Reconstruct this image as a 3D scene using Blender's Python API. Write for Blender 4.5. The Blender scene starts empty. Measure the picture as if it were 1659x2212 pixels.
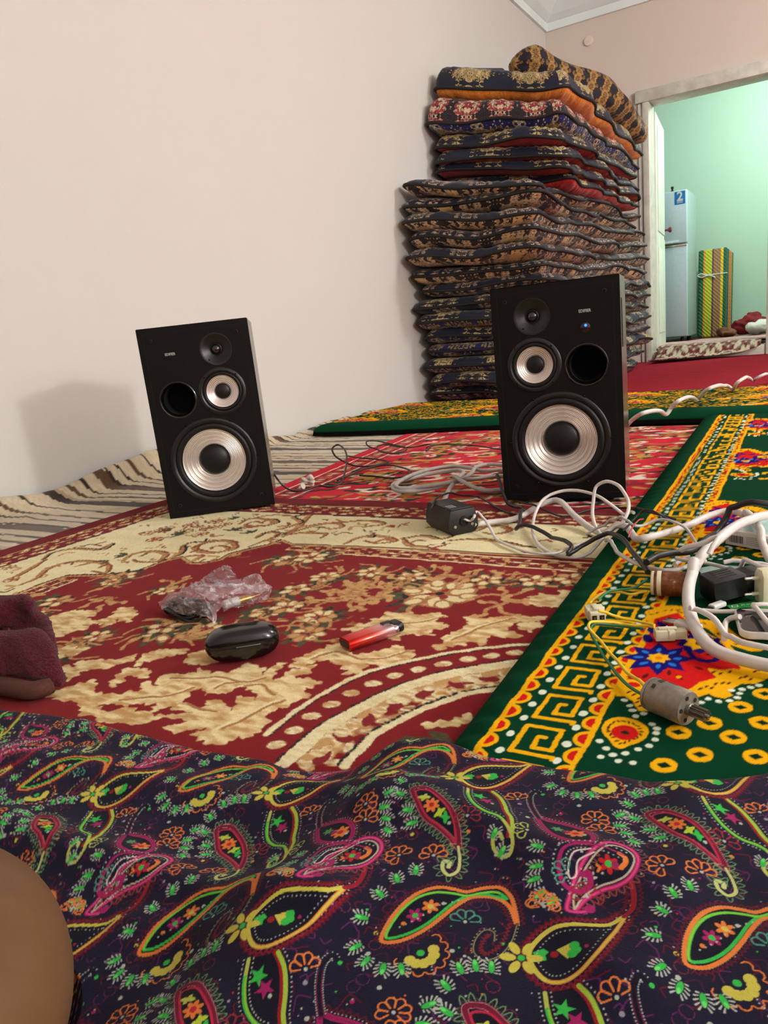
import bpy, bmesh, math, random
import numpy as np
from mathutils import Vector, Matrix

# ---------------------------------------------------------------- camera, world, light, exposure
scene = bpy.context.scene
COL = scene.collection
cam_data = bpy.data.cameras.new('camera')
cam = bpy.data.objects.new('camera', cam_data)
COL.objects.link(cam)
cam_data.sensor_fit = 'HORIZONTAL'
cam_data.sensor_width = 36.0
cam_data.lens = 34.632
cam_data.clip_start = 0.01
CR, CU, CF = Vector((0.8601, 0.5008, -0.0965)), Vector((-0.0331, 0.2440, 0.9692)), Vector((-0.5089, 0.8305, -0.2264))
CF.normalize(); CR = (CR - CF * CR.dot(CF)).normalized(); CU = CR.cross(CF)
cam.matrix_world = Matrix(((CR.x, CU.x, -CF.x, 1.9661), (CR.y, CU.y, -CF.y, 0.0), (CR.z, CU.z, -CF.z, 0.3799), (0, 0, 0, 1)))
scene.camera = cam

world = bpy.data.worlds.new('world')
scene.world = world
world.use_nodes = True
world.node_tree.nodes['Background'].inputs[0].default_value = (0.9, 0.95, 1.0, 1)
world.node_tree.nodes['Background'].inputs[1].default_value = 0.05

def lamp(name, kind, loc, energy, color, size=0.2, rot=(0, 0, 0), size_y=None):
    d = bpy.data.lights.new(name, kind)
    d.energy = energy
    d.color = color
    if kind == 'AREA':
        d.size = size
        if size_y:
            d.shape = 'RECTANGLE'; d.size_y = size_y
    else:
        d.shadow_soft_size = size
    o = bpy.data.objects.new(name, d)
    o.location = loc
    o.rotation_euler = rot
    COL.objects.link(o)
    return o

lamp('wall_lamp_light', 'POINT', (5.75, 0.42, 1.62), 200, (1.0, 0.995, 0.98), 0.16)
lamp('ceiling_lamp_light', 'POINT', (3.9, 3.7, 2.3), 128, (1.0, 0.995, 0.98), 0.20)
lamp('next_room_lamp_light', 'POINT', (1.9, 7.3, 2.2), 45, (0.96, 1.0, 0.97), 0.10)

vs = scene.view_settings
vs.view_transform = 'Standard'
vs.look = 'None'
vs.gamma = 1.0
vs.use_curve_mapping = False
vs.exposure = 0.37
scene.cycles.max_bounces = 6
scene.cycles.diffuse_bounces = 3
scene.cycles.glossy_bounces = 3
scene.cycles.transmission_bounces = 5
scene.cycles.transparent_max_bounces = 8

# ---------------------------------------------------------------- helpers
def lin(v):
    v = v / 255.0
    return v / 12.92 if v <= 0.04045 else ((v + 0.055) / 1.055) ** 2.4

def C(r, g, b):
    return (lin(r), lin(g), lin(b))

def C4(r, g, b):
    return (lin(r), lin(g), lin(b), 1.0)

class NT:
    """small wrapper to write node trees"""
    def __init__(self, name):
        self.m = bpy.data.materials.new(name)
        self.m.use_nodes = True
        self.t = self.m.node_tree
        self.b = self.t.nodes['Principled BSDF']
    def n(self, kind, **kw):
        nd = self.t.nodes.new(kind)
        for k, v in kw.items():
            setattr(nd, k, v)
        return nd
    def l(self, a, b):
        self.t.links.new(a, b)
    def val(self, sock, v):
        if hasattr(v, 'is_output') or isinstance(v, bpy.types.NodeSocket):
            self.l(v, sock)
        else:
            sock.default_value = v
    def math(self, op, a, b=0.0, c=None):
        nd = self.n('ShaderNodeMath', operation=op)
        self.val(nd.inputs[0], a); self.val(nd.inputs[1], b)
        if c is not None:
            self.val(nd.inputs[2], c)
        return nd.outputs[0]
    def mix(self, f, a, b):
        nd = self.n('ShaderNodeMix', data_type='RGBA')
        self.val(nd.inputs[0], f)
        for s, v in ((nd.inputs[6], a), (nd.inputs[7], b)):
            if isinstance(v, tuple) and len(v) == 3:
                v = v + (1.0,)
            self.val(s, v)
        return nd.outputs[2]
    def ramp(self, f, stops, interp='LINEAR'):
        nd = self.n('ShaderNodeValToRGB')
        nd.color_ramp.interpolation = interp
        e = nd.color_ramp.elements
        while len(e) < len(stops):
            e.new(0.5)
        for el, (p, c) in zip(e, stops):
            el.position = p
            el.color = c if len(c) == 4 else c + (1.0,)
        self.l(f, nd.inputs[0])
        return nd.outputs[0]
    def coord(self, kind='Object'):
        return self.n('ShaderNodeTexCoord').outputs[kind]
    def noise(self, vec, scale, detail=3.0, rough=0.5, dist=0.0):
        nd = self.n('ShaderNodeTexNoise')
        if vec is not None:
            self.l(vec, nd.inputs['Vector'])
        nd.inputs['Scale'].default_value = scale
        nd.inputs['Detail'].default_value = detail
        nd.inputs['Roughness'].default_value = rough
        nd.inputs['Distortion'].default_value = dist
        return nd.outputs[0]
    def bump(self, h, strength=0.3, dist=0.002):
        nd = self.n('ShaderNodeBump')
        nd.inputs['Strength'].default_value = strength
        nd.inputs['Distance'].default_value = dist
        self.l(h, nd.inputs['Height'])
        self.l(nd.outputs[0], self.b.inputs['Normal'])
    def set(self, **kw):
        for k, v in kw.items():
            s = self.b.inputs[{'rough': 'Roughness', 'metal': 'Metallic', 'spec': 'Specular IOR Level', 'col': 'Base Color', 'sheen': 'Sheen Weight',
                               'coat': 'Coat Weight', 'alpha': 'Alpha', 'trans': 'Transmission Weight', 'ior': 'IOR', 'emit': 'Emission Color', 'emits': 'Emission Strength',
                               'sss': 'Subsurface Weight'}[k]]
            if isinstance(v, tuple) and len(v) == 3:
                v = v + (1.0,)
            self.val(s, v)
        return self

def plain(name, col, rough=0.5, metal=0.0, spec=0.5, var=0.06, scale=40.0, bump=0.0, bscale=200.0, **kw):
    """a procedural material: base colour with slight noise variation and optional fine relief"""
    t = NT(name)
    co = t.coord()
    nz = t.noise(co, scale, 4.0)
    lo = tuple(max(0.0, c * (1 - var * 2)) for c in col)
    hi = tuple(min(1.0, c * (1 + var * 2)) for c in col)
    t.set(col=t.ramp(nz, [(0.3, lo), (0.7, hi)]), rough=rough, metal=metal, spec=spec, **kw)
    if bump:
        t.bump(t.noise(co, bscale, 3.0), bump, 0.002)
    return t.m

def link(name, me, mat, parent=None, smooth=True):
    o = bpy.data.objects.new(name, me)
    COL.objects.link(o)
    if mat is not None and not me.materials:
        for m in (mat if isinstance(mat, (list, tuple)) else [mat]):
            me.materials.append(m)
    if smooth:
        me.polygons.foreach_set('use_smooth', np.ones(len(me.polygons), dtype=bool))
    if parent is not None:
        o.parent = parent
    return o

def tag(o, label=None, cat=None, group=None, kind=None):
    if label: o['label'] = label
    if cat: o['category'] = cat
    if group: o['group'] = group
    if kind: o['kind'] = kind
    return o

def thing(name, label, cat, loc=(0, 0, 0), rot=(0, 0, 0), group=None):
    o = bpy.data.objects.new(name, None)
    COL.objects.link(o)
    o.empty_display_size = 0.05
    o.location = loc
    o.rotation_euler = rot
    return tag(o, label, cat, group)

def pyd(name, v, f, mat, parent=None, smooth=True):
    me = bpy.data.meshes.new(name)
    me.from_pydata([tuple(map(float, p)) for p in v], [], f)
    me.update()
    return link(name, me, mat, parent, smooth)

def from_bm(name, bm, mat, parent=None, smooth=True, sharp=None):
    bmesh.ops.recalc_face_normals(bm, faces=bm.faces)
    me = bpy.data.meshes.new(name)
    bm.to_mesh(me); bm.free()
    o = link(name, me, mat, parent, smooth)
    if smooth:
        me.set_sharp_from_angle(angle=math.radians(sharp or 38))
    return o

def box(name, lo, hi, mat, parent=None, bev=0.0, seg=2, smooth=True):
    bm = bmesh.new()
    bmesh.ops.create_cube(bm, size=1.0)
    lo, hi = Vector(lo), Vector(hi)
    for v in bm.verts:
        v.co = Vector(((v.co.x + .5) * (hi.x - lo.x) + lo.x, (v.co.y + .5) * (hi.y - lo.y) + lo.y, (v.co.z + .5) * (hi.z - lo.z) + lo.z))
    if bev:
        bmesh.ops.bevel(bm, geom=list(bm.edges), offset=bev, segments=seg, affect='EDGES', profile=0.5)
    return from_bm(name, bm, mat, parent, smooth and bev > 0, 30)

def grid_mesh(name, P, mat, parent=None, smooth=True, colors=None, uv=None, closed_u=False):
    """P: (n, m, 3) array of points; colors: (n, m, 3) linear colours stored as a point attribute"""
    n, m = P.shape[:2]
    me = bpy.data.meshes.new(name)
    idx = np.arange(n * m).reshape(n, m)
    if closed_u:
        idx = np.vstack([idx, idx[:1]])
    q = np.stack([idx[:-1, :-1], idx[1:, :-1], idx[1:, 1:], idx[:-1, 1:]], -1).reshape(-1, 4)
    me.vertices.add(n * m)
    me.vertices.foreach_set('co', P.reshape(-1).astype(np.float32))
    me.loops.add(q.size)
    me.loops.foreach_set('vertex_index', q.reshape(-1).astype(np.int32))
    me.polygons.add(len(q))
    me.polygons.foreach_set('loop_start', np.arange(0, q.size, 4, dtype=np.int32))
    me.update(calc_edges=True)
    if colors is not None:
        a = me.color_attributes.new('weave', 'FLOAT_COLOR', 'POINT')
        c4 = np.ones((n * m, 4), np.float32); c4[:, :3] = colors.reshape(-1, 3)
        a.data.foreach_set('color', c4.reshape(-1))
    if uv is not None:
        u = me.uv_layers.new(name='UVMap')
        u.data.foreach_set('uv', uv.reshape(-1, 2)[q.reshape(-1)].astype(np.float32).reshape(-1))
    me.validate()
    return link(name, me, mat, parent, smooth)

def catmull(pts, step=0.006, closed=False):
    P = [Vector(p) for p in pts]
    if len(P) == 2:
        return P
    out = []
    n = len(P)
    rng = range(n if closed else n - 1)
    for i in rng:
        if closed:
            p0, p1, p2, p3 = P[(i - 1) % n], P[i], P[(i + 1) % n], P[(i + 2) % n]
        else:
            p1, p2 = P[i], P[i + 1]
            p0 = P[i - 1] if i > 0 else p1 * 2 - p2
            p3 = P[i + 2] if i + 2 < n else p2 * 2 - p1
        k = max(2, int((p2 - p1).length / step))
        d01 = max((p1 - p0).length, 1e-6) ** .5; d12 = max((p2 - p1).length, 1e-6) ** .5; d23 = max((p3 - p2).length, 1e-6) ** .5
        m1 = (p2 - p1) + d12 * ((p1 - p0) / d01 - (p2 - p0) / (d01 + d12))
        m2 = (p2 - p1) + d12 * ((p3 - p2) / d23 - (p3 - p1) / (d12 + d23))
        for j in range(k):
            t = j / k
            out.append((2 * t**3 - 3 * t * t + 1) * p1 + (t**3 - 2 * t * t + t) * m1 + (-2 * t**3 + 3 * t * t) * p2 + (t**3 - t * t) * m2)
    if not closed:
        out.append(P[-1])
    return out

def tube_bm(bm, pts, r, seg=8, closed=False, flat=1.0, cap=True):
    """sweep a circle (radius r, or list of radii) along pts; flat < 1 squashes the section (flat twin cable)"""
    n = len(pts)
    rings = []
    up = Vector((0, 0, 1))
    for i in range(n):
        a = pts[i - 1] if (i > 0 or closed) else pts[i]
        b = pts[(i + 1) % n] if (i < n - 1 or closed) else pts[i]
        t = (b - a)
        t = t.normalized() if t.length > 1e-9 else Vector((1, 0, 0))
        s = t.cross(up)
        if s.length < 0.15:
            s = rings_s if i else t.cross(Vector((0, 1, 0)))
            s = s - t * s.dot(t)
        s.normalize(); rings_s = s
        w = s.cross(t)
        rr = r[i] if isinstance(r, (list, tuple)) else r
        rings.append([bm.verts.new(pts[i] + (s * math.cos(k * math.tau / seg) + w * math.sin(k * math.tau / seg) * flat) * rr) for k in range(seg)])
    for i in range(n if closed else n - 1):
        A, B = rings[i], rings[(i + 1) % n]
        for k in range(seg):
            bm.faces.new((A[k], A[(k + 1) % seg], B[(k + 1) % seg], B[k]))
    if cap and not closed:
        bm.faces.new(rings[0]); bm.faces.new(rings[-1])

def tube(name, pts, r, mat, parent=None, seg=8, closed=False, flat=1.0, step=0.006, smooth_path=True):
    bm = bmesh.new()
    P = catmull(pts, step, closed) if smooth_path else [Vector(p) for p in pts]
    tube_bm(bm, P, r, seg, closed, flat)
    return from_bm(name, bm, mat, parent, True, 60)

def lathe_bm(bm, prof, seg=48, M=None, cap0=True, cap1=True):
    """prof: list of (radius, height) swept round local z"""
    rings = []
    for r, z in prof:
        ring = []
        for k in range(seg):
            p = Vector((r * math.cos(k * math.tau / seg), r * math.sin(k * math.tau / seg), z))
            ring.append(bm.verts.new(M @ p if M else p))
        rings.append(ring)
    for A, B in zip(rings, rings[1:]):
        for k in range(seg):
            bm.faces.new((A[k], A[(k + 1) % seg], B[(k + 1) % seg], B[k]))
    if cap0: bm.faces.new(rings[0])
    if cap1: bm.faces.new(rings[-1])

def lathe(name, prof, mat, parent=None, seg=48, M=None, cap0=True, cap1=True, sharp=38):
    bm = bmesh.new()
    lathe_bm(bm, prof, seg, M, cap0, cap1)
    return from_bm(name, bm, mat, parent, True, sharp)

def prism(name, outline, z0, z1, mat, parent=None, bev=0.0, seg=2, M=None):
    """extrude a 2-D outline from z0 to z1"""
    bm = bmesh.new()
    a = [bm.verts.new((x, y, z0)) for x, y in outline]
    b = [bm.verts.new((x, y, z1)) for x, y in outline]
    n = len(outline)
    fa = bm.faces.new(a); fb = bm.faces.new(b)
    for i in range(n):
        bm.faces.new((a[i], a[(i + 1) % n], b[(i + 1) % n], b[i]))
    bmesh.ops.recalc_face_normals(bm, faces=bm.faces)
    if bev:
        bmesh.ops.bevel(bm, geom=list(fa.edges) + list(fb.edges), offset=bev, segments=seg, affect='EDGES', profile=0.5)
    if M is not None:
        bm.transform(M)
    return from_bm(name, bm, mat, parent, True, 40)

def rrect(w, h, r, k=5, cx=0.0, cy=0.0):
    out = []
    for qx, qy, a0 in ((1, 1, 0), (-1, 1, 90), (-1, -1, 180), (1, -1, 270)):
        for i in range(k + 1):
            a = math.radians(a0 + 90 * i / k)
            out.append((cx + qx * (w / 2 - r) + r * math.cos(a), cy + qy * (h / 2 - r) + r * math.sin(a)))
    return out

def text_mesh(name, s, size, mat, parent, M, depth=0.0004, bold=0.0):
    cu = bpy.data.curves.new(name, 'FONT')
    cu.body = s; cu.size = size; cu.extrude = depth; cu.align_x = 'CENTER'; cu.align_y = 'CENTER'; cu.offset = bold; cu.resolution_u = 3
    tmp = bpy.data.objects.new('tmp_text', cu)
    COL.objects.link(tmp)
    dg = bpy.context.evaluated_depsgraph_get()
    me = bpy.data.meshes.new_from_object(tmp.evaluated_get(dg))
    bpy.data.objects.remove(tmp); bpy.data.curves.remove(cu)
    me.name = name
    me.transform(M)
    me.materials.clear()
    return link(name, me, mat, parent, False)

def vnoise(X, Y, scale, seed=0, octaves=1):
    """smooth value noise in [-1, 1] on arrays"""
    out = np.zeros(np.broadcast(X, Y).shape); amp = 1.0; tot = 0.0
    rng = np.random.RandomState(seed)
    for o in range(octaves):
        T = rng.rand(64, 64) * 2 - 1
        x = X * scale; y = Y * scale
        xi = np.floor(x).astype(int); yi = np.floor(y).astype(int)
        fx = x - xi; fy = y - yi
        fx = fx * fx * (3 - 2 * fx); fy = fy * fy * (3 - 2 * fy)
        a = T[xi % 64, yi % 64]; b = T[(xi + 1) % 64, yi % 64]; c = T[xi % 64, (yi + 1) % 64]; d = T[(xi + 1) % 64, (yi + 1) % 64]
        out += amp * (a * (1 - fx) * (1 - fy) + b * fx * (1 - fy) + c * (1 - fx) * fy + d * fx * fy)
        tot += amp; amp *= 0.5; scale *= 2.03
    return out / tot

Z0 = 0.014        # height of the upper side of the front rug

# ---------------------------------------------------------------- the room
def wall_mat(name, c1, c2, scuff):
    t = NT(name)
    co = t.coord()
    base = t.mix(t.noise(co, 0.9, 5.0, 0.6), c1, c2)
    sc = t.ramp(t.noise(co, 9.0, 8.0, 0.75, 0.4), [(0.66, (0, 0, 0)), (0.80, (1, 1, 1))])
    t.set(col=t.mix(t.math('MULTIPLY', sc, 0.25), base, scuff), rough=0.72, spec=0.25)
    t.bump(t.noise(co, 22.0, 6.0, 0.65), 0.10, 0.01)
    return t.m

M_WALL = wall_mat("cream_plaster", C(217, 213, 207), C(212, 207, 200), C(199, 191, 183))
M_WALLB = wall_mat('pink_plaster', C(222, 210, 197), C(217, 203, 189), C(201, 187, 173))
M_MINT = wall_mat('mint_plaster', C(198, 228, 210), C(192, 223, 204), C(180, 212, 194))
M_CEIL = plain('white_ceiling', C(232, 242, 238), 0.7, var=0.02, scale=4)
M_TRIMW = plain('white_painted_wood', C(226, 226, 218), 0.45, var=0.04, scale=9, bump=0.05, bscale=60)
def floor_mat():
    t = NT('maroon_felt_carpet')
    co = t.coord()
    mp = t.n('ShaderNodeMapping'); mp.inputs['Scale'].default_value = (1.0, 14.0, 1.0); t.l(co, mp.inputs[0])
    band = t.noise(mp.outputs[0], 5.0, 4.0, 0.6)
    fleck = t.ramp(t.noise(co, 340.0, 2.0), [(0.72, (0, 0, 0)), (0.80, (1, 1, 1))])
    base = t.ramp(band, [(0.30, C(128, 24, 36)), (0.52, C(162, 40, 54)), (0.75, C(170, 50, 64))])
    t.set(col=t.mix(t.math('MULTIPLY', fleck, 0.25), base, C(165, 70, 80)), rough=0.95, spec=0.06)
    t.bump(t.math('ADD', t.noise(co, 600.0, 3.0), t.math('MULTIPLY', band, 4.0)), 0.5, 0.004)
    return t.m
M_FLOOR = floor_mat()

XR, YF, YB, HC, HCEIL = 6.3, -1.7, 6.296, 2.563, 2.72
DX0, DX1, DTOP = 0.765, 1.572, 1.90        # door opening
tag(box('floor', (-0.15, YF - .15, -0.10), (XR + .15, YB + .02, 0.0), M_FLOOR), kind='structure')
tag(box('wall_left', (-0.15, YF - .15, 0), (0, YB + .15, HCEIL + .1), M_WALL), kind='structure')
tag(box('wall_right', (XR, YF - .15, 0), (XR + .15, YB + .15, HCEIL + .1), M_WALL), kind='structure')
tag(box('wall_front', (0, YF - .15, 0), (XR, YF, HCEIL + .1), M_WALL), kind='structure')
def back_wall():
    bm = bmesh.new()
    def b(x0, x1, z0, z1):
        m = Matrix.Translation(((x0 + x1) / 2, YB + .08, (z0 + z1) / 2)) @ Matrix.Diagonal((x1 - x0, .16, z1 - z0, 1))
        bmesh.ops.create_cube(bm, size=1.0, matrix=m)
    b(0, DX0 - .05, 0, HCEIL + .1); b(DX1 + .05, XR, 0, HCEIL + .1); b(DX0 - .05, DX1 + .05, DTOP + .05, HCEIL + .1)
    return from_bm('wall_back', bm, M_WALLB, None, False)
tag(back_wall(), kind='structure')
tag(box('ceiling', (0, YF, HCEIL), (XR, YB, HCEIL + .1), M_CEIL), kind='structure')
# cornice: lower fascia strip and slanting cove along each wall
prof = [(0, 2.563), (.022, 2.563), (.024, 2.618), (.034, 2.622), (.075, 2.650), (.128, 2.706), (.135, 2.72), (0, 2.72)]
def cornice(name, a, b, nrm):
    a, b, nrm = Vector(a), Vector(b), Vector(nrm)
    d = (b - a).normalized()
    v = []
    for end, s in ((a, 1), (b, -1)):
        for o, z in prof:
            v.append(end + nrm * o + d * s * o + Vector((0, 0, z)))
    n = len(prof)
    f = [(i, (i + 1) % n, n + (i + 1) % n, n + i) for i in range(n)] + [tuple(range(n)), tuple(range(2 * n - 1, n - 1, -1))]
    return tag(pyd(name, v, f, M_CEIL, None, False), kind='structure')
cornice('trim_1', (0, YF, 0), (0, YB, 0), (1, 0, 0))
cornice('trim_2', (0, YB, 0), (XR, YB, 0), (0, -1, 0))
cornice('trim_3', (XR, YB, 0), (XR, YF, 0), (-1, 0, 0))
cornice('trim_4', (XR, YF, 0), (0, YF, 0), (0, 1, 0))

# door with its frame; the leaf stands open into the next room
M_FRAME = plain('old_cream_paint', C(205, 205, 190), 0.5, var=0.08, scale=14, bump=0.12, bscale=40)
M_LEAF = plain('pale_green_white_paint', C(222, 232, 214), 0.45, var=0.03, scale=6)
door = bpy.data.objects.new('door_1', None); COL.objects.link(door); door.location = (DX0, YB, 0); tag(door, kind='structure')
box('jamb', (-.045, -.035, 0), (0.0, .17, DTOP + .0), M_FRAME, door, .004)
box('jamb', (DX1 - DX0, -.035, 0), (DX1 - DX0 + .055, .17, DTOP), M_FRAME, door, .004)
box('lintel', (-.095, -.04, DTOP), (DX1 - DX0 + .10, .17, DTOP + .085), M_FRAME, door, .005)
box('architrave', (-.080, -.016, 0), (-.046, .0, DTOP), M_TRIMW, door, .003)
box('threshold', (-.045, -.02, 0), (DX1 - DX0 + .055, .17, .075), M_FRAME, door, .006)
leaf = thing('leaf', None, None); leaf.parent = door; leaf.location = (-.028, .172, .09); leaf.rotation_euler = (0, 0, math.radians(5.0))
box('leaf_board', (0, 0, 0), (.038, .70, DTOP - .12), M_LEAF, leaf, .003)
for z0, z1 in ((.12, .80), (.92, 1.70)):
    box('leaf_panel', (.036, .10, z0), (.046, .60, z1), M_LEAF, leaf, .006)
M_KNOB = plain('brown_bakelite', C(98, 30, 28), 0.3, var=0.1)
M_PLATE = plain('knob_plate', C(150, 120, 100), 0.4, 0.6)
lathe('door_knob', [(0.006, 0), (.009, .004), (.008, .022), (.012, .03), (.021, .038), (.024, .048), (.021, .056), (.010, .06)], M_KNOB, leaf, 24,
      Matrix.Translation((.038, .66, .97)) @ Matrix.Rotation(math.radians(90), 4, 'Y'))
box('knob_plate', (.037, .645, .89), (.041, .675, 1.03), M_PLATE, leaf, .002)

# round blank plate on the back wall
pl = tag(lathe('wall_plate', [(.034, 0), (.034, .010), (.031, .014), (.010, .0155), (.0, .0155)], plain('ivory_plastic', C(232, 214, 198), 0.4, var=0.02), None, 40,
      Matrix.Translation((0.332, YB, 2.420)) @ Matrix.Rotation(math.radians(90), 4, 'X'), cap1=False), 'small round ivory blank plate on the pink back wall near the ceiling', 'wall plate')

# ---------------------------------------------------------------- the mint room behind the door
NF = 0.085
tag(box('floor_next_room', (-0.9, YB + .16, -0.05), (3.2, 8.75, NF), plain('brown_floor_paint', C(110, 60, 45), 0.5), None), kind='structure')
tag(box('wall_mint_back', (-0.9, 8.6, NF), (3.2, 8.75, 2.75), M_MINT), kind='structure')
tag(box('wall_mint_left', (-1.0, YB + .16, NF), (-.86, 8.62, 2.75), M_MINT), kind='structure')
tag(box('wall_mint_right', (3.1, YB + .16, NF), (3.25, 8.62, 2.75), M_MINT), kind='structure')
tag(box('ceiling_next_room', (-.9, YB + .16, 2.62), (3.2, 8.62, 2.75), M_CEIL), kind='structure')
def strip(name, z0, z1, d):
    return tag(box(name, (-.86, 8.6 - d, z0), (3.1, 8.6, z1), M_CEIL, None, .006), kind='structure')
strip('trim_5', 2.42, 2.50, .03); strip('trim_6', 2.49, 2.64, .09)
tag(box('wall_front_next_room', (-.9, YB + .161, NF), (DX0 - .05, YB + .175, 2.62), M_MINT), kind='structure')
tag(box('wall_front_next_room_side', (DX1 + .06, YB + .161, NF), (3.1, YB + .175, 2.62), M_MINT), kind='structure')

# ---------------------------------------------------------------- stack of floor mattresses
def damask(name, ground, gold, gold2, period, fill, seed, ground2=None, border=None, c0=0.33):
    """woven brocade: mirrored noise makes symmetric ornaments on a plain ground (u runs along the edge, v over the bulge)"""
    t = NT(name)
    uv = t.n('ShaderNodeUVMap').outputs[0]
    sp = t.n('ShaderNodeSeparateXYZ'); t.l(uv, sp.inputs[0])
    u, v = sp.outputs[0], sp.outputs[1]
    half = period / 2
    um = t.math('PINGPONG', u, half)                 # 0 at motif axis, half at the gap
    vm = t.math('PINGPONG', t.math('ADD', v, 0.03), 0.055)
    cb = t.n('ShaderNodeCombineXYZ'); t.l(um, cb.inputs[0]); t.l(vm, cb.inputs[1]); cb.inputs[2].default_value = seed * 3.7
    n1 = t.noise(cb.outputs[0], 34.0, 2.0, 0.55, 0.9)
    n2 = t.noise(cb.outputs[0], 95.0, 2.0, 0.6, 0.6)
    n3 = t.noise(cb.outputs[0], 60.0, 1.0, 0.5, 1.6)
    # envelope: ornaments thin out towards the gap
    ru = t.math('DIVIDE', um, half)
    rv = t.math('DIVIDE', vm, 0.075)
    env = t.math('SUBTRACT', 1.0, t.math('SQRT', t.math('ADD', t.math('MULTIPLY', ru, ru), t.math('MULTIPLY', rv, rv))))
    e2 = t.math('ADD', n1, t.math('MULTIPLY', t.math('SUBTRACT', env, c0), fill))
    big = t.ramp(e2, [(0.50, (0, 0, 0)), (0.53, (1, 1, 1))])
    veins = t.ramp(t.math('ABSOLUTE', t.math('SUBTRACT', n3, 0.5)), [(0.018, (0, 0, 0)), (0.035, (1, 1, 1))])
    body = t.ramp(n2, [(0.36, (0, 0, 0)), (0.44, (1, 1, 1))])
    mask = t.math('MULTIPLY', big, t.math('MULTIPLY', veins, body))
    halo = t.ramp(e2, [(0.43, (0, 0, 0)), (0.48, (1, 1, 1))])
    g0 = t.mix(t.math('MULTIPLY', halo, 0.85), ground, ground2 or tuple(c * 0.45 for c in ground))
    col = t.mix(mask, g0, t.mix(t.ramp(t.noise(cb.outputs[0], 46.0, 1.0), [(0.42, (0, 0, 0)), (0.56, (1, 1, 1))]), gold, gold2))
    if border:
        bm_ = t.math('LESS_THAN', t.math('PINGPONG', t.math('ADD', u, 0.2), 0.36), 0.035)
        col = t.mix(t.math('MULTIPLY', bm_, body), col, border)
    t.set(col=col, rough=0.62, spec=0.3, sheen=0.12)
    t.bump(t.math('ADD', t.math('MULTIPLY', mask, 0.7), t.math('MULTIPLY', t.noise(uv, 900.0, 1.0), 0.4)), 0.25, 0.002)
    return t.m

GOLD, GOLD2 = C(206, 186, 134), C(170, 140, 88)
F_NAVY = [damask('navy_gold_brocade_%d' % i, C(20, 24, 46), GOLD, GOLD2, p, f, i, C(14, 12, 16)) for i, (p, f) in enumerate([(.34, .85), (.30, .75), (.38, .80), (.32, .90)])]
F_NAVYS = [damask('navy_silver_brocade_%d' % i, C(22, 24, 46), C(196, 170, 140), C(140, 112, 100), p, f, i + 9, C(20, 18, 30), None, 0.27) for i, (p, f) in enumerate([(.26, .60), (.22, .55)])]
F_MULTI = damask('dark_multicolour_brocade', C(32, 24, 34), C(222, 196, 160), C(170, 52, 60), .19, .50, 21, C(20, 14, 20), None, 0.18)
F_BROWN = [damask('brown_beige_brocade_%d' % i, C(34, 22, 24), C(226, 192, 150), C(200, 158, 112), p, f, i + 30, C(46, 30, 28), C(206, 168, 110), 0.17) for i, (p, f) in enumerate([(.26, .52), (.30, .46)])]
F_BLUE = [damask('blue_cream_brocade_%d' % i, C(26, 26, 92), C(200, 190, 160), C(176, 140, 70), p, f, i + 40, C(16, 16, 34), None, 0.16) for i, (p, f) in enumerate([(.24, .30), (.20, .22)])]
F_RED = damask('red_cotton', C(176, 30, 36), C(196, 70, 44), C(186, 48, 40), .30, -.12, 50, C(170, 26, 34))
F_ORANGE = damask('orange_satin', C(206, 116, 28), C(226, 150, 60), C(220, 140, 50), .26, -.08, 51, C(200, 108, 24))
F_ROLL = damask('black_gold_brocade', C(26, 22, 34), C(184, 142, 70), C(140, 100, 50), .11, .36, 61, C(20, 16, 26), None, 0.30)
M_PIPE = plain('black_piping', C(18, 17, 20), 0.7)

def rr_perim(x0, x1, y0, y1, r, n):
    """n points on a rounded rectangle, started at the middle of the wall-side edge"""
    pts = []
    for qx, qy, cx, cy, a0 in ((1, -1, x1 - r, y0 + r, -90), (1, 1, x1 - r, y1 - r, 0), (-1, 1, x0 + r, y1 - r, 90), (-1, -1, x0 + r, y0 + r, 180)):
        for i in range(9):
            a = math.radians(a0 + 90 * i / 8)
            pts.append((cx + r * math.cos(a), cy + r * math.sin(a)))
    pts.append(pts[0])
    p = np.array(pts)
    d = np.r_[0, np.cumsum(np.hypot(*np.diff(p, axis=0).T))]
    # denser along the front (short, near) edge and its corners
    s = np.linspace(0, d[-1], n, endpoint=False)
    return np.stack([np.interp(s, d, p[:, 0]), np.interp(s, d, p[:, 1])], 1), s, d[-1]

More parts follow.
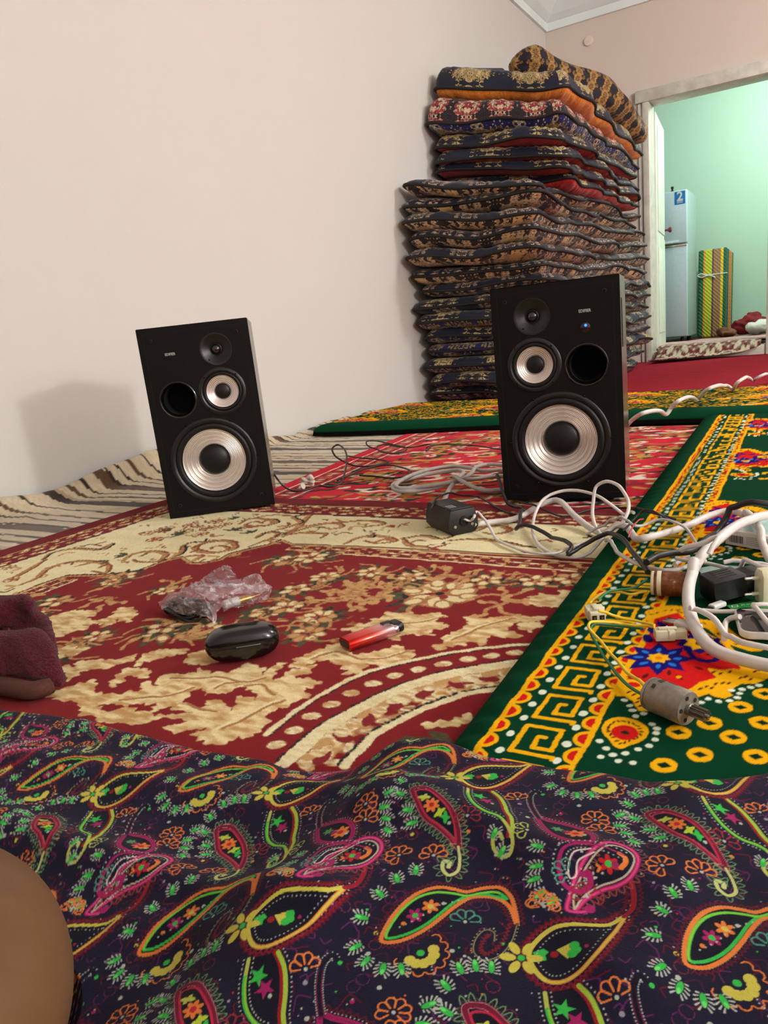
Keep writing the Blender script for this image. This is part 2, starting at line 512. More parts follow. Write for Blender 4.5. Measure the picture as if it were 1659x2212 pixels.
def mattress(name, label, x0, x1, y0, y1, z, zr, zb, tu, tl, fu, fl, seed, wave=1.0, pipe_r=.0115, r=.05):
    t = thing(name, label, 'mattress', ((x0 + x1) / 2, (y0 + y1) / 2, (z + zr) / 2), (0, 0, 0), 'folded floor mattresses stacked in the corner')
    hx, hy = (x1 - x0) / 2, (y1 - y0) / 2
    n = 300
    P, s, L = rr_perim(-hx, hx, -hy, hy, r, n)
    a = s / L * math.tau
    rng = np.random.RandomState(seed)
    wz = np.zeros(n); wr = np.zeros(n)
    for k in range(2, 17):
        amp = 0.019 * wave / (1 + .22 * k)
        ph = rng.rand(2) * math.tau
        wz += amp * rng.rand() * np.sin(k * a + ph[0]); wr += amp * 1.3 * rng.rand() * np.sin(k * a + ph[1])
    nrm = np.stack([P[:, 0] / hx, P[:, 1] / hy], 1)
    nrm = np.sign(nrm) * np.abs(nrm) ** 6
    nrm /= np.linalg.norm(nrm, axis=1, keepdims=True) + 1e-9
    E = P + nrm * (wr - 0.012)[:, None]
    fb = np.clip((E[:, 1] + hy) / (2 * hy), 0, 1)          # 0 at the front end, 1 at the far end
    fx_ = np.clip((E[:, 0] + hx) / (2 * hx), 0, 1)         # 0 at the wall, 1 at the open side
    base = (zr - z) * (fx_ - .5) + (zb - zr) * fb
    wz = wz * .8 + base
    ins = np.array([0, .006, .016, .03, .05, .085, .14, .22, .30])
    def half(nm, sg, th, mat):
        rings, uvs = [], []
        v = 0.0; prev = None
        for j, d in enumerate(ins):
            w = min(1.0, d / (.055 if sg > 0 else .10))
            h = (th[0] + (th[1] - th[0]) * fx_ + (th[2] - th[1]) * fb) * ((1 - (1 - w) ** 2.2) ** .55 if w < 1 else 1.0)
            fx = max(0.02, (hx - d) / hx); fy = max(0.02, (hy - d) / hy)
            pucker = 0.006 * np.sin(s * 95 + 3 * np.sin(s * 17 + seed)) * math.exp(-((d - .03) / .03) ** 2) * 1.0
            Q = np.stack([E[:, 0] * fx, E[:, 1] * fy, base + (wz - base) * max(0.0, 1 - d / .16) + sg * (h + pucker * .8)], 1)
            if prev is not None:
                v += float(np.mean(np.linalg.norm(Q - prev, axis=1)))
            prev = Q
            rings.append(Q); uvs.append(np.stack([s, np.full(n, v)], 1))
        A = np.array(rings); U = np.array(uvs)
        A = np.concatenate([A, A[:, :1]], 1); U = np.concatenate([U, np.stack([np.full(len(ins), L), U[:, 0, 1]], 1)[:, None]], 1)
        if sg < 0:
            A = A[:, ::-1]; U = U[:, ::-1]
        o = grid_mesh(nm, A[:, ::-1].copy() if False else A, mat, t, True, None, U)
        return o
    half('upper_cover', 1, tu, fu)
    half('lower_cover', -1, tl, fl)
    bm = bmesh.new()
    tube_bm(bm, [Vector((E[i, 0] * 1.003, E[i, 1] * 1.002, wz[i])) for i in range(n)], pipe_r, 6, True, .8)
    from_bm('piping', bm, M_PIPE, t, True, 80)
    return t

ST = [  # z of the piping at the wall-side front corner, open-side front corner and far end, front y, back y, right x, upper fabric, lower fabric, label
    (1.700, 1.530, 1.475, 4.10, 6.00, .80, F_NAVY[0], F_ORANGE, 'plump navy and gold mattress with orange underside at the top of the stack'),
    (1.500, 1.410, 1.385, 4.02, 5.92, .79, F_MULTI, F_BLUE[0], 'dark patterned mattress with blue underside, second from the top of the stack'),
    (1.385, 1.285, 1.290, 4.03, 5.72, .80, F_NAVY[1], F_RED, 'navy and gold mattress with red underside, third from the top of the stack'),
    (1.312, 1.215, 1.226, 4.04, 5.78, .80, F_NAVY[2], F_RED, 'navy and gold mattress with red underside, fourth from the top of the stack'),
    (1.248, 1.155, 1.158, 4.04, 5.72, .80, F_NAVY[0], F_RED, 'navy and gold mattress with red underside, fifth from the top of the stack'),
    (1.192, 1.100, 1.105, 4.12, 5.76, .80, F_NAVY[3], F_RED, 'set-back navy mattress with red underside, sixth from the top of the stack'),
    (1.132, 1.025, 1.060, 3.63, 5.92, .76, F_NAVYS[0], F_BROWN[0], 'jutting navy mattress with brown damask underside, seventh from the top'),
    (1.042, 0.968, 1.000, 3.64, 5.96, .76, F_NAVYS[1], F_BROWN[1], 'navy mattress with brown damask underside, eighth from the top of the stack'),
    (.955, 0.890, 0.930, 3.59, 6.05, .76, F_NAVYS[0], F_BROWN[0], 'navy mattress with brown damask underside, ninth from the top of the stack'),
    (.868, 0.805, 0.860, 3.59, 6.08, .77, F_NAVYS[1], F_BROWN[1], 'navy mattress with brown damask underside, tenth from the top of the stack'),
    (.772, 0.722, 0.770, 3.61, 6.08, .77, F_NAVYS[0], F_BROWN[0], 'navy mattress with brown damask underside, eleventh from the top of the stack'),
    (.692, 0.660, 0.680, 3.68, 6.08, .78, F_NAVYS[1], F_BROWN[1], 'navy mattress with brown damask underside, twelfth from the top of the stack'),
    (.602, 0.578, 0.590, 3.69, 6.16, .80, F_NAVYS[0], F_NAVYS[1], 'dark navy mattress in mid stack, thirteenth from the top, behind the speaker'),
    (.528, 0.507, 0.510, 3.69, 6.10, .80, F_NAVY[1], F_NAVYS[0], 'navy and gold mattress, fourteenth from the top of the stack'),
    (.444, 0.432, 0.430, 3.67, 6.08, .80, F_NAVY[2], F_BLUE[1], 'navy and gold mattress with blue key-patterned underside, fifteenth from the top'),
    (.352, 0.344, 0.345, 3.71, 6.06, .81, F_NAVY[0], F_BLUE[0], 'navy and gold mattress with blue underside, sixteenth from the top of the stack'),
    (.284, 0.277, 0.275, 3.73, 6.04, .81, F_BLUE[1], F_BLUE[0], 'blue patterned mattress low in the stack, fourth from the floor'),
    (.205, 0.200, 0.200, 3.70, 5.98, .82, F_NAVY[3], F_BLUE[1], 'navy and gold mattress with blue underside, third from the floor'),
    (.112, 0.110, 0.110, 3.69, 5.86, .82, F_NAVY[1], F_BLUE[0], 'navy and gold mattress with blue underside, second from the floor'),
    (.044, 0.044, 0.044, 3.74, 5.60, .82, F_NAVY[2], F_NAVYS[1], 'flattened navy and gold mattress at the bottom of the stack on the floor'),
]
n_st = len(ST)
for i, (z, zr, zb, y0, y1, x1, fu, flw, lab) in enumerate(ST):
    def share(j, f):         # gap between mattress j and j + 1 at the front (f = 0) or far end (1)
        return ST[j][f] - ST[j + 1][f] if j < n_st - 1 else ST[j][f] - .002
    def up_part(j):          # how much of the gap above mattress j belongs to its own upper half
        return .44 if ST[j][6] in F_NAVYS else (.84 if ST[j - 1][7] is F_RED else .66 if ST[j - 1][7] is F_ORANGE else .55)
    tu = [.112, .100, .090] if i == 0 else [share(i - 1, f) * up_part(i) for f in (0, 1, 2)]
    tl = [share(i, f) * (1 - up_part(i + 1)) if i < n_st - 1 else share(i, f) * .98 for f in (0, 1, 2)]
    mattress('floor_mattress', lab, .028, x1, y0, y1, z, zr, zb, [.97 * v for v in tu], [.97 * v for v in tl], fu, flw, 11 + i * 7, 1.0 if i < 2 else 1.15 if 5 < i < 13 else .85)

def bolster():
    """rolled brocade quilt lying along the top of the stack, sagging towards the door"""
    path = catmull([(.29, 4.66, 1.890), (.42, 4.85, 1.880), (.55, 5.03, 1.825), (.65, 5.22, 1.745), (.72, 5.45, 1.670), (.76, 5.70, 1.615), (.77, 5.86, 1.590)], .03)
    n = len(path); m = 40
    P = np.zeros((n, m + 1, 3)); U = np.zeros((n, m + 1, 2))
    arc = 0.0
    for i, p in enumerate(path):
        a = path[max(0, i - 1)]; b = path[min(n - 1, i + 1)]
        t = (b - a).normalized(); s = t.cross(Vector((0, 0, 1))).normalized(); w = s.cross(t)
        if i: arc += (p - path[i - 1]).length
        f = i / (n - 1)
        endr = min(1.0, (min(f, 1 - f) / .10)) ** .5 if min(f, 1 - f) < .10 else 1.0
        R = (.100 + .014 * math.sin(f * 13 + 1)) * max(.05, endr)
        for k in range(m + 1):
            an = k * math.tau / m
            rr = R * (1 + .13 * math.sin(2 * an + f * 11) + .07 * math.sin(3 * an - f * 17) + .04 * math.sin(7 * an + f * 22))
            q = p + s * math.cos(an) * rr * 1.05 + w * math.sin(an) * rr * .92
            P[i, k] = q; U[i, k] = (arc, an * .10)
    o = grid_mesh('rolled_quilt', P, F_ROLL, None, True, None, U)
    return tag(o, 'rolled black and gold brocade quilt lying on top of the mattress stack', 'quilt')
bolster()

# ---------------------------------------------------------------- loudspeakers
def black_wood():
    t = NT('black_ash_vinyl')
    co = t.coord()
    mp = t.n('ShaderNodeMapping'); mp.inputs['Scale'].default_value = (1.0, 1.0, 0.05); t.l(co, mp.inputs[0])
    g = t.noise(mp.outputs[0], 420.0, 4.0, 0.7)
    t.set(col=t.ramp(g, [(0.35, C(12, 12, 12)), (0.62, C(17, 16, 16)), (0.78, C(32, 30, 29))]), rough=0.5, spec=0.16)
    t.bump(g, 0.15, 0.0006)
    return t.m
def side_wood():
    t = NT('dark_side_vinyl')
    co = t.coord()
    mp = t.n('ShaderNodeMapping'); mp.inputs['Scale'].default_value = (1.0, 1.0, 0.04); t.l(co, mp.inputs[0])
    g = t.noise(mp.outputs[0], 300.0, 4.0, 0.7)
    t.set(col=t.ramp(g, [(0.35, C(52, 46, 40)), (0.7, C(84, 74, 64))]), rough=0.22, spec=0.6)
    return t.m
M_BAFFLE = black_wood()
M_SIDE = side_wood()
M_BLKP = plain('black_plastic', C(12, 12, 13), 0.38, var=0.05)
M_RUBB = plain('black_rubber', C(13, 13, 14), 0.45, var=0.05, spec=0.35)
M_CAP = plain('black_dust_cap', C(17, 17, 18), 0.42, var=0.04, spec=0.35)
M_CONE = plain('pearl_aluminium_cone', C(236, 228, 220), 0.32, 0.75, var=0.01)
M_SCREW = plain('black_screw', C(40, 40, 40), 0.25, 0.9)
M_VOID = plain('dark_inside', C(5, 5, 6), 0.8)
M_LOGO = plain('silver_lettering', C(200, 196, 190), 0.35, 0.3)
FRONT = Matrix.Rotation(math.radians(90), 4, 'X')          # local z of a lathe -> -y (towards the listener)
def at(x, z, y=0.0):
    return Matrix.Translation((x, y, z)) @ FRONT

def driver(name, parent, x, z, r_out, r_sur, r_cone, r_cap, nring, nscrew, r_screw):
    e = bpy.data.objects.new(name, None); COL.objects.link(e); e.parent = parent
    M = at(x, z)
    lathe('basket_ring', [(r_out, -.001), (r_out, .0012), (r_out - .0015, .0026), (r_out - .006, .003), (r_sur + .004, .0026), (r_sur, .0005), (r_sur - .002, -.004)], M_BLKP, e, 72, M, False, False)
    k = 14; mid = (r_sur + r_cone) / 2; hw = (r_sur - r_cone) / 2 + .0005
    lathe('surround', [(mid + hw * math.cos(a), -.004 + (.0085 if r_out > .08 else .0055) * math.sin(a)) for a in [math.pi * i / k for i in range(k + 1)]], M_RUBB, e, 72, M, False, False)
    depth = (r_cone - r_cap) * .52
    pr = []
    N = nring * 6
    for i in range(N + 1):
        f = i / N
        rr = r_cone - (r_cone - r_cap) * f
        zz = -.003 - depth * f
        if f > .06:
            zz += .00065 * (1 if r_out > .08 else .7) * math.sin((f - .06) / .94 * nring * math.tau)
        pr.append((rr, zz))
    lathe('cone', pr, M_CONE, e, 96, M, False, False, 50)
    zc = -.003 - depth
    lathe('dust_cap', [(r_cap + .001, zc - .001)] + [(r_cap * math.cos(a), zc + r_cap * .42 * math.sin(a)) for a in [math.pi / 2 * i / 10 for i in range(11)]][:-1] + [(.0005, zc + r_cap * .42)], M_CAP, e, 48, M, False, True)
    for i in range(nscrew):
        a = math.radians(30 + 360 / nscrew * i) if nscrew == 6 else math.radians(45 + 90 * i)
        lathe('screw', [(.0022, .002), (.0022, .0034), (.0014, .0042), (.0, .0042)], M_SCREW, e, 10, at(x + r_screw * math.cos(a + math.pi / 6 * (nscrew == 6)), z + r_screw * math.sin(a + math.pi / 6 * (nscrew == 6))), True, False)
    return e

def hole_baffle(name, parent, W, H, holes):
    """front board with round openings: polar patches around every opening stitched by boolean-free triangulation"""
    from mathutils.geometry import delaunay_2d_cdt
    pts, edges = [], []
    def loop(L):
        b = len(pts)
        pts.extend([Vector(p) for p in L])
        edges.extend([(b + i, b + (i + 1) % len(L)) for i in range(len(L))])
    loop([(-W / 2, 0), (W / 2, 0), (W / 2, H), (-W / 2, H)])
    for x, z, r in holes:
        loop([(x + r * math.cos(i * math.tau / 64), z + r * math.sin(i * math.tau / 64)) for i in range(64)])
    v, e, f, *_ = delaunay_2d_cdt(pts, edges, [], 0, 1e-6)
    keep = []
    for t in f:
        c = sum((v[i] for i in t), Vector((0, 0))) / len(t)
        if all((c - Vector((x, z))).length > r * .9995 * math.cos(math.pi / 64) for x, z, r in holes):
            keep.append(tuple(t))
    return pyd(name, [(p.x, 0.0, p.y) for p in v], keep, M_BAFFLE, parent, False)

def loudspeaker(label, loc, yaw, side, tilt, active):
    """side = +1: tweeter on the right of the baffle, -1: on the left"""
    W, H, D = .25, .44, .258
    t = thing('loudspeaker', label, 'loudspeaker', loc, (tilt[0], tilt[1], yaw), 'pair of black bookshelf speakers on the rugs')
    tx, px = .0445 * side, -.058 * side
    woof, mid, port = (0, .125), (tx, .282), (px, .274)
    hole_baffle('baffle', t, W - .001, H - .001, [(woof[0], woof[1], .0885), (mid[0], mid[1], .0455), (port[0], port[1], .0395), (tx, .378, .0345)])
    # cabinet shell around the baffle
    bm = bmesh.new()
    bmesh.ops.create_cube(bm, size=1.0, matrix=Matrix.Translation((0, D / 2 + .0004, H / 2)) @ Matrix.Diagonal((W, D, H, 1)))
    ff = [f for f in bm.faces if f.normal.y < -.5]
    bmesh.ops.delete(bm, geom=ff, context='FACES')
    bmesh.ops.bevel(bm, geom=[e for e in bm.edges if not e.is_boundary], offset=.0015, segments=2, affect='EDGES')
    from_bm('cabinet', bm, M_SIDE, t, True, 30)
    # routed groove of the front frame
    bm = bmesh.new()
    for a, b in (((-.1125, .0125), (.1125, .0125)), ((.1125, .0125), (.1125, .4275)), ((.1125, .4275), (-.1125, .4275)), ((-.1125, .4275), (-.1125, .0125))):
        c = ((a[0] + b[0]) / 2, -.0001, (a[1] + b[1]) / 2)
        bmesh.ops.create_cube(bm, size=1.0, matrix=Matrix.Translation(c) @ Matrix.Diagonal((abs(b[0] - a[0]) + .0009, .0006, abs(b[1] - a[1]) + .0009, 1)))
    from_bm('front_groove', bm, M_VOID, t, False)
    driver('woofer', t, 0, .125, .100, .0885, .0735, .0365, 11, 6, .1015)
    driver('midrange', t, tx, .282, .0545, .0455, .0370, .0185, 5, 4, .0505)
    # tweeter: shallow horn with a dome
    e = bpy.data.objects.new('tweeter', None); COL.objects.link(e); e.parent = t
    M = at(tx, .378)
    lathe('horn', [(.0365, -.0002), (.0365, .0006), (.0345, .0008), (.030, -.0012), (.022, -.0050), (.0150, -.0088), (.0125, -.0105)], M_BLKP, e, 64, M, False, False)
    lathe('dome_ring', [(.0130, -.011), (.0130, -.0085), (.0112, -.0075), (.0100, -.0095)], M_RUBB, e, 48, M, False, False)
    lathe('dome', [(.0102 * math.cos(a), -.0095 + .0072 * math.sin(a)) for a in [math.pi / 2 * i / 9 for i in range(9)]] + [(.0003, -.0023)], plain('glossy_silk_dome', C(30, 28, 30), 0.14, 0.0, 0.8), e, 40, M, False, True)
    for s in (-1, 1):
        lathe('screw', [(.0020, -.004), (.0020, -.0008), (.0, -.0006)], M_SCREW, e, 10, at(tx + s * .0205 + .002, .378 - .0225), True, False)
    # bass port with rolled lip
    e = bpy.data.objects.new('bass_port', None); COL.objects.link(e); e.parent = t
    M = at(px, .274)
    lathe('lip', [(.0425, 0), (.0423, .0012), (.0405, .0020), (.0385, .0014), (.0365, -.0020), (.0350, -.0075), (.0345, -.013)], plain('glossy_black_plastic', C(14, 14, 15), 0.12, 0, 0.6), e, 64, M, False, False)
    lathe('tube', [(.0345, -.013), (.0345, -.12), (.001, -.12)], M_VOID, e, 48, M, False, False)
    for x in (-.0965, .0965):
        for z in (.0285, .4115):
            lathe('grille_peg_hole', [(.0042, -.0004), (.0042, .0011), (.0030, .0014), (.0024, .0006), (.0022, -.0025), (.0, -.0025)], M_BLKP, t, 20, at(x, z), False, False)
    text_mesh('lettering', 'EDIFIER', .0082, M_LOGO, t, Matrix.Translation((-.0585 * side, -.0006, .378)) @ Matrix.Rotation(math.radians(90), 4, 'X') @ Matrix.Diagonal((.86, 1, 1, 1)), .0003, .00012)
    if active:
        lathe('receiver_window', [(.0095, -.0002), (.0095, .0008), (.0088, .0012), (.0, .0014)], plain('dark_red_lens', C(30, 12, 22), 0.12, 0, 0.7), t, 32, at(.0585, .3465), False, False)
        led = NT('blue_led'); led.set(col=C(20, 40, 255), emit=C(20, 60, 255), emits=9.0)
        lathe('power_light', [(.0026, .0012), (.0026, .0020), (.0016, .0028), (.0, .0030)], led.m, t, 16, at(.0592, .3505), False, False)
        # heat-sink / control plate seen edge-on along the side
        box('side_panel_strip', (.125, .040, .30), (.1262, .062, .395), M_VOID, t, .0004)
    return t
loudspeaker('black wooden loudspeaker near the pale wall, tweeter on its right, no lit lamp', (.7311, 1.2799, Z0 + .003), .6667, 1, (-.003, -.0175, 0)[:2], False)
loudspeaker('black wooden loudspeaker with a lit blue power light in front of the mattresses', (1.4991, 1.4879, Z0 + .004), .1845, -1, (.022, -.006), True)

# ---------------------------------------------------------------- textiles: patterns are drawn as outlines in metres and stored as colours of the weave
def sm(pts, step=0.002, closed=False):
    """smooth a 2-D polyline"""
    return np.array([(p.x, p.y) for p in catmull([(a[0], a[1], 0) for a in pts], step, closed)])

def polyres(p, step):
    d = np.r_[0, np.cumsum(np.hypot(*np.diff(p, axis=0).T))]
    s = np.arange(0, d[-1], step)
    return np.stack([np.interp(s, d, p[:, 0]), np.interp(s, d, p[:, 1])], 1)

def normals(p):
    t = np.gradient(p, axis=0)
    t /= np.linalg.norm(t, axis=1, keepdims=True) + 1e-12
    return np.stack([-t[:, 1], t[:, 0]], 1)

class Canvas:
    """P = O + s A + t B; n x m cells; optionally periodic in both directions"""
    def __init__(self, O, A, B, n, m, bg, wrap=False, jag=0.0, seed=0):
        self.O, self.A, self.B = (np.array(v, float) for v in (O, A, B))
        self.n, self.m, self.wrap, self.jag = n, m, wrap, jag
        self.c = np.ones((n, m, 3)) * np.array(bg)
        self.px = min(np.linalg.norm(self.A) / n, np.linalg.norm(self.B) / m)
        self.inv = np.linalg.inv(np.stack([self.A, self.B], 1))
        if jag:
            S, T = np.meshgrid((np.arange(n) + .5) / n, (np.arange(m) + .5) / m, indexing='ij')
            X = self.O[0] + S * self.A[0] + T * self.B[0]; Y = self.O[1] + S * self.A[1] + T * self.B[1]
            k = 1.0 / (5 * jag)
            self.JX = jag * (vnoise(X, Y, k, seed + 1, 2) + .5 * np.random.RandomState(seed).randn(n, m) * .4)
            self.JY = jag * .6 * vnoise(X, Y, k, seed + 2, 2)
    def _win(self, lo, hi, pad):
        cs = np.array([(x, y) for x in (lo[0] - pad, hi[0] + pad) for y in (lo[1] - pad, hi[1] + pad)]) - self.O
        st = cs @ self.inv.T
        a, b = st.min(0), st.max(0)
        i0, i1 = max(0, int(a[0] * self.n)), min(self.n, int(b[0] * self.n) + 2)
        j0, j1 = max(0, int(a[1] * self.m)), min(self.m, int(b[1] * self.m) + 2)
        if i1 <= i0 or j1 <= j0:
            return None
        S, T = np.meshgrid((np.arange(i0, i1) + .5) / self.n, (np.arange(j0, j1) + .5) / self.m, indexing='ij')
        X = self.O[0] + S * self.A[0] + T * self.B[0]; Y = self.O[1] + S * self.A[1] + T * self.B[1]
        if self.jag:
            X = X + self.JX[i0:i1, j0:j1]; Y = Y + self.JY[i0:i1, j0:j1]
        return (slice(i0, i1), slice(j0, j1)), X, Y
    def _each(self, lo, hi, pad, fn):
        sh = [(0, 0)]
        if self.wrap:
            sh = [(i, j) for i in range(-2, 3) for j in range(-2, 3)]
        for i, j in sh:
            d = i * self.A + j * self.B
            w = self._win(lo + d, hi + d, pad)
            if w is None:
                continue
            sl, X, Y = w
            fn(sl, X - d[0], Y - d[1])
    def _put(self, sl, a, col, col2=None, X=None, Y=None, grain=120.0, seed=5):
        if a.max() <= 0:
            return
        c = np.array(col)
        if col2 is not None:
            f = np.clip(.5 + 1.3 * vnoise(X, Y * 2.2, grain, seed, 3), 0, 1)[..., None]
            c = c * (1 - f) + np.array(col2) * f
        self.c[sl] = self.c[sl] * (1 - a[..., None]) + c * a[..., None]
    @staticmethod
    def _seg(X, Y, a, b, wa=None, wb=None):
        d = b - a
        L = d @ d + 1e-18
        t = np.clip(((X - a[0]) * d[0] + (Y - a[1]) * d[1]) / L, 0, 1)
        r = np.hypot(X - a[0] - t * d[0], Y - a[1] - t * d[1])
        return r if wa is None else r - (wa + (wb - wa) * t)
    def fill(self, pts, col, col2=None, grow=0.0, grain=120.0):
        p = np.asarray(pts, float)
        def fn(sl, X, Y):
            ins = np.zeros(X.shape, bool); D = np.full(X.shape, 1e9)
            pad = abs(grow) + 3 * self.px + 4 * self.jag
            for a, b in zip(p, np.roll(p, -1, 0)):
                if not (a != b).any():
                    continue
                if self.wrap:
                    w = (slice(None), slice(None)); r = w
                else:           # only the cells near this edge matter
                    i0 = max(0, int((min(a[0], b[0]) - pad - self.O[0]) / self.A[0] * self.n) - sl[0].start); i1 = max(0, int((max(a[0], b[0]) + pad - self.O[0]) / self.A[0] * self.n) + 2 - sl[0].start)
                    j0 = max(0, int((min(a[1], b[1]) - pad - self.O[1]) / self.B[1] * self.m) - sl[1].start); j1 = max(0, int((max(a[1], b[1]) + pad - self.O[1]) / self.B[1] * self.m) + 2 - sl[1].start)
                    w = (slice(i0, i1), slice(j0, j1)); r = (slice(None), slice(j0, j1))
                D[w] = np.minimum(D[w], self._seg(X[w], Y[w], a, b))
                if a[1] != b[1]:
                    ins[r] ^= ((a[1] > Y[r]) != (b[1] > Y[r])) & (X[r] < (b[0] - a[0]) * (Y[r] - a[1]) / (b[1] - a[1]) + a[0])
            sd = np.where(ins, -D, D) - grow
            self._put(sl, np.clip(.5 - sd / self.px, 0, 1), col, col2, X, Y, grain)
        self._each(p.min(0), p.max(0), grow + 3 * self.px, fn)
    def mottle(self, pts, cols, scale, seed):
        """fill with woven blobs: cols = [(threshold, colour), ...] of a smooth noise"""
        p = np.asarray(pts, float)
        def fn(sl, X, Y):
            ins = np.zeros(X.shape, bool)
            for a, b in zip(p, np.roll(p, -1, 0)):
                if a[1] != b[1]:
                    ins ^= ((a[1] > Y) != (b[1] > Y)) & (X < (b[0] - a[0]) * (Y - a[1]) / (b[1] - a[1]) + a[0])
            n = vnoise(X, Y, scale, seed, 2)
            for th, col in cols:
                self._put(sl, np.clip((n - th) * 9 + .5, 0, 1) * ins, col)
        self._each(p.min(0), p.max(0), 3 * self.px, fn)
    def line(self, pts, w, col, closed=False, col2=None, grain=120.0):
        p = np.asarray(pts, float)
        if closed:
            p = np.vstack([p, p[:1]])
        w = np.broadcast_to(np.asarray(w, float), (len(p),)) / 2
        # work in chunks so that long lines keep small windows
        for k in range(0, len(p) - 1, 12):
            q = p[k:k + 13]; ww = w[k:k + 13]
            def fn(sl, X, Y):
                D = np.full(X.shape, 1e9)
                for i in range(len(q) - 1):
                    D = np.minimum(D, self._seg(X, Y, q[i], q[i + 1], ww[i], ww[i + 1]))
                self._put(sl, np.clip(.5 - D / self.px, 0, 1), col, col2, X, Y, grain)
            self._each(q.min(0), q.max(0), ww.max() + 3 * self.px, fn)
    def dot(self, c, rx, col, ry=None, ang=0.0, col2=None):
        ry = ry or rx
        c = np.asarray(c, float); R = max(rx, ry); ca, sa = math.cos(ang), math.sin(ang)
        def fn(sl, X, Y):
            x = (X - c[0]) * ca + (Y - c[1]) * sa; y = -(X - c[0]) * sa + (Y - c[1]) * ca
            r = np.sqrt((x / rx) ** 2 + (y / ry) ** 2)
            self._put(sl, np.clip(.5 - (r - 1) * min(rx, ry) / self.px, 0, 1), col, col2, X, Y)
        self._each(c - R, c + R, 3 * self.px, fn)
    def flower(self, c, r, col, n=6, rot=0.0, core=None, core_r=.3, pr=.42):
        for k in range(n):
            a = rot + k * math.tau / n
            self.dot((c[0] + r * .58 * math.cos(a), c[1] + r * .58 * math.sin(a)), r * .46, col, r * pr * .6, a)
        if core:
            self.dot(c, r * core_r, core)
    def star(self, c, r, col, n=8, inner=.5, rot=0.0):
        self.fill([(c[0] + (r if k % 2 == 0 else r * inner) * math.cos(rot + k * math.pi / n), c[1] + (r if k % 2 == 0 else r * inner) * math.sin(rot + k * math.pi / n)) for k in range(2 * n)], col)
    def sample(self, X, Y):
        d = np.stack([X - self.O[0], Y - self.O[1]], -1) @ self.inv.T
        s, t = d[..., 0], d[..., 1]
        if self.wrap:
            s = s % 1.0; t = t % 1.0
        fs = s * self.n - .5; ft = t * self.m - .5
        i = np.floor(fs).astype(int); j = np.floor(ft).astype(int)
        a = (fs - i)[..., None]; b = (ft - j)[..., None]
        if self.wrap:
            i0, i1, j0, j1 = i % self.n, (i + 1) % self.n, j % self.m, (j + 1) % self.m
        else:
            i0, i1, j0, j1 = np.clip(i, 0, self.n - 1), np.clip(i + 1, 0, self.n - 1), np.clip(j, 0, self.m - 1), np.clip(j + 1, 0, self.m - 1)
        c = self.c
        return c[i0, j0] * (1 - a) * (1 - b) + c[i1, j0] * a * (1 - b) + c[i0, j1] * (1 - a) * b + c[i1, j1] * a * b

def weave_mat(name, rough=0.95, bump=0.5, bscale=700.0, bdist=0.003, sheen=0.2, stretch=(1, 1, 1), spec=0.1):
    """reads the colours stored on the mesh; fine pile grain on top"""
    t = NT(name)
    at_ = t.n('ShaderNodeVertexColor'); at_.layer_name = 'weave'
    co = t.coord()
    mp = t.n('ShaderNodeMapping'); mp.inputs['Scale'].default_value = stretch; t.l(co, mp.inputs[0])
    g = t.noise(mp.outputs[0], bscale, 2.0, 0.6)
    hv = t.n('ShaderNodeHueSaturation'); t.l(at_.outputs[0], hv.inputs['Color'])
    t.l(t.math('ADD', 0.84, t.math('MULTIPLY', g, 0.32)), hv.inputs['Value'])
    t.set(col=hv.outputs[0], rough=rough, spec=spec, sheen=sheen)
    t.bump(g, bump, bdist)
    return t.m

GX, GY, GH = 1.9661, 0.0, 0.366      # foot of the point the sheets are meshed around (denser towards it)
def polar_sheet(name, mat, phi, rnear, rfar, nrow, zfun, colfun, edge_rows=0, floor_z=0.001, rstart=None):
    """sheet meshed in rays from (GX, GY): phi array (0 = +y, positive to -x); rnear / rfar distance along every ray; rows evenly spaced in elevation"""
    phi = np.asarray(phi)[:, None]
    d0 = np.arctan2(GH, rnear)[:, None]; d1 = np.arctan2(GH, rfar)[:, None]
    t = np.linspace(0, 1, nrow)[None, :]
    rho = GH / np.tan(d0 + (d1 - d0) * t)
    rho[:, -1] = rfar
    if rstart is not None:        # a few coarse rows from the near end up to the finely meshed part
        k = np.linspace(0, 1, 16)[None, :-1]
        rho = np.concatenate([rstart + (rnear[:, None] - rstart) * k, rho], 1)
    X = GX - np.sin(phi) * rho; Y = GY + np.cos(phi) * rho
    Zz = zfun(X, Y, rfar[:, None] - rho)
    col = colfun(X, Y)
    P = np.stack([X, Y, Zz], -1)
    if edge_rows:
        Q = P[:, -1:].copy(); Q[..., 2] = floor_z(Q[..., 0], Q[..., 1], Q[..., 2]) if callable(floor_z) else floor_z
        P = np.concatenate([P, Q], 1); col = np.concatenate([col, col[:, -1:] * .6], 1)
    return grid_mesh(name, P, mat, None, True, col)

def ray_lines(phi, lines):
    """nearest crossing of every ray with half-planes a x + b y = c (listed as (a, b, c)), all positive crossings"""
    r = np.full(len(phi), 1e3)
    dx, dy = -np.sin(phi), np.cos(phi)
    for a, b, c in lines:
        k = a * dx + b * dy
        q = (c - a * GX - b * GY) / np.where(np.abs(k) < 1e-9, 1e-9, k)
        r = np.where((q > 0) & (q < r), q, r)
    return r

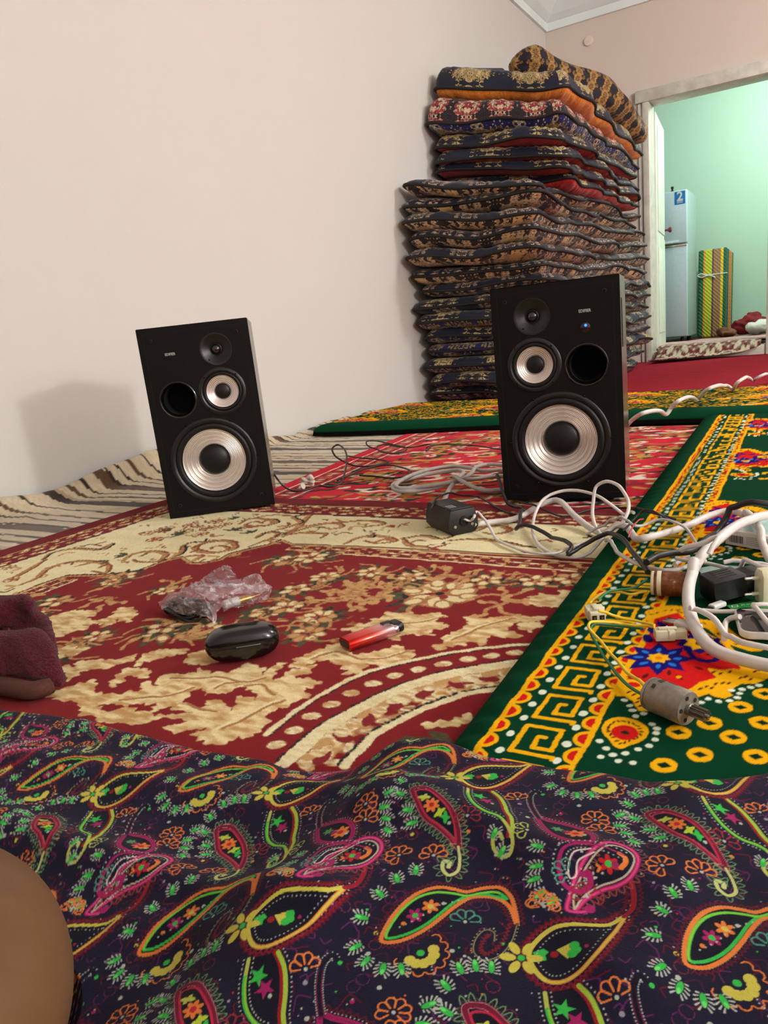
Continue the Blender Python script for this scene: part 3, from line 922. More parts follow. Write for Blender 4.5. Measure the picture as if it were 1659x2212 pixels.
# outline of the far edge of the blanket (metres), needed where the mat runs under it
BEDGE = [(1.0515, 0.3603), (1.1425, 0.3835), (1.2216, 0.3986), (1.2954, 0.4127), (1.3866, 0.4131), (1.4912, 0.4126), (1.5855, 0.4257), (1.6381, 0.4455), (1.6707, 0.4666), (1.712, 0.4708), (1.7503, 0.4668), (1.8041, 0.47), (1.8684, 0.4754), (1.8949, 0.48), (1.9136, 0.4945), (1.9402, 0.517), (1.979, 0.5395), (2.0329, 0.5605)]
bp = np.array(BEDGE)
B_PHI = np.arctan2(GX - bp[:, 0], bp[:, 1] - GY); B_RHO = np.hypot(GX - bp[:, 0], bp[:, 1] - GY)
_o = np.argsort(B_PHI); B_PHI = B_PHI[_o]; B_RHO = B_RHO[_o]


# ---------------------------------------------------------------- front rug, red and cream
K_RED, K_RED2, K_DRED = C(129, 18, 24), C(116, 15, 21), C(118, 16, 23)
K_CREAM, K_CREAM2 = C(238, 226, 180), C(228, 210, 158)
K_TAN, K_TAN2, K_BROWN = C(198, 154, 98), C(168, 112, 68), C(138, 72, 50)
K_BLK, K_GRN = C(34, 26, 24), C(84, 84, 54)
RX0, RY1 = .418, 1.447
def front_rug_canvas():
    cv = Canvas((.40, .36), (1.44, 0), (0, 1.11), 1700, 1330, K_RED, jag=.0024, seed=3)
    c = cv.c
    S, T = np.meshgrid((np.arange(cv.n) + .5) / cv.n * 1.44 + .40, (np.arange(cv.m) + .5) / cv.m * 1.11 + .36, indexing='ij')
    S = S + cv.JX; T = T + cv.JY
    rng = np.random.RandomState(4)
    # cream border with its wavy inner outline
    inner = [(0.8047, 0.658), (0.7729, 0.6783), (0.7639, 0.7504), (0.7721, 0.8128)] + [(0.8572, 0.8415), (0.8956, 0.8725), (0.8954, 0.9292), (0.9145, 0.9632), (0.9626, 0.9356), (0.986, 0.938), (1.008, 0.9688), (0.9998, 0.9997), (1.0181, 1.0375), (1.0388, 1.0671), (1.0451, 1.1044), (1.0918, 1.0808), (1.2189, 1.0937), (1.3702, 1.1038), (1.5641, 1.1093), (1.6941, 1.1153)]
    inner = [(.775, .30)] + inner[1:] + [(2.0, 1.108)]
    outer = [(2.0, RY1 - .150), (RX0 + .150, RY1 - .150), (RX0 + .150, .30)]
    cv.fill(inner + outer, K_CREAM, C(232, 217, 168), grain=25)
    # ornamental stripes (mirrored noise blobs) along the outside and inside of the border
    d = np.minimum(S - RX0, RY1 - T)
    along = np.where(S - RX0 < RY1 - T, T, S)
    um = np.abs((along / .058) % 2 - 1)
    for lo, hi in ((.072, .140), (.362, .398)):
        vm = np.abs(d - (lo + hi) / 2) / (hi - lo)
        nz = vnoise(um * .029 + 3 * lo, vm * .05, 130, 8, 2)
        m = (d > lo) & (d < hi)
        if lo > .3:
            m &= ~((S < 1.10) & (T > .80))
        cc = np.where((nz > .12)[..., None], np.where((nz > .42)[..., None], np.array(K_CREAM), np.array(K_TAN)), np.where((nz > -.02)[..., None], np.array(K_DRED), np.array(C(122, 26, 32))))
        c[m] = cc[m]
    # thin lines of the border
    for dd, w, col in ((.066, .005, K_BLK), (.0705, .006, K_TAN), (.1435, .005, K_DRED), (.149, .004, K_BLK), (.358, .005, K_CREAM2), (.401, .005, K_CREAM2)):
        m = np.abs(d - dd) < w / 2
        if dd > .3:
            m &= ~((S < 1.10) & (T > .80))
        c[m] = col
    iline = np.array(inner[2:-1])
    cv.line(iline, .0045, K_BLK); cv.line(iline + [.006, -.006], .006, K_TAN)
    def vine(p, w=.010, col=K_TAN2, dark=K_BROWN):
        q = sm(p, .006)
        ww = w * np.sin(np.linspace(.35, math.pi - .15, len(q)))
        cv.line(q + [.0022, .003], ww + .004, K_BLK if rng.rand() < .4 else dark)
        cv.line(q, ww, col, col2=K_TAN)
    def bloom(x, y, r, kind=0):
        cv.dot((x, y), r * 1.10, K_BLK, r * .95, rng.rand() * 3)
        n = 5 + rng.randint(3); a0 = rng.rand() * 6
        for k in range(n):
            a = a0 + k * math.tau / n
            cv.dot((x + r * .62 * math.cos(a), y + r * .62 * math.sin(a)), r * .50, K_TAN2 if kind == 0 else C(176, 70, 60), r * .40, a)
            cv.dot((x + r * .66 * math.cos(a), y + r * .66 * math.sin(a)), r * .36, K_CREAM2 if rng.rand() < .7 else K_TAN, r * .26, a)
        for k in range(4):
            a = rng.rand() * 6
            cv.dot((x + r * .3 * math.cos(a), y + r * .3 * math.sin(a)), r * .18, C(140, 40, 40), r * .10, a)
    def leafy(x, y, r, ang, col=K_GRN):
        for k in range(3):
            a = ang + (k - 1) * .7
            q = np.array([(x, y), (x + r * .5 * math.cos(a + .25), y + r * .5 * math.sin(a + .25)), (x + r * math.cos(a), y + r * math.sin(a)), (x + r * .5 * math.cos(a - .25), y + r * .5 * math.sin(a - .25))])
            cv.fill(q, col, C(64, 66, 44), grow=.002)
    # scrolls on the cream band
    for p in ([(0.9689, 1.0531), (0.9522, 1.0682), (0.9185, 1.071), (0.8961, 1.0573), (0.8873, 1.0369), (0.8978, 1.0117), (0.9333, 0.9928), (0.9647, 0.9951), (0.977, 1.0105), (0.9721, 1.0269), (0.9385, 1.0379), (0.9282, 1.0269), (0.9359, 1.0151)],
              [(0.8534, 1.1926), (0.8455, 1.2367), (0.879, 1.2417), (0.9247, 1.2261), (0.9354, 1.195), (0.9116, 1.1804), (0.8739, 1.1904), (0.8792, 1.219), (0.9077, 1.2069)],
              [(1.0075, 1.0429), (1.0135, 1.0986), (1.0209, 1.148), (1.0165, 1.1979), (0.989, 1.2584), (0.976, 1.2908), (0.9449, 1.2746), (0.8971, 1.2795), (0.8652, 1.263), (0.8489, 1.2372)],
              [(1.0319, 1.1209), (1.0317, 1.1598), (1.0494, 1.2034), (1.0659, 1.2269), (1.0954, 1.2317), (1.1166, 1.2095), (1.1057, 1.1926), (1.0674, 1.2012)],
              [(1.0312, 1.1304), (1.0528, 1.1537), (1.0985, 1.157), (1.1155, 1.1553), (1.1191, 1.1279)], [(0.8174, 0.9422), (0.8176, 0.9683), (0.8442, 0.9739), (0.8752, 0.9547), (0.8841, 0.9235), (0.8661, 0.9113)],
              [(0.9217, 0.9565), (0.9315, 0.9669), (0.9536, 0.9717), (0.958, 0.9401), (0.9602, 0.9248)], [(0.86, 1.0502), (0.8514, 1.0297), (0.8834, 0.991), (0.8964, 0.9678), (0.891, 0.9332)], [(0.9779, 1.1013), (0.9735, 1.1395), (1.0003, 1.1443), (1.0147, 1.1177)],
              [(1.1953, 1.0995), (1.1958, 1.134), (1.2134, 1.1609), (1.2569, 1.1572), (1.2819, 1.139), (1.2582, 1.1175), (1.2226, 1.1275)], [(1.2924, 1.1523), (1.33, 1.1155), (1.3657, 1.1121), (1.3818, 1.0999)], [(1.2863, 1.1569), (1.3235, 1.1812), (1.3658, 1.1663), (1.3779, 1.1912)],
              [(1.4076, 1.2316), (1.4221, 1.2704), (1.4553, 1.2637), (1.469, 1.2365), (1.4509, 1.216), (1.4249, 1.2228)], [(1.0252, 1.1912), (1.0505, 1.2226), (1.0924, 1.2431), (1.1455, 1.2653), (1.1974, 1.2464), (1.1609, 1.2141)], [(1.3831, 1.1585), (1.4183, 1.1762), (1.4675, 1.1748), (1.5247, 1.1546), (1.5502, 1.1497)],
              [(1.3017, 1.2378), (1.3439, 1.2638), (1.3882, 1.2524), (1.3724, 1.2254)], [(0.9613, 1.2963), (0.9469, 1.2714), (0.9978, 1.2281), (0.9898, 1.1852), (0.9681, 1.1286)], [(0.8987, 1.2124), (0.903, 1.2424), (0.9406, 1.219), (0.9359, 1.19)],
              [(0.6087, 0.8735), (0.5825, 0.9165), (0.6092, 0.9474), (0.6707, 0.9601), (0.6678, 0.9982), (0.6879, 0.9636), (0.6659, 0.9465)], [(0.8872, 1.0168), (0.8878, 1.0606), (0.9446, 1.0653), (0.9852, 1.0249), (0.9618, 0.9968), (0.9174, 1.005)], [(0.7252, 0.7422), (0.7207, 0.7802), (0.689, 0.8244), (0.6827, 0.8558), (0.7124, 0.8851), (0.8077, 0.8737), (0.8396, 0.8396), (0.8001, 0.8403)],
              [(0.6737, 0.7485), (0.6563, 0.7953), (0.6172, 0.8754)], [(0.734, 0.8566), (0.7477, 0.8818), (0.7845, 0.8847), (0.795, 0.8601)], [(0.8078, 0.9065), (0.7891, 0.9483), (0.8132, 0.9713), (0.8643, 0.9645), (0.8842, 0.9237), (0.8512, 0.9108), (0.8208, 0.9207)]):
        vine(p)
    def on_cream(x, y):
        return RX0 + .17 < x and y < RY1 - .17 and (x < .755 or y > 1.13 or (y > .83 + (x - .77) * .45 and x < 1.05))
    for k in range(420):
        x, y = rng.uniform(RX0 + .16, 1.80), rng.uniform(.36, RY1 - .16)
        if not on_cream(x, y):
            continue
        a = rng.rand() * 6; L = rng.uniform(.008, .022)
        col = (K_TAN, K_TAN2, K_BROWN, K_BLK, C(160, 60, 52), K_GRN)[rng.choice(6, p=[.34, .26, .16, .08, .08, .08])]
        cv.line(sm([(x, y), (x + L * math.cos(a), y + L * math.sin(a)), (x + L * 1.6 * math.cos(a + .8), y + L * 1.6 * math.sin(a + .8))], .004), np.linspace(rng.uniform(.003, .008), .0015, 1), col)
    for (x, y) in [(0.8068, 1.1521), (0.7462, 1.0478), (0.7675, 1.1132), (0.7784, 1.2033), (0.7644, 1.1559), (0.8236, 1.1878), (0.701, 1.1123), (0.6794, 1.087), (0.827, 1.1031)] + [(0.6893, 1.0844), (0.696, 1.1293), (0.735, 1.1659)]:
        bloom(x, y, rng.uniform(.014, .024), rng.randint(2))
    for (x, y) in [(0.7853, 1.0955), (0.8848, 1.1442), (0.8127, 1.2435), (0.9434, 1.1342), (0.718, 1.1152)] + [(0.7746, 1.0997), (0.8775, 1.146), (0.7811, 0.9466)]:
        leafy(x, y, .028, rng.rand() * 6)
    for k in range(9):     # further roses along the left part of the border
        y = .40 + k * .052
        bloom(RX0 + .215 + .05 * math.sin(k * 2.1), y, .013 + .006 * rng.rand(), k % 2)
    # garland in the red field
    for p, s in (([(0.8882, 0.7055), (0.8941, 0.8329), (1.1845, 0.6545), (1.236, 0.6893), (1.0992, 0.57)], .026), ([(1.2734, 0.9262), (1.2627, 0.8609), (1.3691, 0.7737), (1.3887, 0.7189), (1.3382, 0.9673), (1.4159, 0.971), (1.5363, 0.977), (1.6079, 0.9904), (1.6542, 1.0109)], .024), ([(1.1525, 0.9901), (1.1824, 1.0143)], .030),
                 ([(1.1692, 0.6748), (1.2364, 0.6888), (1.2806, 0.7667), (1.2976, 0.7922), (1.4165, 0.9606)], .024), ([(1.4932, 0.9041)], .050), ([(1.0408, 0.7972), (0.8994, 0.8055), (0.9105, 0.6486), (1.0934, 0.6201)], .018)):
        for (x, y) in p:
            for q in range(3):
                leafy(x, y, s * 1.75, rng.rand() * 6, K_GRN if rng.rand() < .8 else K_BLK)
            for q in range(4):
                a = rng.rand() * 6
                cv.line(sm([(x, y), (x + s * 1.4 * math.cos(a), y + s * 1.4 * math.sin(a)), (x + s * 2.3 * math.cos(a + .5), y + s * 2.3 * math.sin(a + .5))], .005), .005, K_TAN2, col2=K_TAN)
            bloom(x, y, s)
            if s > .04:
                for k in range(6):
                    a = k * 1.05
                    cv.dot((x + s * .9 * math.cos(a), y + s * .9 * math.sin(a)), s * .34, K_TAN2, s * .26, a)
                    cv.dot((x + s * .92 * math.cos(a), y + s * .92 * math.sin(a)), s * .26, K_CREAM2, s * .18, a)
    # branching tan sprays between the flowers
    for (x, y) in [(1.4074, 0.8988), (1.3691, 0.9162), (1.3429, 0.8729), (1.3828, 0.849), (1.4163, 0.9191), (1.3465, 0.8307), (1.5835, 0.9199), (1.4948, 0.976), (1.5949, 0.8836), (1.4629, 0.9874)] + [(0.8005, 0.6985), (0.9721, 0.745), (1.0279, 0.829), (1.0072, 0.6765), (1.2291, 0.6499)] + [(1.3583, 0.8897), (1.4036, 0.8642), (1.3578, 0.8667)]:
        for q in range(5):
            a = rng.rand() * 6; L = rng.uniform(.02, .05)
            cv.line(sm([(x, y), (x + L * .5 * math.cos(a), y + L * .5 * math.sin(a)), (x + L * math.cos(a + .4), y + L * math.sin(a + .4))], .005), np.array([.007]), K_TAN2, col2=K_TAN)
            cv.dot((x + L * math.cos(a + .4), y + L * math.sin(a + .4)), .009, K_TAN, .005, a)
    # loose tan knots scattered through the garland
    cv.mottle([(1.1454, 0.9654), (1.3283, 0.9964), (1.4581, 1.0265), (1.5747, 1.024), (1.5823, 0.9618), (1.539, 0.8527), (1.4629, 0.8467), (1.4323, 0.8224), (1.4471, 0.7013), (1.405, 0.6755), (1.3556, 0.6986)] , [(.44, K_TAN2), (.56, K_TAN)], 55, 41)
    cv.mottle([(0.8542, 0.7303), (0.9201, 0.8108), (1.0393, 0.7798), (1.0053, 0.6909), (1.1614, 0.6349), (1.2238, 0.6986), (1.2855, 0.6735), (1.2352, 0.6281), (1.1518, 0.5957), (1.0761, 0.5959), (0.9648, 0.6495)], [(.42, K_TAN2), (.54, K_TAN)], 55, 43)
    # large cream leaves and acanthus
    def leaf(p, holes=()):
        def rag(q, amp):        # ragged, stepped outline of knotted pile
            q = polyres(np.vstack([q, q[:1]]), .0045)
            n = normals(q)
            return q + n * (rng.randn(len(q), 1) * amp + amp * .8 * np.sin(np.arange(len(q)) * 1.9)[:, None])
        cv.fill(rag(p, .0022), C(196, 150, 94), C(236, 216, 162), grow=.0022, grain=60)
        for h in holes:
            cv.fill(rag(h, .0020), K_RED)
    leaf([(1.4302, 0.7452), (1.4397, 0.769), (1.4571, 0.7706), (1.4469, 0.7927), (1.4623, 0.8008), (1.4544, 0.8172), (1.474, 0.8154), (1.4881, 0.8231), (1.502, 0.8197), (1.5265, 0.8357), (1.5385, 0.8231), (1.532, 0.8069), (1.558, 0.7941), (1.5419, 0.7758), (1.5499, 0.7652), (1.5283, 0.7586), (1.5107, 0.7597), (1.5133, 0.7347), (1.4974, 0.7425), (1.4827, 0.738), (1.4595, 0.7374), (1.4474, 0.747)])
    leaf([(1.5696, 0.7311), (1.5749, 0.7418), (1.5692, 0.7648), (1.5734, 0.7789), (1.5824, 0.7947), (1.5819, 0.808), (1.5674, 0.8315), (1.5733, 0.8404), (1.5862, 0.8299), (1.602, 0.8381), (1.6189, 0.8501), (1.649, 0.8553), (1.6679, 0.8608), (1.6603, 0.8449), (1.6344, 0.8372), (1.6294, 0.809), (1.6552, 0.7946), (1.6416, 0.7842), (1.6178, 0.7862), (1.6223, 0.7568), (1.6031, 0.766), (1.5954, 0.7483), (1.583, 0.7414), (1.5767, 0.7275)])
    leaf([(1.6402, 0.8288), (1.6544, 0.8397), (1.6691, 0.8341), (1.6594, 0.8181), (1.6647, 0.8101), (1.6492, 0.8182)]); leaf([(1.6253, 0.9232), (1.6332, 0.9414), (1.6587, 0.9401), (1.662, 0.9655), (1.6706, 0.9554), (1.6753, 0.9212), (1.6708, 0.9011), (1.6525, 0.8997), (1.6327, 0.898)])
    leaf([(1.4275, 0.6299), (1.4268, 0.6584), (1.4363, 0.6824), (1.4471, 0.7013), (1.4559, 0.7104), (1.4708, 0.6965), (1.4709, 0.6786), (1.4904, 0.6791), (1.5036, 0.6892), (1.5139, 0.7044), (1.5207, 0.7216), (1.5393, 0.7125), (1.5519, 0.7166), (1.5564, 0.7007), (1.553, 0.6827), (1.5442, 0.6798), (1.5388, 0.6617), (1.5247, 0.6678), (1.5113, 0.6634), (1.5263, 0.639), (1.5076, 0.6352), (1.4894, 0.6506), (1.4711, 0.6613), (1.4502, 0.6544), (1.4428, 0.6406), (1.4378, 0.6278)])
    leaf([(0.9414, 0.639), (0.9503, 0.6601), (0.9594, 0.6816), (0.9993, 0.6892), (1.0145, 0.6787), (1.0094, 0.659), (1.0419, 0.6615), (1.0488, 0.6813), (1.0334, 0.7141), (1.0512, 0.7192), (1.0825, 0.6984), (1.0956, 0.6739), (1.0665, 0.6794), (1.0796, 0.6588), (1.0514, 0.6538), (1.032, 0.6446), (1.0533, 0.634), (1.0433, 0.6209), (1.0374, 0.5964), (1.0139, 0.602), (0.9848, 0.6201)])
    leaf([(1.1647, 0.5157), (1.1477, 0.5492), (1.1668, 0.5556), (1.1859, 0.5673), (1.1954, 0.5731), (1.2028, 0.5865), (1.2165, 0.5774), (1.2091, 0.5643), (1.2042, 0.5521), (1.1809, 0.5391), (1.1762, 0.5221), (1.1806, 0.5063)])
    leaf([(1.2341, 0.5647), (1.2172, 0.594), (1.2273, 0.6113), (1.2441, 0.6195), (1.2677, 0.6271), (1.2663, 0.61), (1.2495, 0.5963), (1.2394, 0.5796)]); leaf([(1.2852, 0.5974), (1.2807, 0.6201), (1.293, 0.6324), (1.3127, 0.6305), (1.3323, 0.6155), (1.3221, 0.6018), (1.3063, 0.594)])
    leaf([(1.2408, 0.5222), (1.2354, 0.5384), (1.2298, 0.5571), (1.2497, 0.56), (1.2666, 0.5601), (1.2756, 0.5467), (1.269, 0.5426), (1.2519, 0.5459), (1.2466, 0.5386), (1.2506, 0.5274), (1.2485, 0.5196), (1.2555, 0.51)])
    leaf([(1.1975, 0.47), (1.2001, 0.4869), (1.2027, 0.5018), (1.2185, 0.5169), (1.2369, 0.4997), (1.242, 0.4835), (1.2391, 0.4694), (1.2163, 0.4656)]); leaf([(1.141, 0.5257), (1.1383, 0.538), (1.1552, 0.5304), (1.1577, 0.5184)]); leaf([(1.0843, 0.5594), (1.083, 0.5767), (1.1039, 0.5774), (1.1172, 0.57), (1.1152, 0.558)])
    leaf([(1.2408, 0.4749), (1.239, 0.494), (1.2604, 0.4949), (1.2697, 0.4982), (1.2832, 0.4997), (1.2846, 0.5134), (1.3053, 0.514), (1.2862, 0.5292), (1.2857, 0.5395), (1.3043, 0.5304), (1.3177, 0.5317), (1.2954, 0.5446), (1.2908, 0.5591), (1.3039, 0.5654), (1.3209, 0.5675), (1.3261, 0.5838), (1.3437, 0.5807), (1.3736, 0.5926), (1.37, 0.606), (1.3751, 0.6189), (1.3879, 0.6157), (1.4004, 0.6125), (1.4111, 0.5948), (1.4097, 0.6156), (1.4132, 0.6334), (1.4204, 0.6192), (1.4231, 0.5989), (1.4391, 0.5907), (1.4409, 0.605), (1.4354, 0.6171), (1.4461, 0.6279), (1.4549, 0.6417), (1.4554, 0.6204), (1.4489, 0.6043), (1.4914, 0.6055), (1.4814, 0.5922), (1.473, 0.5796), (1.4952, 0.578), (1.4873, 0.5629), (1.4868, 0.5478), (1.4743, 0.5374), (1.4753, 0.5234), (1.487, 0.5111), (1.4907, 0.4965), (1.4869, 0.4873), (1.4735, 0.4797), (1.4765, 0.4706), (1.4679, 0.4599), (1.4309, 0.4662), (1.4341, 0.4793), (1.4147, 0.468), (1.4108, 0.4612), (1.3915, 0.4674), (1.3953, 0.4799), (1.4041, 0.486), (1.3783, 0.4836), (1.3672, 0.4723), (1.3634, 0.4653), (1.3421, 0.4546), (1.3151, 0.4502), (1.2799, 0.4548)],
         ([(1.3681, 0.5172), (1.3583, 0.536), (1.3619, 0.5488), (1.3737, 0.5447), (1.3818, 0.5363), (1.39, 0.544), (1.4027, 0.5469), (1.4016, 0.561), (1.4136, 0.5669), (1.4297, 0.5612), (1.4427, 0.5501), (1.4435, 0.5427), (1.4312, 0.5506), (1.4217, 0.5488), (1.4202, 0.542), (1.4291, 0.533), (1.4355, 0.5175), (1.4241, 0.5252), (1.4099, 0.5306), (1.3953, 0.5301), (1.3918, 0.5257), (1.4022, 0.5157), (1.3931, 0.5124), (1.3813, 0.5127)],
          [(1.3132, 0.4866), (1.3202, 0.4969), (1.3397, 0.4977), (1.3457, 0.4968), (1.346, 0.4864), (1.3329, 0.4801)], [(1.3583, 0.4806), (1.3545, 0.497), (1.3585, 0.5045), (1.3704, 0.4968), (1.3971, 0.5006), (1.3882, 0.4944), (1.367, 0.4852)], [(1.4124, 0.4632), (1.418, 0.4719), (1.4345, 0.4808), (1.4323, 0.472), (1.4205, 0.4623)], [(1.3675, 0.4668), (1.3736, 0.479), (1.3901, 0.485), (1.4034, 0.4829), (1.3921, 0.4704), (1.3847, 0.4649)],
          [(1.276, 0.4716), (1.2886, 0.4824), (1.3056, 0.4824), (1.3069, 0.4706), (1.2923, 0.4653)]))
    # lighter ribs on the acanthus
    for p in ([(1.2863, 0.4879), (1.3081, 0.5021), (1.3359, 0.5184), (1.3481, 0.5423)], [(1.3022, 0.5504), (1.3304, 0.5601), (1.3588, 0.5734), (1.3985, 0.5733), (1.4141, 0.5889)], [(1.4052, 0.5656), (1.4206, 0.5743), (1.4451, 0.5603), (1.4513, 0.5593)], [(1.4468, 0.4827), (1.4556, 0.5078), (1.4608, 0.5325), (1.4701, 0.5537)], [(1.3744, 0.5482), (1.3769, 0.5624), (1.3925, 0.5712)], [(1.3699, 0.5086), (1.3929, 0.5049), (1.4136, 0.5066)], [(1.4489, 0.7543), (1.4777, 0.7768), (1.5099, 0.7934), (1.5309, 0.8209)], [(1.5744, 0.7539), (1.5897, 0.7904), (1.6011, 0.8137), (1.6226, 0.8406)], [(1.4361, 0.6498), (1.4511, 0.6781), (1.4964, 0.6696), (1.5208, 0.6833), (1.5398, 0.7068)]):
        cv.line(sm(p, .006), .005, C(234, 216, 164)); cv.line(sm(p, .006) + [.006, .004], .004, C(168, 116, 70))
    # medallion: three curved bands
    a1 = sm([(1.5027, 0.4933), (1.5019, 0.5129), (1.5061, 0.5755), (1.5204, 0.6318), (1.5468, 0.6752), (1.5808, 0.7086), (1.6168, 0.7403), (1.6729, 0.7729)] + [(1.76, .80), (1.84, .82)], .008)
    a2 = sm([(1.548, 0.4545), (1.5475, 0.4698), (1.5469, 0.5178), (1.5584, 0.5717), (1.5769, 0.6216), (1.6036, 0.6628), (1.6367, 0.6945), (1.6746, 0.7257)] + [(1.76, .755), (1.84, .77)], .008)
    a3 = sm([(1.6075, 0.4745), (1.6064, 0.4926), (1.6057, 0.5322), (1.6219, 0.5819), (1.6459, 0.623), (1.6734, 0.6508)] + [(1.76, .685), (1.84, .695)], .008)
    n = min(len(a1), len(a2), len(a3))
    res = lambda p, k=60: np.stack([np.interp(np.linspace(0, len(p) - 1, k), np.arange(len(p)), p[:, i]) for i in (0, 1)], 1)
    b1, b2, b3 = res(a1), res(a2), res(a3)
    cv.fill(np.vstack([b1, b2[::-1]]), K_RED)
    cv.fill(np.vstack([b2, b3[::-1]]), K_RED)
    cv.mottle(np.vstack([b2, b3[::-1]]), [(-.05, K_TAN2), (.08, K_TAN), (.25, K_CREAM2), (.60, C(132, 28, 30))], 62, 17)
    core = np.vstack([b3, [(1.84, .36), (1.60, .36)]])
    cv.fill(core, K_RED)
    for i in range(60):
        f = i / 60
        # cream clumps between the second and third band
        p, q = b2[i], b3[i]
        w = rng.rand()
        cv.dot(p * (.72 - .2 * w) + q * (.28 + .2 * w), rng.uniform(.008, .014), K_CREAM if w > .4 else K_TAN, rng.uniform(.005, .009), rng.rand() * 3, col2=K_TAN)
        if i % 5 == 2:
            cv.dot(p * .45 + q * .55, .013, C(132, 30, 34), .007, rng.rand() * 3)
        if i % 4 == 1:
            cv.dot(p * .2 + q * .8, .010, K_TAN2, .005, rng.rand() * 3, col2=K_CREAM)
    cv.line(b2 * .86 + b3 * .14, .011, K_CREAM, col2=C(226, 206, 156))
    for k in range(18):
        i = 1 + k * 3.3
        p = np.array([np.interp(i, np.arange(60), b1[:, 0] * .5 + b2[:, 0] * .5), np.interp(i, np.arange(60), b1[:, 1] * .5 + b2[:, 1] * .5)])
        cv.dot(p, .0095, K_TAN, .0075, .5, col2=K_CREAM)
    for b in (b1, b2, b3):
        w = .0075 if b is not b3 else .010
        cv.line(b, w, K_CREAM, col2=C(226, 208, 160))
        nr = normals(b)
        for k in range(0, 59):
            for f in (0.0, .33, .66):
                if rng.rand() < .75:
                    p = b[k] * (1 - f) + b[k + 1] * f
                    sgn = 1 if b is not b1 else -1
                    cv.dot(p + nr[k] * sgn * (w / 2 + .0012), .0022, K_BLK, .0016, rng.rand() * 3)
    for p in ([(1.6398, 0.5643), (1.6543, 0.5736), (1.6759, 0.5855), (1.6699, 0.5715), (1.653, 0.5633)], [(1.6652, 0.5816), (1.6712, 0.5959), (1.68, 0.595), (1.6771, 0.5781)]):
        leaf(p)
    for p in ([(1.6303, 0.523), (1.6366, 0.5382), (1.6548, 0.5433), (1.6647, 0.5398), (1.6591, 0.5269), (1.6396, 0.5177)], [(1.6535, 0.554), (1.6672, 0.5554), (1.68, 0.5456), (1.6771, 0.5391), (1.6617, 0.5459)]):
        cv.fill(p, C(92, 84, 52), C(70, 66, 42), grow=.002)
    # the plain dark outer band
    m = (S - RX0 < .064) | (RY1 - T < .060)
    c[m] = np.array(K_DRED) * (1 + .08 * rng.randn(int(m.sum()), 1))
    return cv
CV_RUG = front_rug_canvas()
def rug_col(X, Y):
    k = 1 + .10 * vnoise(X, Y, 420, 7, 2) + .05 * vnoise(X, Y, 9, 8, 2)
    return np.clip(CV_RUG.sample(X, Y) * k[..., None], 0, 1)
phi = np.r_[np.linspace(math.radians(84), math.radians(62.3), 50), np.linspace(math.radians(62), math.radians(9), 820), np.linspace(math.radians(8.5), math.radians(-30), 40)]
rfar = ray_lines(phi, [(-1, 0, -RX0), (0, 1, RY1), (1, 0, 2.6)])
cor = math.atan2(GX - RX0, RY1 - GY)
phi[np.argmin(np.abs(phi - cor))] = cor
rfar = ray_lines(phi, [(-1, 0, -RX0), (0, 1, RY1), (1, 0, 2.6)])
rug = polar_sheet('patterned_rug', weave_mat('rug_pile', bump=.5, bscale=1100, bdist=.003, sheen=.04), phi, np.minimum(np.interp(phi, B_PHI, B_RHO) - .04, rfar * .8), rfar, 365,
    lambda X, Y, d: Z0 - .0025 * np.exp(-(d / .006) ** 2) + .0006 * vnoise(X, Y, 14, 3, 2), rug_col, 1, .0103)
tag(rug, 'dark red rug with cream scroll border and beige leaves, holding lighter and case', 'rug')

# ---------------------------------------------------------------- green velour mats
Q_GRN, Q_GRN2, Q_YEL, Q_RED, Q_WHT, Q_NAVY, Q_CYAN, Q_DK = C(5, 58, 34), C(4, 44, 28), C(240, 176, 16), C(204, 28, 26), C(222, 232, 208), C(24, 20, 104), C(40, 120, 214), C(84, 26, 16)
PV = .53
EDGE_A, EDGE_B = (1.712, .50), (1.645, 2.55)      # left edge of the long mat
ed = np.array(EDGE_B) - np.array(EDGE_A); ed /= np.linalg.norm(ed)
en = np.array([ed[1], -ed[0]])                     # towards the right
def mat_uv(x, y):
    dx, dy = x - EDGE_A[0], y - EDGE_A[1]
    return dx * en[0] + dy * en[1], dx * ed[0] + dy * ed[1]
def pat(u, v):
    """position in the printed pattern: the border runs slightly aslant to the edge"""
    u1 = np.interp(v, [0, .35, .95, 2.0], [.0165, .024, .033, .035]); w = np.interp(v, [0, .35, .95, 2.0], [.078, .083, .088, .094])
    return .027 + (u - u1) * (.092 / w), v
def uvl(pts):
    return [tuple(float(k) for k in pat(*mat_uv(*p))) for p in pts]
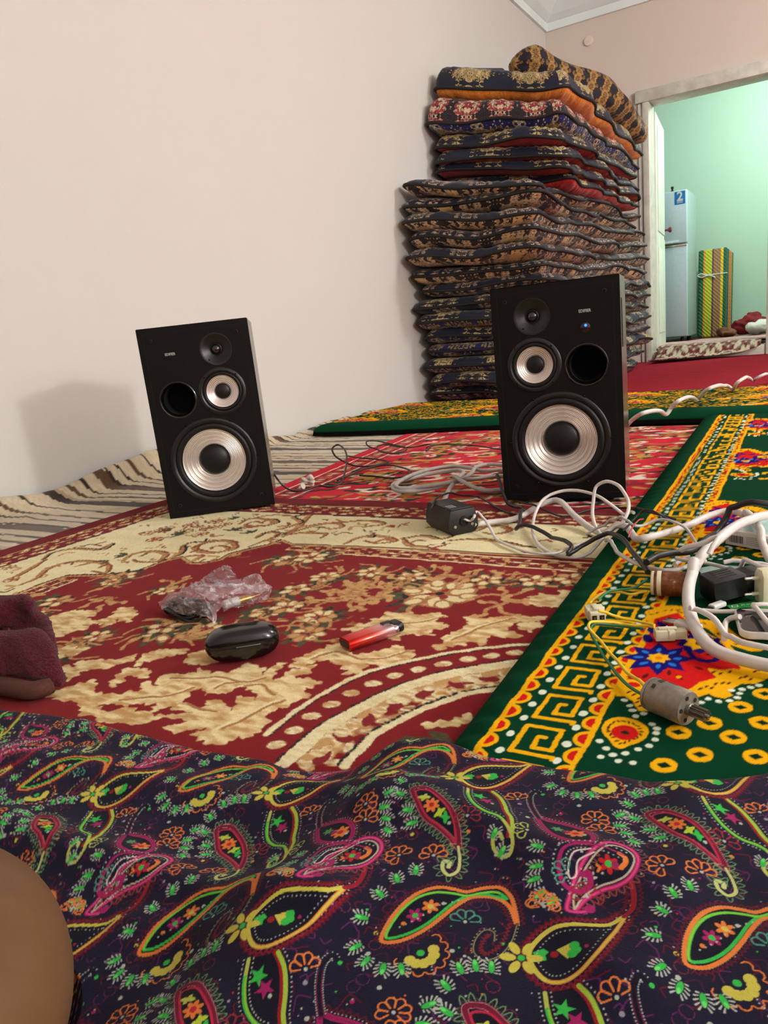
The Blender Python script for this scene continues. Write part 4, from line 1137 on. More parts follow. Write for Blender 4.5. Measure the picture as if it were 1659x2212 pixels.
def mat_canvas(border):
    W = .86
    cv = Canvas((0, 0), (W, 0), (0, PV), 1220, 760, Q_GRN, jag=.0009, seed=9)
    cv.wrapv = True
    rng = np.random.RandomState(12)
    V = lambda f: [f(dv) for dv in (-PV, 0, PV)]
    def L(p, w, col, closed=False):
        p = np.asarray(p, float)
        V(lambda d: cv.line(p + [0, d], w, col, closed))
    def Fl(p, col, grow=0.0):
        p = np.asarray(p, float)
        V(lambda d: cv.fill(p + [0, d], col, grow=grow))
    def D(c, r, col, ry=None, a=0.0):
        V(lambda d: cv.dot((c[0], c[1] + d), r, col, ry, a))
    if border:
        l1, l2, k0, k1 = .027, .119, .058, .098
        n = 20; step = PV / n
        for lu in (l1, l2):
            for i in range(n):
                v = (i + .5) * step
                D((lu - .001, v), .0125, Q_YEL, step * .47)
                D((lu - .001, v), .0082, Q_RED, step * .30)
            cv.fill([(lu, -1), (lu + .02, -1), (lu + .02, 2), (lu, 2)], Q_GRN)
            cv.line([(lu + .0012, -1), (lu + .0012, 2)], .0055, Q_YEL)
            if lu == l1:          # the scallops of the outer line point inwards
                cv.fill([(0, -1), (lu, -1), (lu, 2), (0, 2)], Q_GRN)
                for i in range(n):
                    v = (i + .5) * step
                    D((lu + .002, v), .0125, Q_YEL, step * .47); D((lu + .002, v), .0082, Q_RED, step * .30)
                cv.fill([(lu - .02, -1), (lu - .0015, -1), (lu - .0015, 2), (lu - .02, 2)], Q_GRN)
                cv.line([(lu, -1), (lu, 2)], .0055, Q_YEL)
        for u in (.0485, .1035):
            for i in range(n):
                D((u + .001 * rng.randn(), (i + rng.rand() * .2) * step), .0042, Q_WHT, .0048)
        # Greek key
        nk = 9; s = PV / nk
        for i in range(nk):
            v = i * s
            a = k1 - k0
            key = [(k0, v + .004), (k0, v + s * .80), (k1 - a * .12, v + s * .80), (k1 - a * .12, v + s * .24), (k0 + a * .42, v + s * .24), (k0 + a * .42, v + s * .54), (k1 - a * .42, v + s * .54)]
            L(key, .0052, Q_YEL)
            L([(k0, v + .004), (k1, v + .004), (k1, v + s * .02)], .0052, Q_YEL)
        f0 = .125
    else:
        f0 = .02
    # ---- field, one repeat traced in metres
    red = uvl([(1.808, 0.8156), (1.8298, 0.8423), (1.8427, 0.8187), (1.8658, 0.7832), (1.8854, 0.7671), (1.8996, 0.7349), (1.9057, 0.7165), (1.9012, 0.6975), (1.8879, 0.686), (1.8748, 0.6736), (1.8644, 0.6452), (1.8554, 0.6543), (1.8466, 0.6589), (1.8421, 0.6496), (1.8298, 0.6376), (1.8135, 0.6425), (1.8139, 0.6636), (1.8125, 0.7247)])
    top = sm(uvl([(1.8073, 0.8168), (1.8151, 0.8516), (1.8282, 0.8523), (1.8498, 0.8194), (1.8691, 0.8156), (1.893, 0.7816), (1.9132, 0.7688)]), .004)
    L(top, .022, Q_YEL)
    Fl(red, Q_YEL, .0065); Fl(red, Q_RED)
    dragon = uvl([(1.8644, 0.645), (1.8748, 0.6738), (1.8886, 0.6891), (1.8801, 0.7066), (1.8909, 0.706), (1.8998, 0.7118), (1.9104, 0.7099), (1.9116, 0.7213), (1.8979, 0.7309), (1.9037, 0.7387), (1.9167, 0.7371), (1.9279, 0.724), (1.9327, 0.7121), (1.9292, 0.703), (1.9202, 0.6896), (1.9085, 0.6855), (1.8982, 0.6668), (1.903, 0.6588), (1.8978, 0.6521), (1.8908, 0.652), (1.8842, 0.657), (1.8738, 0.6436), (1.8657, 0.6431)])
    Fl(dragon, Q_YEL, .0015)
    arm = uvl([(1.8015, 0.6458), (1.8141, 0.6398), (1.8218, 0.6451), (1.8401, 0.6291), (1.8443, 0.6072), (1.8357, 0.604), (1.8272, 0.6197), (1.8182, 0.6262), (1.8122, 0.6241)])
    Fl(arm, Q_YEL, .001)
    for (x, y) in uvl([(1.8764, 0.6617), (1.8807, 0.6682), (1.8859, 0.6675), (1.888, 0.6759), (1.8937, 0.6804), (1.8986, 0.6821), (1.9076, 0.6956), (1.9113, 0.6995), (1.9157, 0.6958), (1.9185, 0.7127), (1.9197, 0.724), (1.9223, 0.7167), (1.9142, 0.7278), (1.9086, 0.7316), (1.8973, 0.7055), (1.8906, 0.6991), (1.884, 0.701), (1.8197, 0.6342), (1.8248, 0.631), (1.8302, 0.6256), (1.8228, 0.6403), (1.8355, 0.6203), (1.8388, 0.6144), (1.8349, 0.613), (1.8306, 0.6185)]):
        D((x, y), .0034, Q_DK, .0014, 1.1)
    for i in range(0, len(top), 2):
        D((top[i, 0] + .004 * rng.randn(), top[i, 1] + .003 * rng.randn()), .0032, Q_DK, .0013, rng.rand() * 3)
    # flowers on the red ground
    bc = uvl([(1.8305, 0.7151)])[0]
    V(lambda d: cv.star((bc[0], bc[1] + d), .040, Q_NAVY, 8, .60, .2))
    for k in range(8):
        a = .2 + k * math.tau / 8
        D((bc[0] + .020 * math.cos(a), bc[1] + .020 * math.sin(a)), .0050, Q_CYAN, .0026, a)
    V(lambda d: cv.star((bc[0], bc[1] + d), .013, Q_YEL, 7, .7))
    D((bc[0], bc[1]), .004, C(220, 130, 20))
    yc = uvl([(1.8633, 0.7629)])[0]
    V(lambda d: cv.star((yc[0], yc[1] + d), .027, Q_NAVY, 9, .78)); V(lambda d: cv.star((yc[0], yc[1] + d), .019, Q_YEL, 7, .68)); D(yc, .005, Q_DK); D(yc, .0025, C(120, 120, 110))
    L(sm(uvl([(1.856, 0.7387), (1.8653, 0.7247), (1.8781, 0.7234), (1.8861, 0.7371), (1.8828, 0.7474)]), .003), .007, Q_NAVY)
    for (x, y) in uvl([(1.8202, 0.6445), (1.8264, 0.6545), (1.8176, 0.6647), (1.8553, 0.679), (1.8773, 0.7389), (1.8706, 0.7047), (1.846, 0.6853), (1.8415, 0.6676), (1.8275, 0.6708)]):
        D((x, y), .006, Q_DK, .0022, rng.rand() * 3)
    D(uvl([(1.8553, 0.679)])[0], .003, Q_YEL)
    for (x, y) in uvl([(1.8114, 0.7847), (1.8192, 0.8006), (1.8395, 0.7933), (1.8112, 0.7611)]):
        D((x, y), .011, Q_NAVY, .006, rng.rand() * 3)
    for (x, y) in uvl([(1.8207, 0.6499), (1.85, 0.6499)]):
        D((x, y), .014, Q_YEL, .010); D((x, y), .007, Q_RED, .005)
    tear = sm(uvl([(1.8138, 0.561), (1.8137, 0.5737), (1.8203, 0.5849), (1.8321, 0.5871), (1.8431, 0.5825), (1.8495, 0.5723), (1.8477, 0.5595), (1.8404, 0.5488), (1.8321, 0.5388), (1.8231, 0.5481)]), .003, True)
    Fl(tear, Q_YEL, .0006)
    tc = uvl([(1.8322, 0.5638)])[0]
    cen = tear.mean(0)
    for i in range(0, len(tear), 2):
        p = cen + (tear[i] - cen) * .72
        D(p, .0026, Q_DK, .0011, rng.rand() * 3)
    D(tc, .0125, Q_RED, .0115); D(tc, .0038, C(40, 40, 30), .003)
    for (x, y) in uvl([(1.8686, 0.5273), (1.8908, 0.5521), (1.9116, 0.5867), (1.8715, 0.5806), (1.8929, 0.6031), (1.9122, 0.6387), (1.9296, 0.5627), (1.9301, 0.617), (1.9293, 0.6705)]):
        V(lambda d: cv.dot((x, y + d), .0112, Q_YEL, .0108)); V(lambda d: cv.star((x, y + d), .0066, Q_GRN2, 2, .72))
    for (x, y) in uvl([(1.82, 0.6183), (1.8266, 0.61), (1.8304, 0.6021), (1.8349, 0.593), (1.8401, 0.6), (1.8501, 0.5847), (1.855, 0.5796), (1.8558, 0.5726), (1.8562, 0.5627), (1.8531, 0.5517), (1.8459, 0.5432), (1.8381, 0.5335), (1.8304, 0.5278), (1.8234, 0.5349), (1.8163, 0.5435), (1.8228, 0.522), (1.8367, 0.521), (1.847, 0.5223), (1.8808, 0.6366), (1.8852, 0.6452), (1.8943, 0.6437), (1.9026, 0.6479), (1.9082, 0.6558), (1.9094, 0.6646), (1.9026, 0.6684), (1.9105, 0.6736), (1.917, 0.6796), (1.9235, 0.6857)]):
        D((x, y), .0034, Q_WHT, .0030)
    # the same figures again, further to the right, half a repeat on
    keep = cv.c[int((f0 + .005) / W * cv.n):int(.285 / W * cv.n)].copy()
    pos = int(.285 / W * cv.n)
    k = 1
    while pos < cv.n:
        blk = np.roll(keep, k * cv.m // 2, 1)
        if k % 2: blk = blk[::-1]
        w = min(len(blk), cv.n - pos)
        cv.c[pos:pos + w] = blk[:w]
        pos += w; k += 1
    return cv
class MatSampler:
    def __init__(self, cv): self.cv = cv
    def __call__(self, u, v):
        return self.cv.sample(np.clip(u, 0.0005, .859), v % PV)
CV_MAT = MatSampler(mat_canvas(True))
CV_FIELD = MatSampler(mat_canvas(False))

M_VELOUR = weave_mat('velour_pile', 0.95, .4, 1400, .002, .0, spec=.04)
MAT_H = .030
MARGIN = .023          # plain padded border outside the printed line
def long_mat_z(X, Y, d):
    u, v = mat_uv(X, Y)
    e = np.minimum(u + MARGIN, 2.10 - v)
    h = MAT_H * (1 - (1 - np.clip(e / .046, 0, 1)) ** 2.2) ** .62
    puck = .0022 * np.sin(v * 150 + 2 * np.sin(v * 21)) * np.exp(-((u - .002) / .013) ** 2)
    return Z0 + .0025 + h * .94 + puck * np.clip(e / .01, 0, 1) + .0010 * vnoise(X, Y, 16, 5, 2)
def long_mat_col(X, Y):
    u, v = mat_uv(X, Y)
    up, vp = pat(u, v)
    c = CV_MAT(up + .0015 * vnoise(u, v, 30, 4), vp)
    edge = (u < .0035 - MARGIN)[..., None]
    c = np.where(edge, np.array(C(16, 14, 14)), c)
    return np.clip(c * (1 + .10 * vnoise(X, Y, 500, 3, 2) + .05 * vnoise(X, Y, 12, 2, 2))[..., None], 0, 1)
lines = [(-en[0], -en[1], -(en[0] * EDGE_A[0] + en[1] * EDGE_A[1]) + MARGIN), (ed[0], ed[1], ed[0] * EDGE_A[0] + ed[1] * EDGE_A[1] + 2.08), (1, 0, 2.55)]
phi = np.r_[np.linspace(math.radians(37), math.radians(2), 560), np.linspace(math.radians(1.5), math.radians(-60), 170)]
rfar = ray_lines(phi, lines)
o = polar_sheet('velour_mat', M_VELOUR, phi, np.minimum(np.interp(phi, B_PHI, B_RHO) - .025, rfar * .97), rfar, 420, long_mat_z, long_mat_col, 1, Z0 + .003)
tag(o, 'long green velour mat with yellow Greek key border running along the floor', 'mat')

# mat lying across the room in front of the mattress stack
CX0, CY0, CY1 = .10, 2.535, 3.36
def cross_front(x):
    return CY0 + .10 * np.clip((x - .1) / 1.6, 0, 1.4) - .02 * np.sin(x * 4)
def cross_z(X, Y, d):
    e = np.minimum(np.minimum(Y - cross_front(X), X - CX0), CY1 - Y)
    return Z0 + (MAT_H + .012) * (1 - (1 - np.clip(e / .045, 0, 1)) ** 2.2) ** .5 + .003 * vnoise(X, Y, 5, 6, 2) * np.clip(e / .05, 0, 1) - .001
def cross_col(X, Y):
    d = Y - cross_front(X)
    fld = CV_FIELD((Y - CY0) % .26 + .02, X * 1.0)
    dark = np.array(C(14, 66, 42)) * np.ones_like(fld)
    nz = vnoise(X, Y, 60, 15, 2)
    sq = np.where((np.abs(nz) < .10)[..., None], np.array(Q_YEL), fld)
    c = np.where((d < .085)[..., None], dark, sq)
    return np.clip(np.where((d < .0025)[..., None], np.array(C(16, 16, 14)), c), 0, 1)  # black line at the front foot: the edge's shadow side painted into the colour
nx, ny = 420, 150
xs = np.linspace(CX0, 2.6, nx); ts = np.r_[0, np.linspace(0, 1, ny) ** 1.25]
X = xs[:, None] * np.ones((1, len(ts))); Yy = cross_front(X) + (CY1 - cross_front(X)) * ts[None, :]
Zc = cross_z(X, Yy, None); Zc[:, 0] = .0118
cc = cross_col(X, Yy)
o = grid_mesh('velour_mat', np.stack([X, Yy, Zc], -1)[:, ::-1].copy(), M_VELOUR, None, True, cc[:, ::-1].copy())
tag(o, 'green and yellow velour mat lying crosswise in front of the mattress stack', 'mat')

# ---------------------------------------------------------------- bright red rug behind the speakers
def red_rug_canvas():
    R1, R2 = C(204, 22, 46), C(190, 16, 40)
    cv = Canvas((.50, 1.36), (1.40, 0), (0, 1.30), 1050, 980, R1, jag=.0030, seed=31)
    rng = np.random.RandomState(8)
    pal = [C(30, 36, 30), C(34, 46, 36), C(236, 214, 190), C(170, 124, 48), C(196, 150, 70), C(150, 30, 40), C(240, 226, 210)]
    ed_ = lambda y: .655 - .118 * (y - 1.575)
    for k in range(800):
        y = rng.uniform(1.38, 2.64); x = rng.uniform(.70, 1.85)
        a = rng.normal(0, .5); L = rng.uniform(.015, .06); col = pal[rng.choice(7, p=[.22, .14, .17, .17, .12, .08, .10])]
        cv.line(sm([(x, y), (x + L * math.cos(a), y + L * .6 * math.sin(a)), (x + 1.8 * L * math.cos(a + .7), y + L * math.sin(a + .7))], .01), rng.uniform(.006, .020), col)
    for k in range(60):
        x, y = rng.uniform(.8, 1.8), rng.uniform(1.45, 2.6)
        r = rng.uniform(.03, .055)
        cv.dot((x, y), r * 1.2, pal[rng.randint(2)], r)
        for j in range(6):
            a = j * 1.05 + rng.rand() * .3
            cv.dot((x + r * .7 * math.cos(a), y + r * .7 * math.sin(a)), r * .5, pal[2 + rng.randint(3)], r * .3, a)
            cv.dot((x + r * .7 * math.cos(a), y + r * .7 * math.sin(a)), r * .28, R1 if rng.rand() < .6 else pal[3], r * .16, a)
        cv.dot((x, y), r * .3, R2)
    # left border: plain red band, white line, figured band, white line
    yy = np.linspace(1.36, 2.66, 30)
    B = lambda d: np.stack([ed_(yy) + d, yy], 1)
    cv.fill(np.vstack([B(-.2), B(.048)[::-1]]), R1)
    cv.line(B(.052), .006, pal[6])
    cv.fill(np.vstack([B(.057), B(.125)[::-1]]), R2)
    for k in range(46):
        y = 1.38 + k * .028
        c0 = np.array([ed_(y) + .09, y])
        col = pal[rng.choice([0, 2, 3, 1])]
        cv.dot(c0, .024, pal[0] if k % 2 else pal[3], .011); cv.dot(c0, .013, pal[2] if k % 3 else R1, .006)
    cv.line(B(.130), .006, pal[6]); cv.line(B(.145), .004, pal[0])
    return cv
CV_RED = red_rug_canvas()
phi = np.linspace(math.atan2(GX - .672, 1.449) - .0005, math.radians(-20), 330)
lines = [(-1, -.118, -(.655 + .118 * 1.575)), (0, 1, 2.60), (1, 0, 2.4)]
rf = ray_lines(phi, lines); rn = ray_lines(phi, [(0, 1, 1.449)])
rf = np.maximum(rf, rn + .001)
o = polar_sheet('red_rug', weave_mat('red_rug_pile', bump=.4, bscale=450, sheen=.04), phi, rn, rf, 170,
    lambda X, Y, d: Z0 - .0052 + .0006 * vnoise(X, Y, 9, 3, 2) - .001 * np.exp(-(d / .006) ** 2), lambda X, Y: np.clip(CV_RED.sample(X, Y) * (1 + .08 * vnoise(X, Y, 300, 3, 2))[..., None], 0, 1), 1, .0066)
tag(o, 'bright red rug with black and gold flowers between the loudspeakers and the far mat', 'rug')

# ---------------------------------------------------------------- striped flatweave along the wall
def kilim_col(X, Y):
    w = Y + .007 * vnoise(X, Y, 5, 21, 2) + .05 * np.exp(-(np.clip(X, 0, 9) / .09) ** 2) * (1 + .5 * vnoise(Y, Y, 3, 4))
    t = (w / .44) % 1.0
    beige, brown, dk, grey = (np.array(C(*k)) for k in ((206, 188, 158), (96, 70, 50), (58, 42, 32), (176, 154, 124)))
    c = np.ones(X.shape + (3,)) * beige
    for lo, hi, k in ((.02, .13, dk), (.13, .17, grey), (.22, .26, brown), (.33, .35, dk), (.44, .52, brown), (.52, .55, dk), (.63, .65, dk), (.72, .75, brown), (.86, .88, dk)):
        j = .016 * vnoise(X * .6, Y, 26, int(lo * 100), 2)
        c = np.where(((t + j > lo) & (t + j < hi))[..., None], k, c)
    return np.clip(c * (1 + .16 * vnoise(X * .3, Y, 260, 3, 2))[..., None], 0, 1)
ny, nx = 520, 120
ys = np.linspace(-.25, 3.40, ny); us = np.r_[np.linspace(0, .10, 60), np.linspace(.105, .72, nx - 60)]
U, Yk = np.meshgrid(us, ys)
rise = (.064 + .024 * np.sin(Yk * 9 + 1.5 * np.sin(Yk * 3)) + .016 * vnoise(Yk, Yk, 6, 2)) * (1 - .5 * np.clip((Yk - 2.0) / .6, 0, 1))
z = .0050 + rise * np.exp(-(U / .045) ** 2 * (1 + .4 * np.sin(Yk * 14))) + .004 * np.exp(-((U - .10) / .05) ** 2) * (1 + np.sin(Yk * 17)) + .0012 * vnoise(U, Yk, 25, 6, 2)
Xk = .012 + U + .010 * np.exp(-(U / .03) ** 2) * np.sin(Yk * 23 + 2 * np.sin(Yk * 7)) ** 2
z = np.where(Xk > .30, np.minimum(z, .0055), np.where((Xk > .09) & (Yk > 2.45), np.minimum(z, .010), z))
kc = kilim_col(U, Yk)
o = grid_mesh('striped_rug', np.stack([Xk, Yk, z], -1)[:, ::-1].copy(), weave_mat('flatweave_wool', bump=.6, bscale=330, bdist=.004, stretch=(.3, 1, 1)), None, True, kc[:, ::-1].copy())
tag(o, 'beige and brown striped flatweave rug running along the foot of the pale wall', 'rug')

# ---------------------------------------------------------------- paisley blanket in the foreground
PA, PB = np.array([.154, .050]), np.array([-.052, -.188])
def paisley_canvas():
    N, NV, MAG, MAR, PNK = C(27, 22, 46), C(19, 17, 34), C(168, 32, 100), C(118, 22, 50), C(196, 120, 130)
    YEL, LIM, GRN, ORG, RED, DRD, WHT, VIO = C(210, 198, 80), C(140, 204, 60), C(58, 190, 76), C(232, 128, 58), C(190, 36, 46), C(96, 18, 34), C(184, 190, 178), C(96, 36, 92)
    cv = Canvas([(1.6398, 0.4955)][0], PA, PB, 760, 820, N, wrap=True)
    rng = np.random.RandomState(2)
    def out(p, closed=True, step=.0012):
        return sm(p, step, closed)
    def halo(p, off, size, col, spacing=.0042, w=.0006, sign=1):
        """row of little loops standing on an outline"""
        q = polyres(np.vstack([p, p[:1]]), spacing); n = normals(q) * sign
        for i in range(len(q)):
            a = q[i] + n[i] * off; t = np.array([n[i][1], -n[i][0]]) * spacing * .42
            cv.line([a - t, a + n[i] * size * .7 - t * .6, a + n[i] * size, a + n[i] * size * .7 + t * .6, a + t], w, col)
    def teeth(p, off, size, col, spacing=.0030, sign=1, w=.0009):
        q = polyres(p, spacing / 2); n = normals(q) * sign
        z = np.array([q[i] + n[i] * (off + (size if i % 2 else 0)) for i in range(len(q))])
        cv.line(z, w, col)
    def dots(p, off, col, spacing=.0026, r=.00055, sign=1):
        q = polyres(p, spacing); n = normals(q) * sign
        for i in range(len(q)):
            cv.dot(q[i] + n[i] * off, r, col)
    def fl(c, r, col, core, n=6):
        cv.flower(c, r, col, n, rng.rand(), core, .34)
    def sgn(p):
        a = np.sum(p[:, 0] * np.roll(p[:, 1], -1) - np.roll(p[:, 0], -1) * p[:, 1])
        return -1 if a > 0 else 1          # normals() points left of travel; outward sign for closed outlines
    # speckled ground: dark red scribbles, violet strokes, tiny dots
    for k in range(150):
        c = rng.rand() * PA + rng.rand() * PB + cv.O
        a = rng.rand() * 6; L = rng.uniform(.003, .008)
        cv.line(sm([c, c + L * np.array([math.cos(a), math.sin(a)]), c + 1.5 * L * np.array([math.cos(a + .9), math.sin(a + .9)])], .0015), .0008, [DRD, VIO, C(70, 20, 50)][k % 3])
    for k in range(26):
        c = rng.rand() * PA + rng.rand() * PB + cv.O
        for j in range(5):
            a = j * 1.257
            p = np.array([(c[0] + .0036 * math.cos(a + s) * (1 if s else .5), c[1] + .0036 * math.sin(a + s) * (1 if s else .5)) for s in (-.45, -.2, .2, .45)])
            cv.line(p, .0006, [VIO, C(120, 40, 60)][k % 2])
    for k in range(190):
        c = rng.rand() * PA + rng.rand() * PB + cv.O
        cv.dot(c, rng.choice([.0005, .0006, .0009, .0014], p=[.45, .3, .17, .08]), [WHT, C(150, 150, 160), ORG, MAG, GRN, RED, YEL][rng.choice(7, p=[.34, .22, .12, .12, .08, .08, .04])])
    def wings(pts, r=.0046, lead=None):
        for i, (x, y) in enumerate(pts):
            cx, cy = lead if lead else (np.mean([p[0] for p in pts]), np.mean([p[1] for p in pts]) )
            a = math.atan2(y - cy, x - cx)
            ca, sa = math.cos(a), math.sin(a)
            for k in range(14):
                b = k * math.tau / 14 + .2
                if abs(math.cos(b)) > .94:
                    continue
                e0 = (r * 1.00 * math.cos(b), r * .50 * math.sin(b)); e1 = (r * 1.30 * math.cos(b) + r * .22, r * .98 * math.sin(b))
                cv.line([(x + e0[0] * ca - e0[1] * sa, y + e0[0] * sa + e0[1] * ca), (x + e1[0] * ca - e1[1] * sa, y + e1[0] * sa + e1[1] * ca)], [.0006, .0011], WHT)
            cv.dot((x, y), r * .85, GRN, r * .36, a)
            cv.dot((x + r * .5 * math.cos(a), y + r * .5 * math.sin(a)), r * .4, C(110, 226, 110), r * .22, a)
    # --- O: long orange and green paisley with a thin spiral tail
    o = out([(1.8289, 0.4447), (1.8261, 0.4576), (1.8278, 0.473), (1.8329, 0.4858), (1.841, 0.4944), (1.8503, 0.4975), (1.8568, 0.4985), (1.8652, 0.5057), (1.8743, 0.5096), (1.8822, 0.5056), (1.8893, 0.4951), (1.8929, 0.4873), (1.8842, 0.4983), (1.8757, 0.5015), (1.8679, 0.4999), (1.8608, 0.4949), (1.8563, 0.4852), (1.8524, 0.4736), (1.8483, 0.4633), (1.8426, 0.4539), (1.8363, 0.4472)])
    s = sgn(o)
    cv.fill(o, NV)
    teeth(o, .0022, .0022, DRD, sign=s); dots(o, .0012, C(170, 160, 110), sign=s, r=.0004, spacing=.0018)
    cv.line(o, .0024, ORG, True)
    oi = out([(1.83, 0.4479), (1.8281, 0.4584), (1.8297, 0.472), (1.8344, 0.483), (1.8419, 0.4904), (1.8511, 0.4941), (1.8589, 0.496), (1.8659, 0.5019), (1.8741, 0.5058), (1.8811, 0.5028), (1.8755, 0.5026), (1.8677, 0.5013), (1.8597, 0.4963), (1.8545, 0.4875), (1.8506, 0.4758), (1.8465, 0.4654), (1.8411, 0.4567), (1.8354, 0.4507)])
    cv.line(oi, .0019, GRN, True); cv.line(oi[: len(oi) // 2], .0012, LIM)
    q = sm([(1.8929, 0.4873), (1.894, 0.4744), (1.8914, 0.4626), (1.8851, 0.4561), (1.8787, 0.4586), (1.8761, 0.4684), (1.8785, 0.4763), (1.8831, 0.4768), (1.8856, 0.4709)], .0012)
    cv.line(q, np.linspace(.0022, .0008, len(q)), NV); cv.line(q, .0006, C(150, 140, 100)); dots(q, .0011, C(170, 170, 130), sign=1, r=.0004); teeth(q, -.0030, -.002, C(120, 30, 40))
    for c, col, cr in zip([(1.838, 0.4689), (1.8433, 0.4787)], (MAG, ORG), (GRN, YEL)):
        fl(c, .0052, col, cr)
    dots(np.array([(1.8335, 0.4578), (1.8407, 0.4679), (1.8473, 0.4815), (1.8567, 0.4908)]), 0, WHT, .004)
    cv.dot([(1.8343, 0.461)][0], .0014, ORG); cv.dot([(1.8492, 0.4841)][0], .0012, WHT)
    # scalloped yellow half flower under O
    yc = np.array([(1.8527, 0.4459)][0])
    for k in range(6):
        a = -2.0 + k * .55
        cv.dot(yc + .0075 * np.array([math.cos(a), math.sin(a)]), .0032, YEL)
    cv.dot(yc, .0022, GRN)
    for k in range(8):
        a = -2.2 + k * .5
        b = yc + .013 * np.array([math.cos(a), math.sin(a)])
        cv.line([b + .003 * np.array([math.cos(a + d), math.sin(a + d)]) for d in (-1.5, -.8, 0, .8, 1.5)], .0008, ORG)
    # --- Y: yellow drop with red toothed tail, flower on its left, green two-stem tail below
    y = out([(1.7926, 0.4634), (1.7867, 0.4546), (1.7776, 0.45), (1.768, 0.4467), (1.759, 0.4418), (1.7529, 0.4321), (1.7513, 0.4211), (1.7572, 0.4121), (1.7655, 0.4073), (1.7727, 0.4087), (1.7802, 0.4157), (1.7859, 0.428), (1.7894, 0.442), (1.7917, 0.453)])
    s = sgn(y)
    cv.fill(y, NV); teeth(y, .0022, .0024, C(140, 24, 40), sign=s, w=.0009); teeth(y, .0040, .0020, DRD, sign=s)
    cv.line(y, .0027, C(232, 130, 60), True); cv.line(y[: int(len(y) * .55)], .0027, YEL); cv.line(y, .0014, YEL, True)
    q = sm([(1.7926, 0.4634), (1.7955, 0.4708), (1.7932, 0.4843), (1.7883, 0.4924), (1.7807, 0.4929), (1.7776, 0.4882), (1.7805, 0.4826), (1.7842, 0.4854)], .0014)
    cv.line(q, np.linspace(.0028, .0040, len(q)), C(150, 26, 40)); teeth(q, .003, .0022, DRD); teeth(q, -.003, -.0022, DRD)
    c = np.array([(1.758, 0.4224)][0]); cv.fill([c + .0058 * np.array(d) for d in ((-.9, 0), (-.1, .8), (.5, .55), (.3, .1), (.6, -.4), (0, -.8))], GRN)
    c = np.array([(1.7716, 0.4294)][0]); cv.fill([c + .0060 * np.array(d) for d in ((-1.2, -.2), (.1, 1.0), (.1, -1.0))], YEL)
    for d in ((.3, .7), (.7, .1), (.4, -.5)):
        cv.dot(c + .0045 * np.array(d), .0028, GRN)
    cv.dot([(1.7642, 0.4249)][0], .0022, C(150, 30, 40)); cv.dot([(1.7795, 0.4333)][0], .0012, MAG); dots(y, -.0040, WHT, .0030, .00045, s)
    fc = [(1.7485, 0.4165)][0]
    for k in range(6):
        a = .35 + k * math.tau / 6
        cv.dot((fc[0] + .0072 * math.cos(a), fc[1] + .0072 * math.sin(a)), .0044, YEL, .0025, a)
    cv.dot(fc, .0026, C(40, 60, 40)); cv.dot(fc, .0020, GRN)
    t1 = sm([(1.7669, 0.3999), (1.7733, 0.3872), (1.7828, 0.3766), (1.7929, 0.3716), (1.8026, 0.3709), (1.8087, 0.3669), (1.8149, 0.3603), (1.8195, 0.353), (1.8199, 0.344), (1.8148, 0.3429), (1.8091, 0.3464), (1.8062, 0.3529), (1.8087, 0.357), (1.8122, 0.3535)], .0013)
    t2 = sm([(1.7822, 0.4085), (1.7902, 0.4032), (1.7982, 0.3929), (1.8049, 0.3814), (1.8106, 0.3743), (1.8154, 0.3638), (1.8174, 0.3562)], .0013)
    inn = np.vstack([t1[: int(len(t1) * .55)], t2[::-1]])
    cv.fill(inn, NV)
    cv.line(t2 - [.0022, .0006], .0022, C(150, 26, 36)); cv.line(t2, .0026, C(170, 200, 70))
    n1 = len(t1)
    cv.line(t1, .0023, C(190, 196, 90)); cv.line(t1[n1 // 10:n1 // 2], .0023, GRN); cv.line(t1[n1 // 10:n1 // 2] + [.0007, 0], .0014, LIM)
    for c, col in zip([(1.7785, 0.3939), (1.7862, 0.3897)], (GRN, MAG)):
        cv.star(c, .0062, col, 5, .4, rng.rand())
    dots(t1[:n1 // 2], .0030, WHT, .0026, .0005, 1); dots(t1[:n1 // 2], -.0030, WHT, .0026, .0005, 1); dots(t2, .0034, WHT, .0026, .0005); cv.dot([(1.7914, 0.3875)][0], .0012, WHT)
    # --- A: maroon leaf with curled pale tail
    a = out([(1.7342, 0.3744), (1.7425, 0.3792), (1.7553, 0.3745), (1.7671, 0.3675), (1.7758, 0.3592), (1.7827, 0.3494), (1.7869, 0.3403), (1.779, 0.3452), (1.7668, 0.3508), (1.7549, 0.3547), (1.7433, 0.364)])
    s = sgn(a)
    cv.fill(a, NV); halo(a, .0022, .0048, C(110, 150, 100), sign=s); halo(a, .0016, .0022, C(90, 60, 60), spacing=.003, sign=s, w=.0004)
    cv.line(a, .0038, PNK, True); cv.line(a, .0030, MAR, True); ai = a.mean(0) + (a - a.mean(0)) * .86; cv.line(ai, .0014, C(190, 40, 70), True)
    q = sm([(1.7865, 0.3409), (1.7913, 0.3325), (1.7936, 0.3233), (1.79, 0.3183), (1.7846, 0.3212), (1.7827, 0.3274), (1.7863, 0.3282), (1.7872, 0.3243)], .0013)
    cv.line(q, np.linspace(.0016, .0028, len(q)), C(200, 206, 130)); halo(q, .0018, .0040, C(110, 150, 100), sign=1)
    fl([(1.755, 0.3646)][0], .0058, ORG, RED, 7)
    for c, g, al in zip([(1.7468, 0.3689), (1.7633, 0.3607), (1.7688, 0.3585)], (C(190, 200, 80), C(190, 210, 60), GRN), (.3, 1.0, 2.0)):
        cv.dot(c, .0048, g, .0016, al); cv.dot(c, .0036, g, .0014, al + 1.2)
    cv.dot([(1.7734, 0.355)][0], .0013, WHT); cv.dot([(1.7701, 0.3581)][0], .0014, GRN)
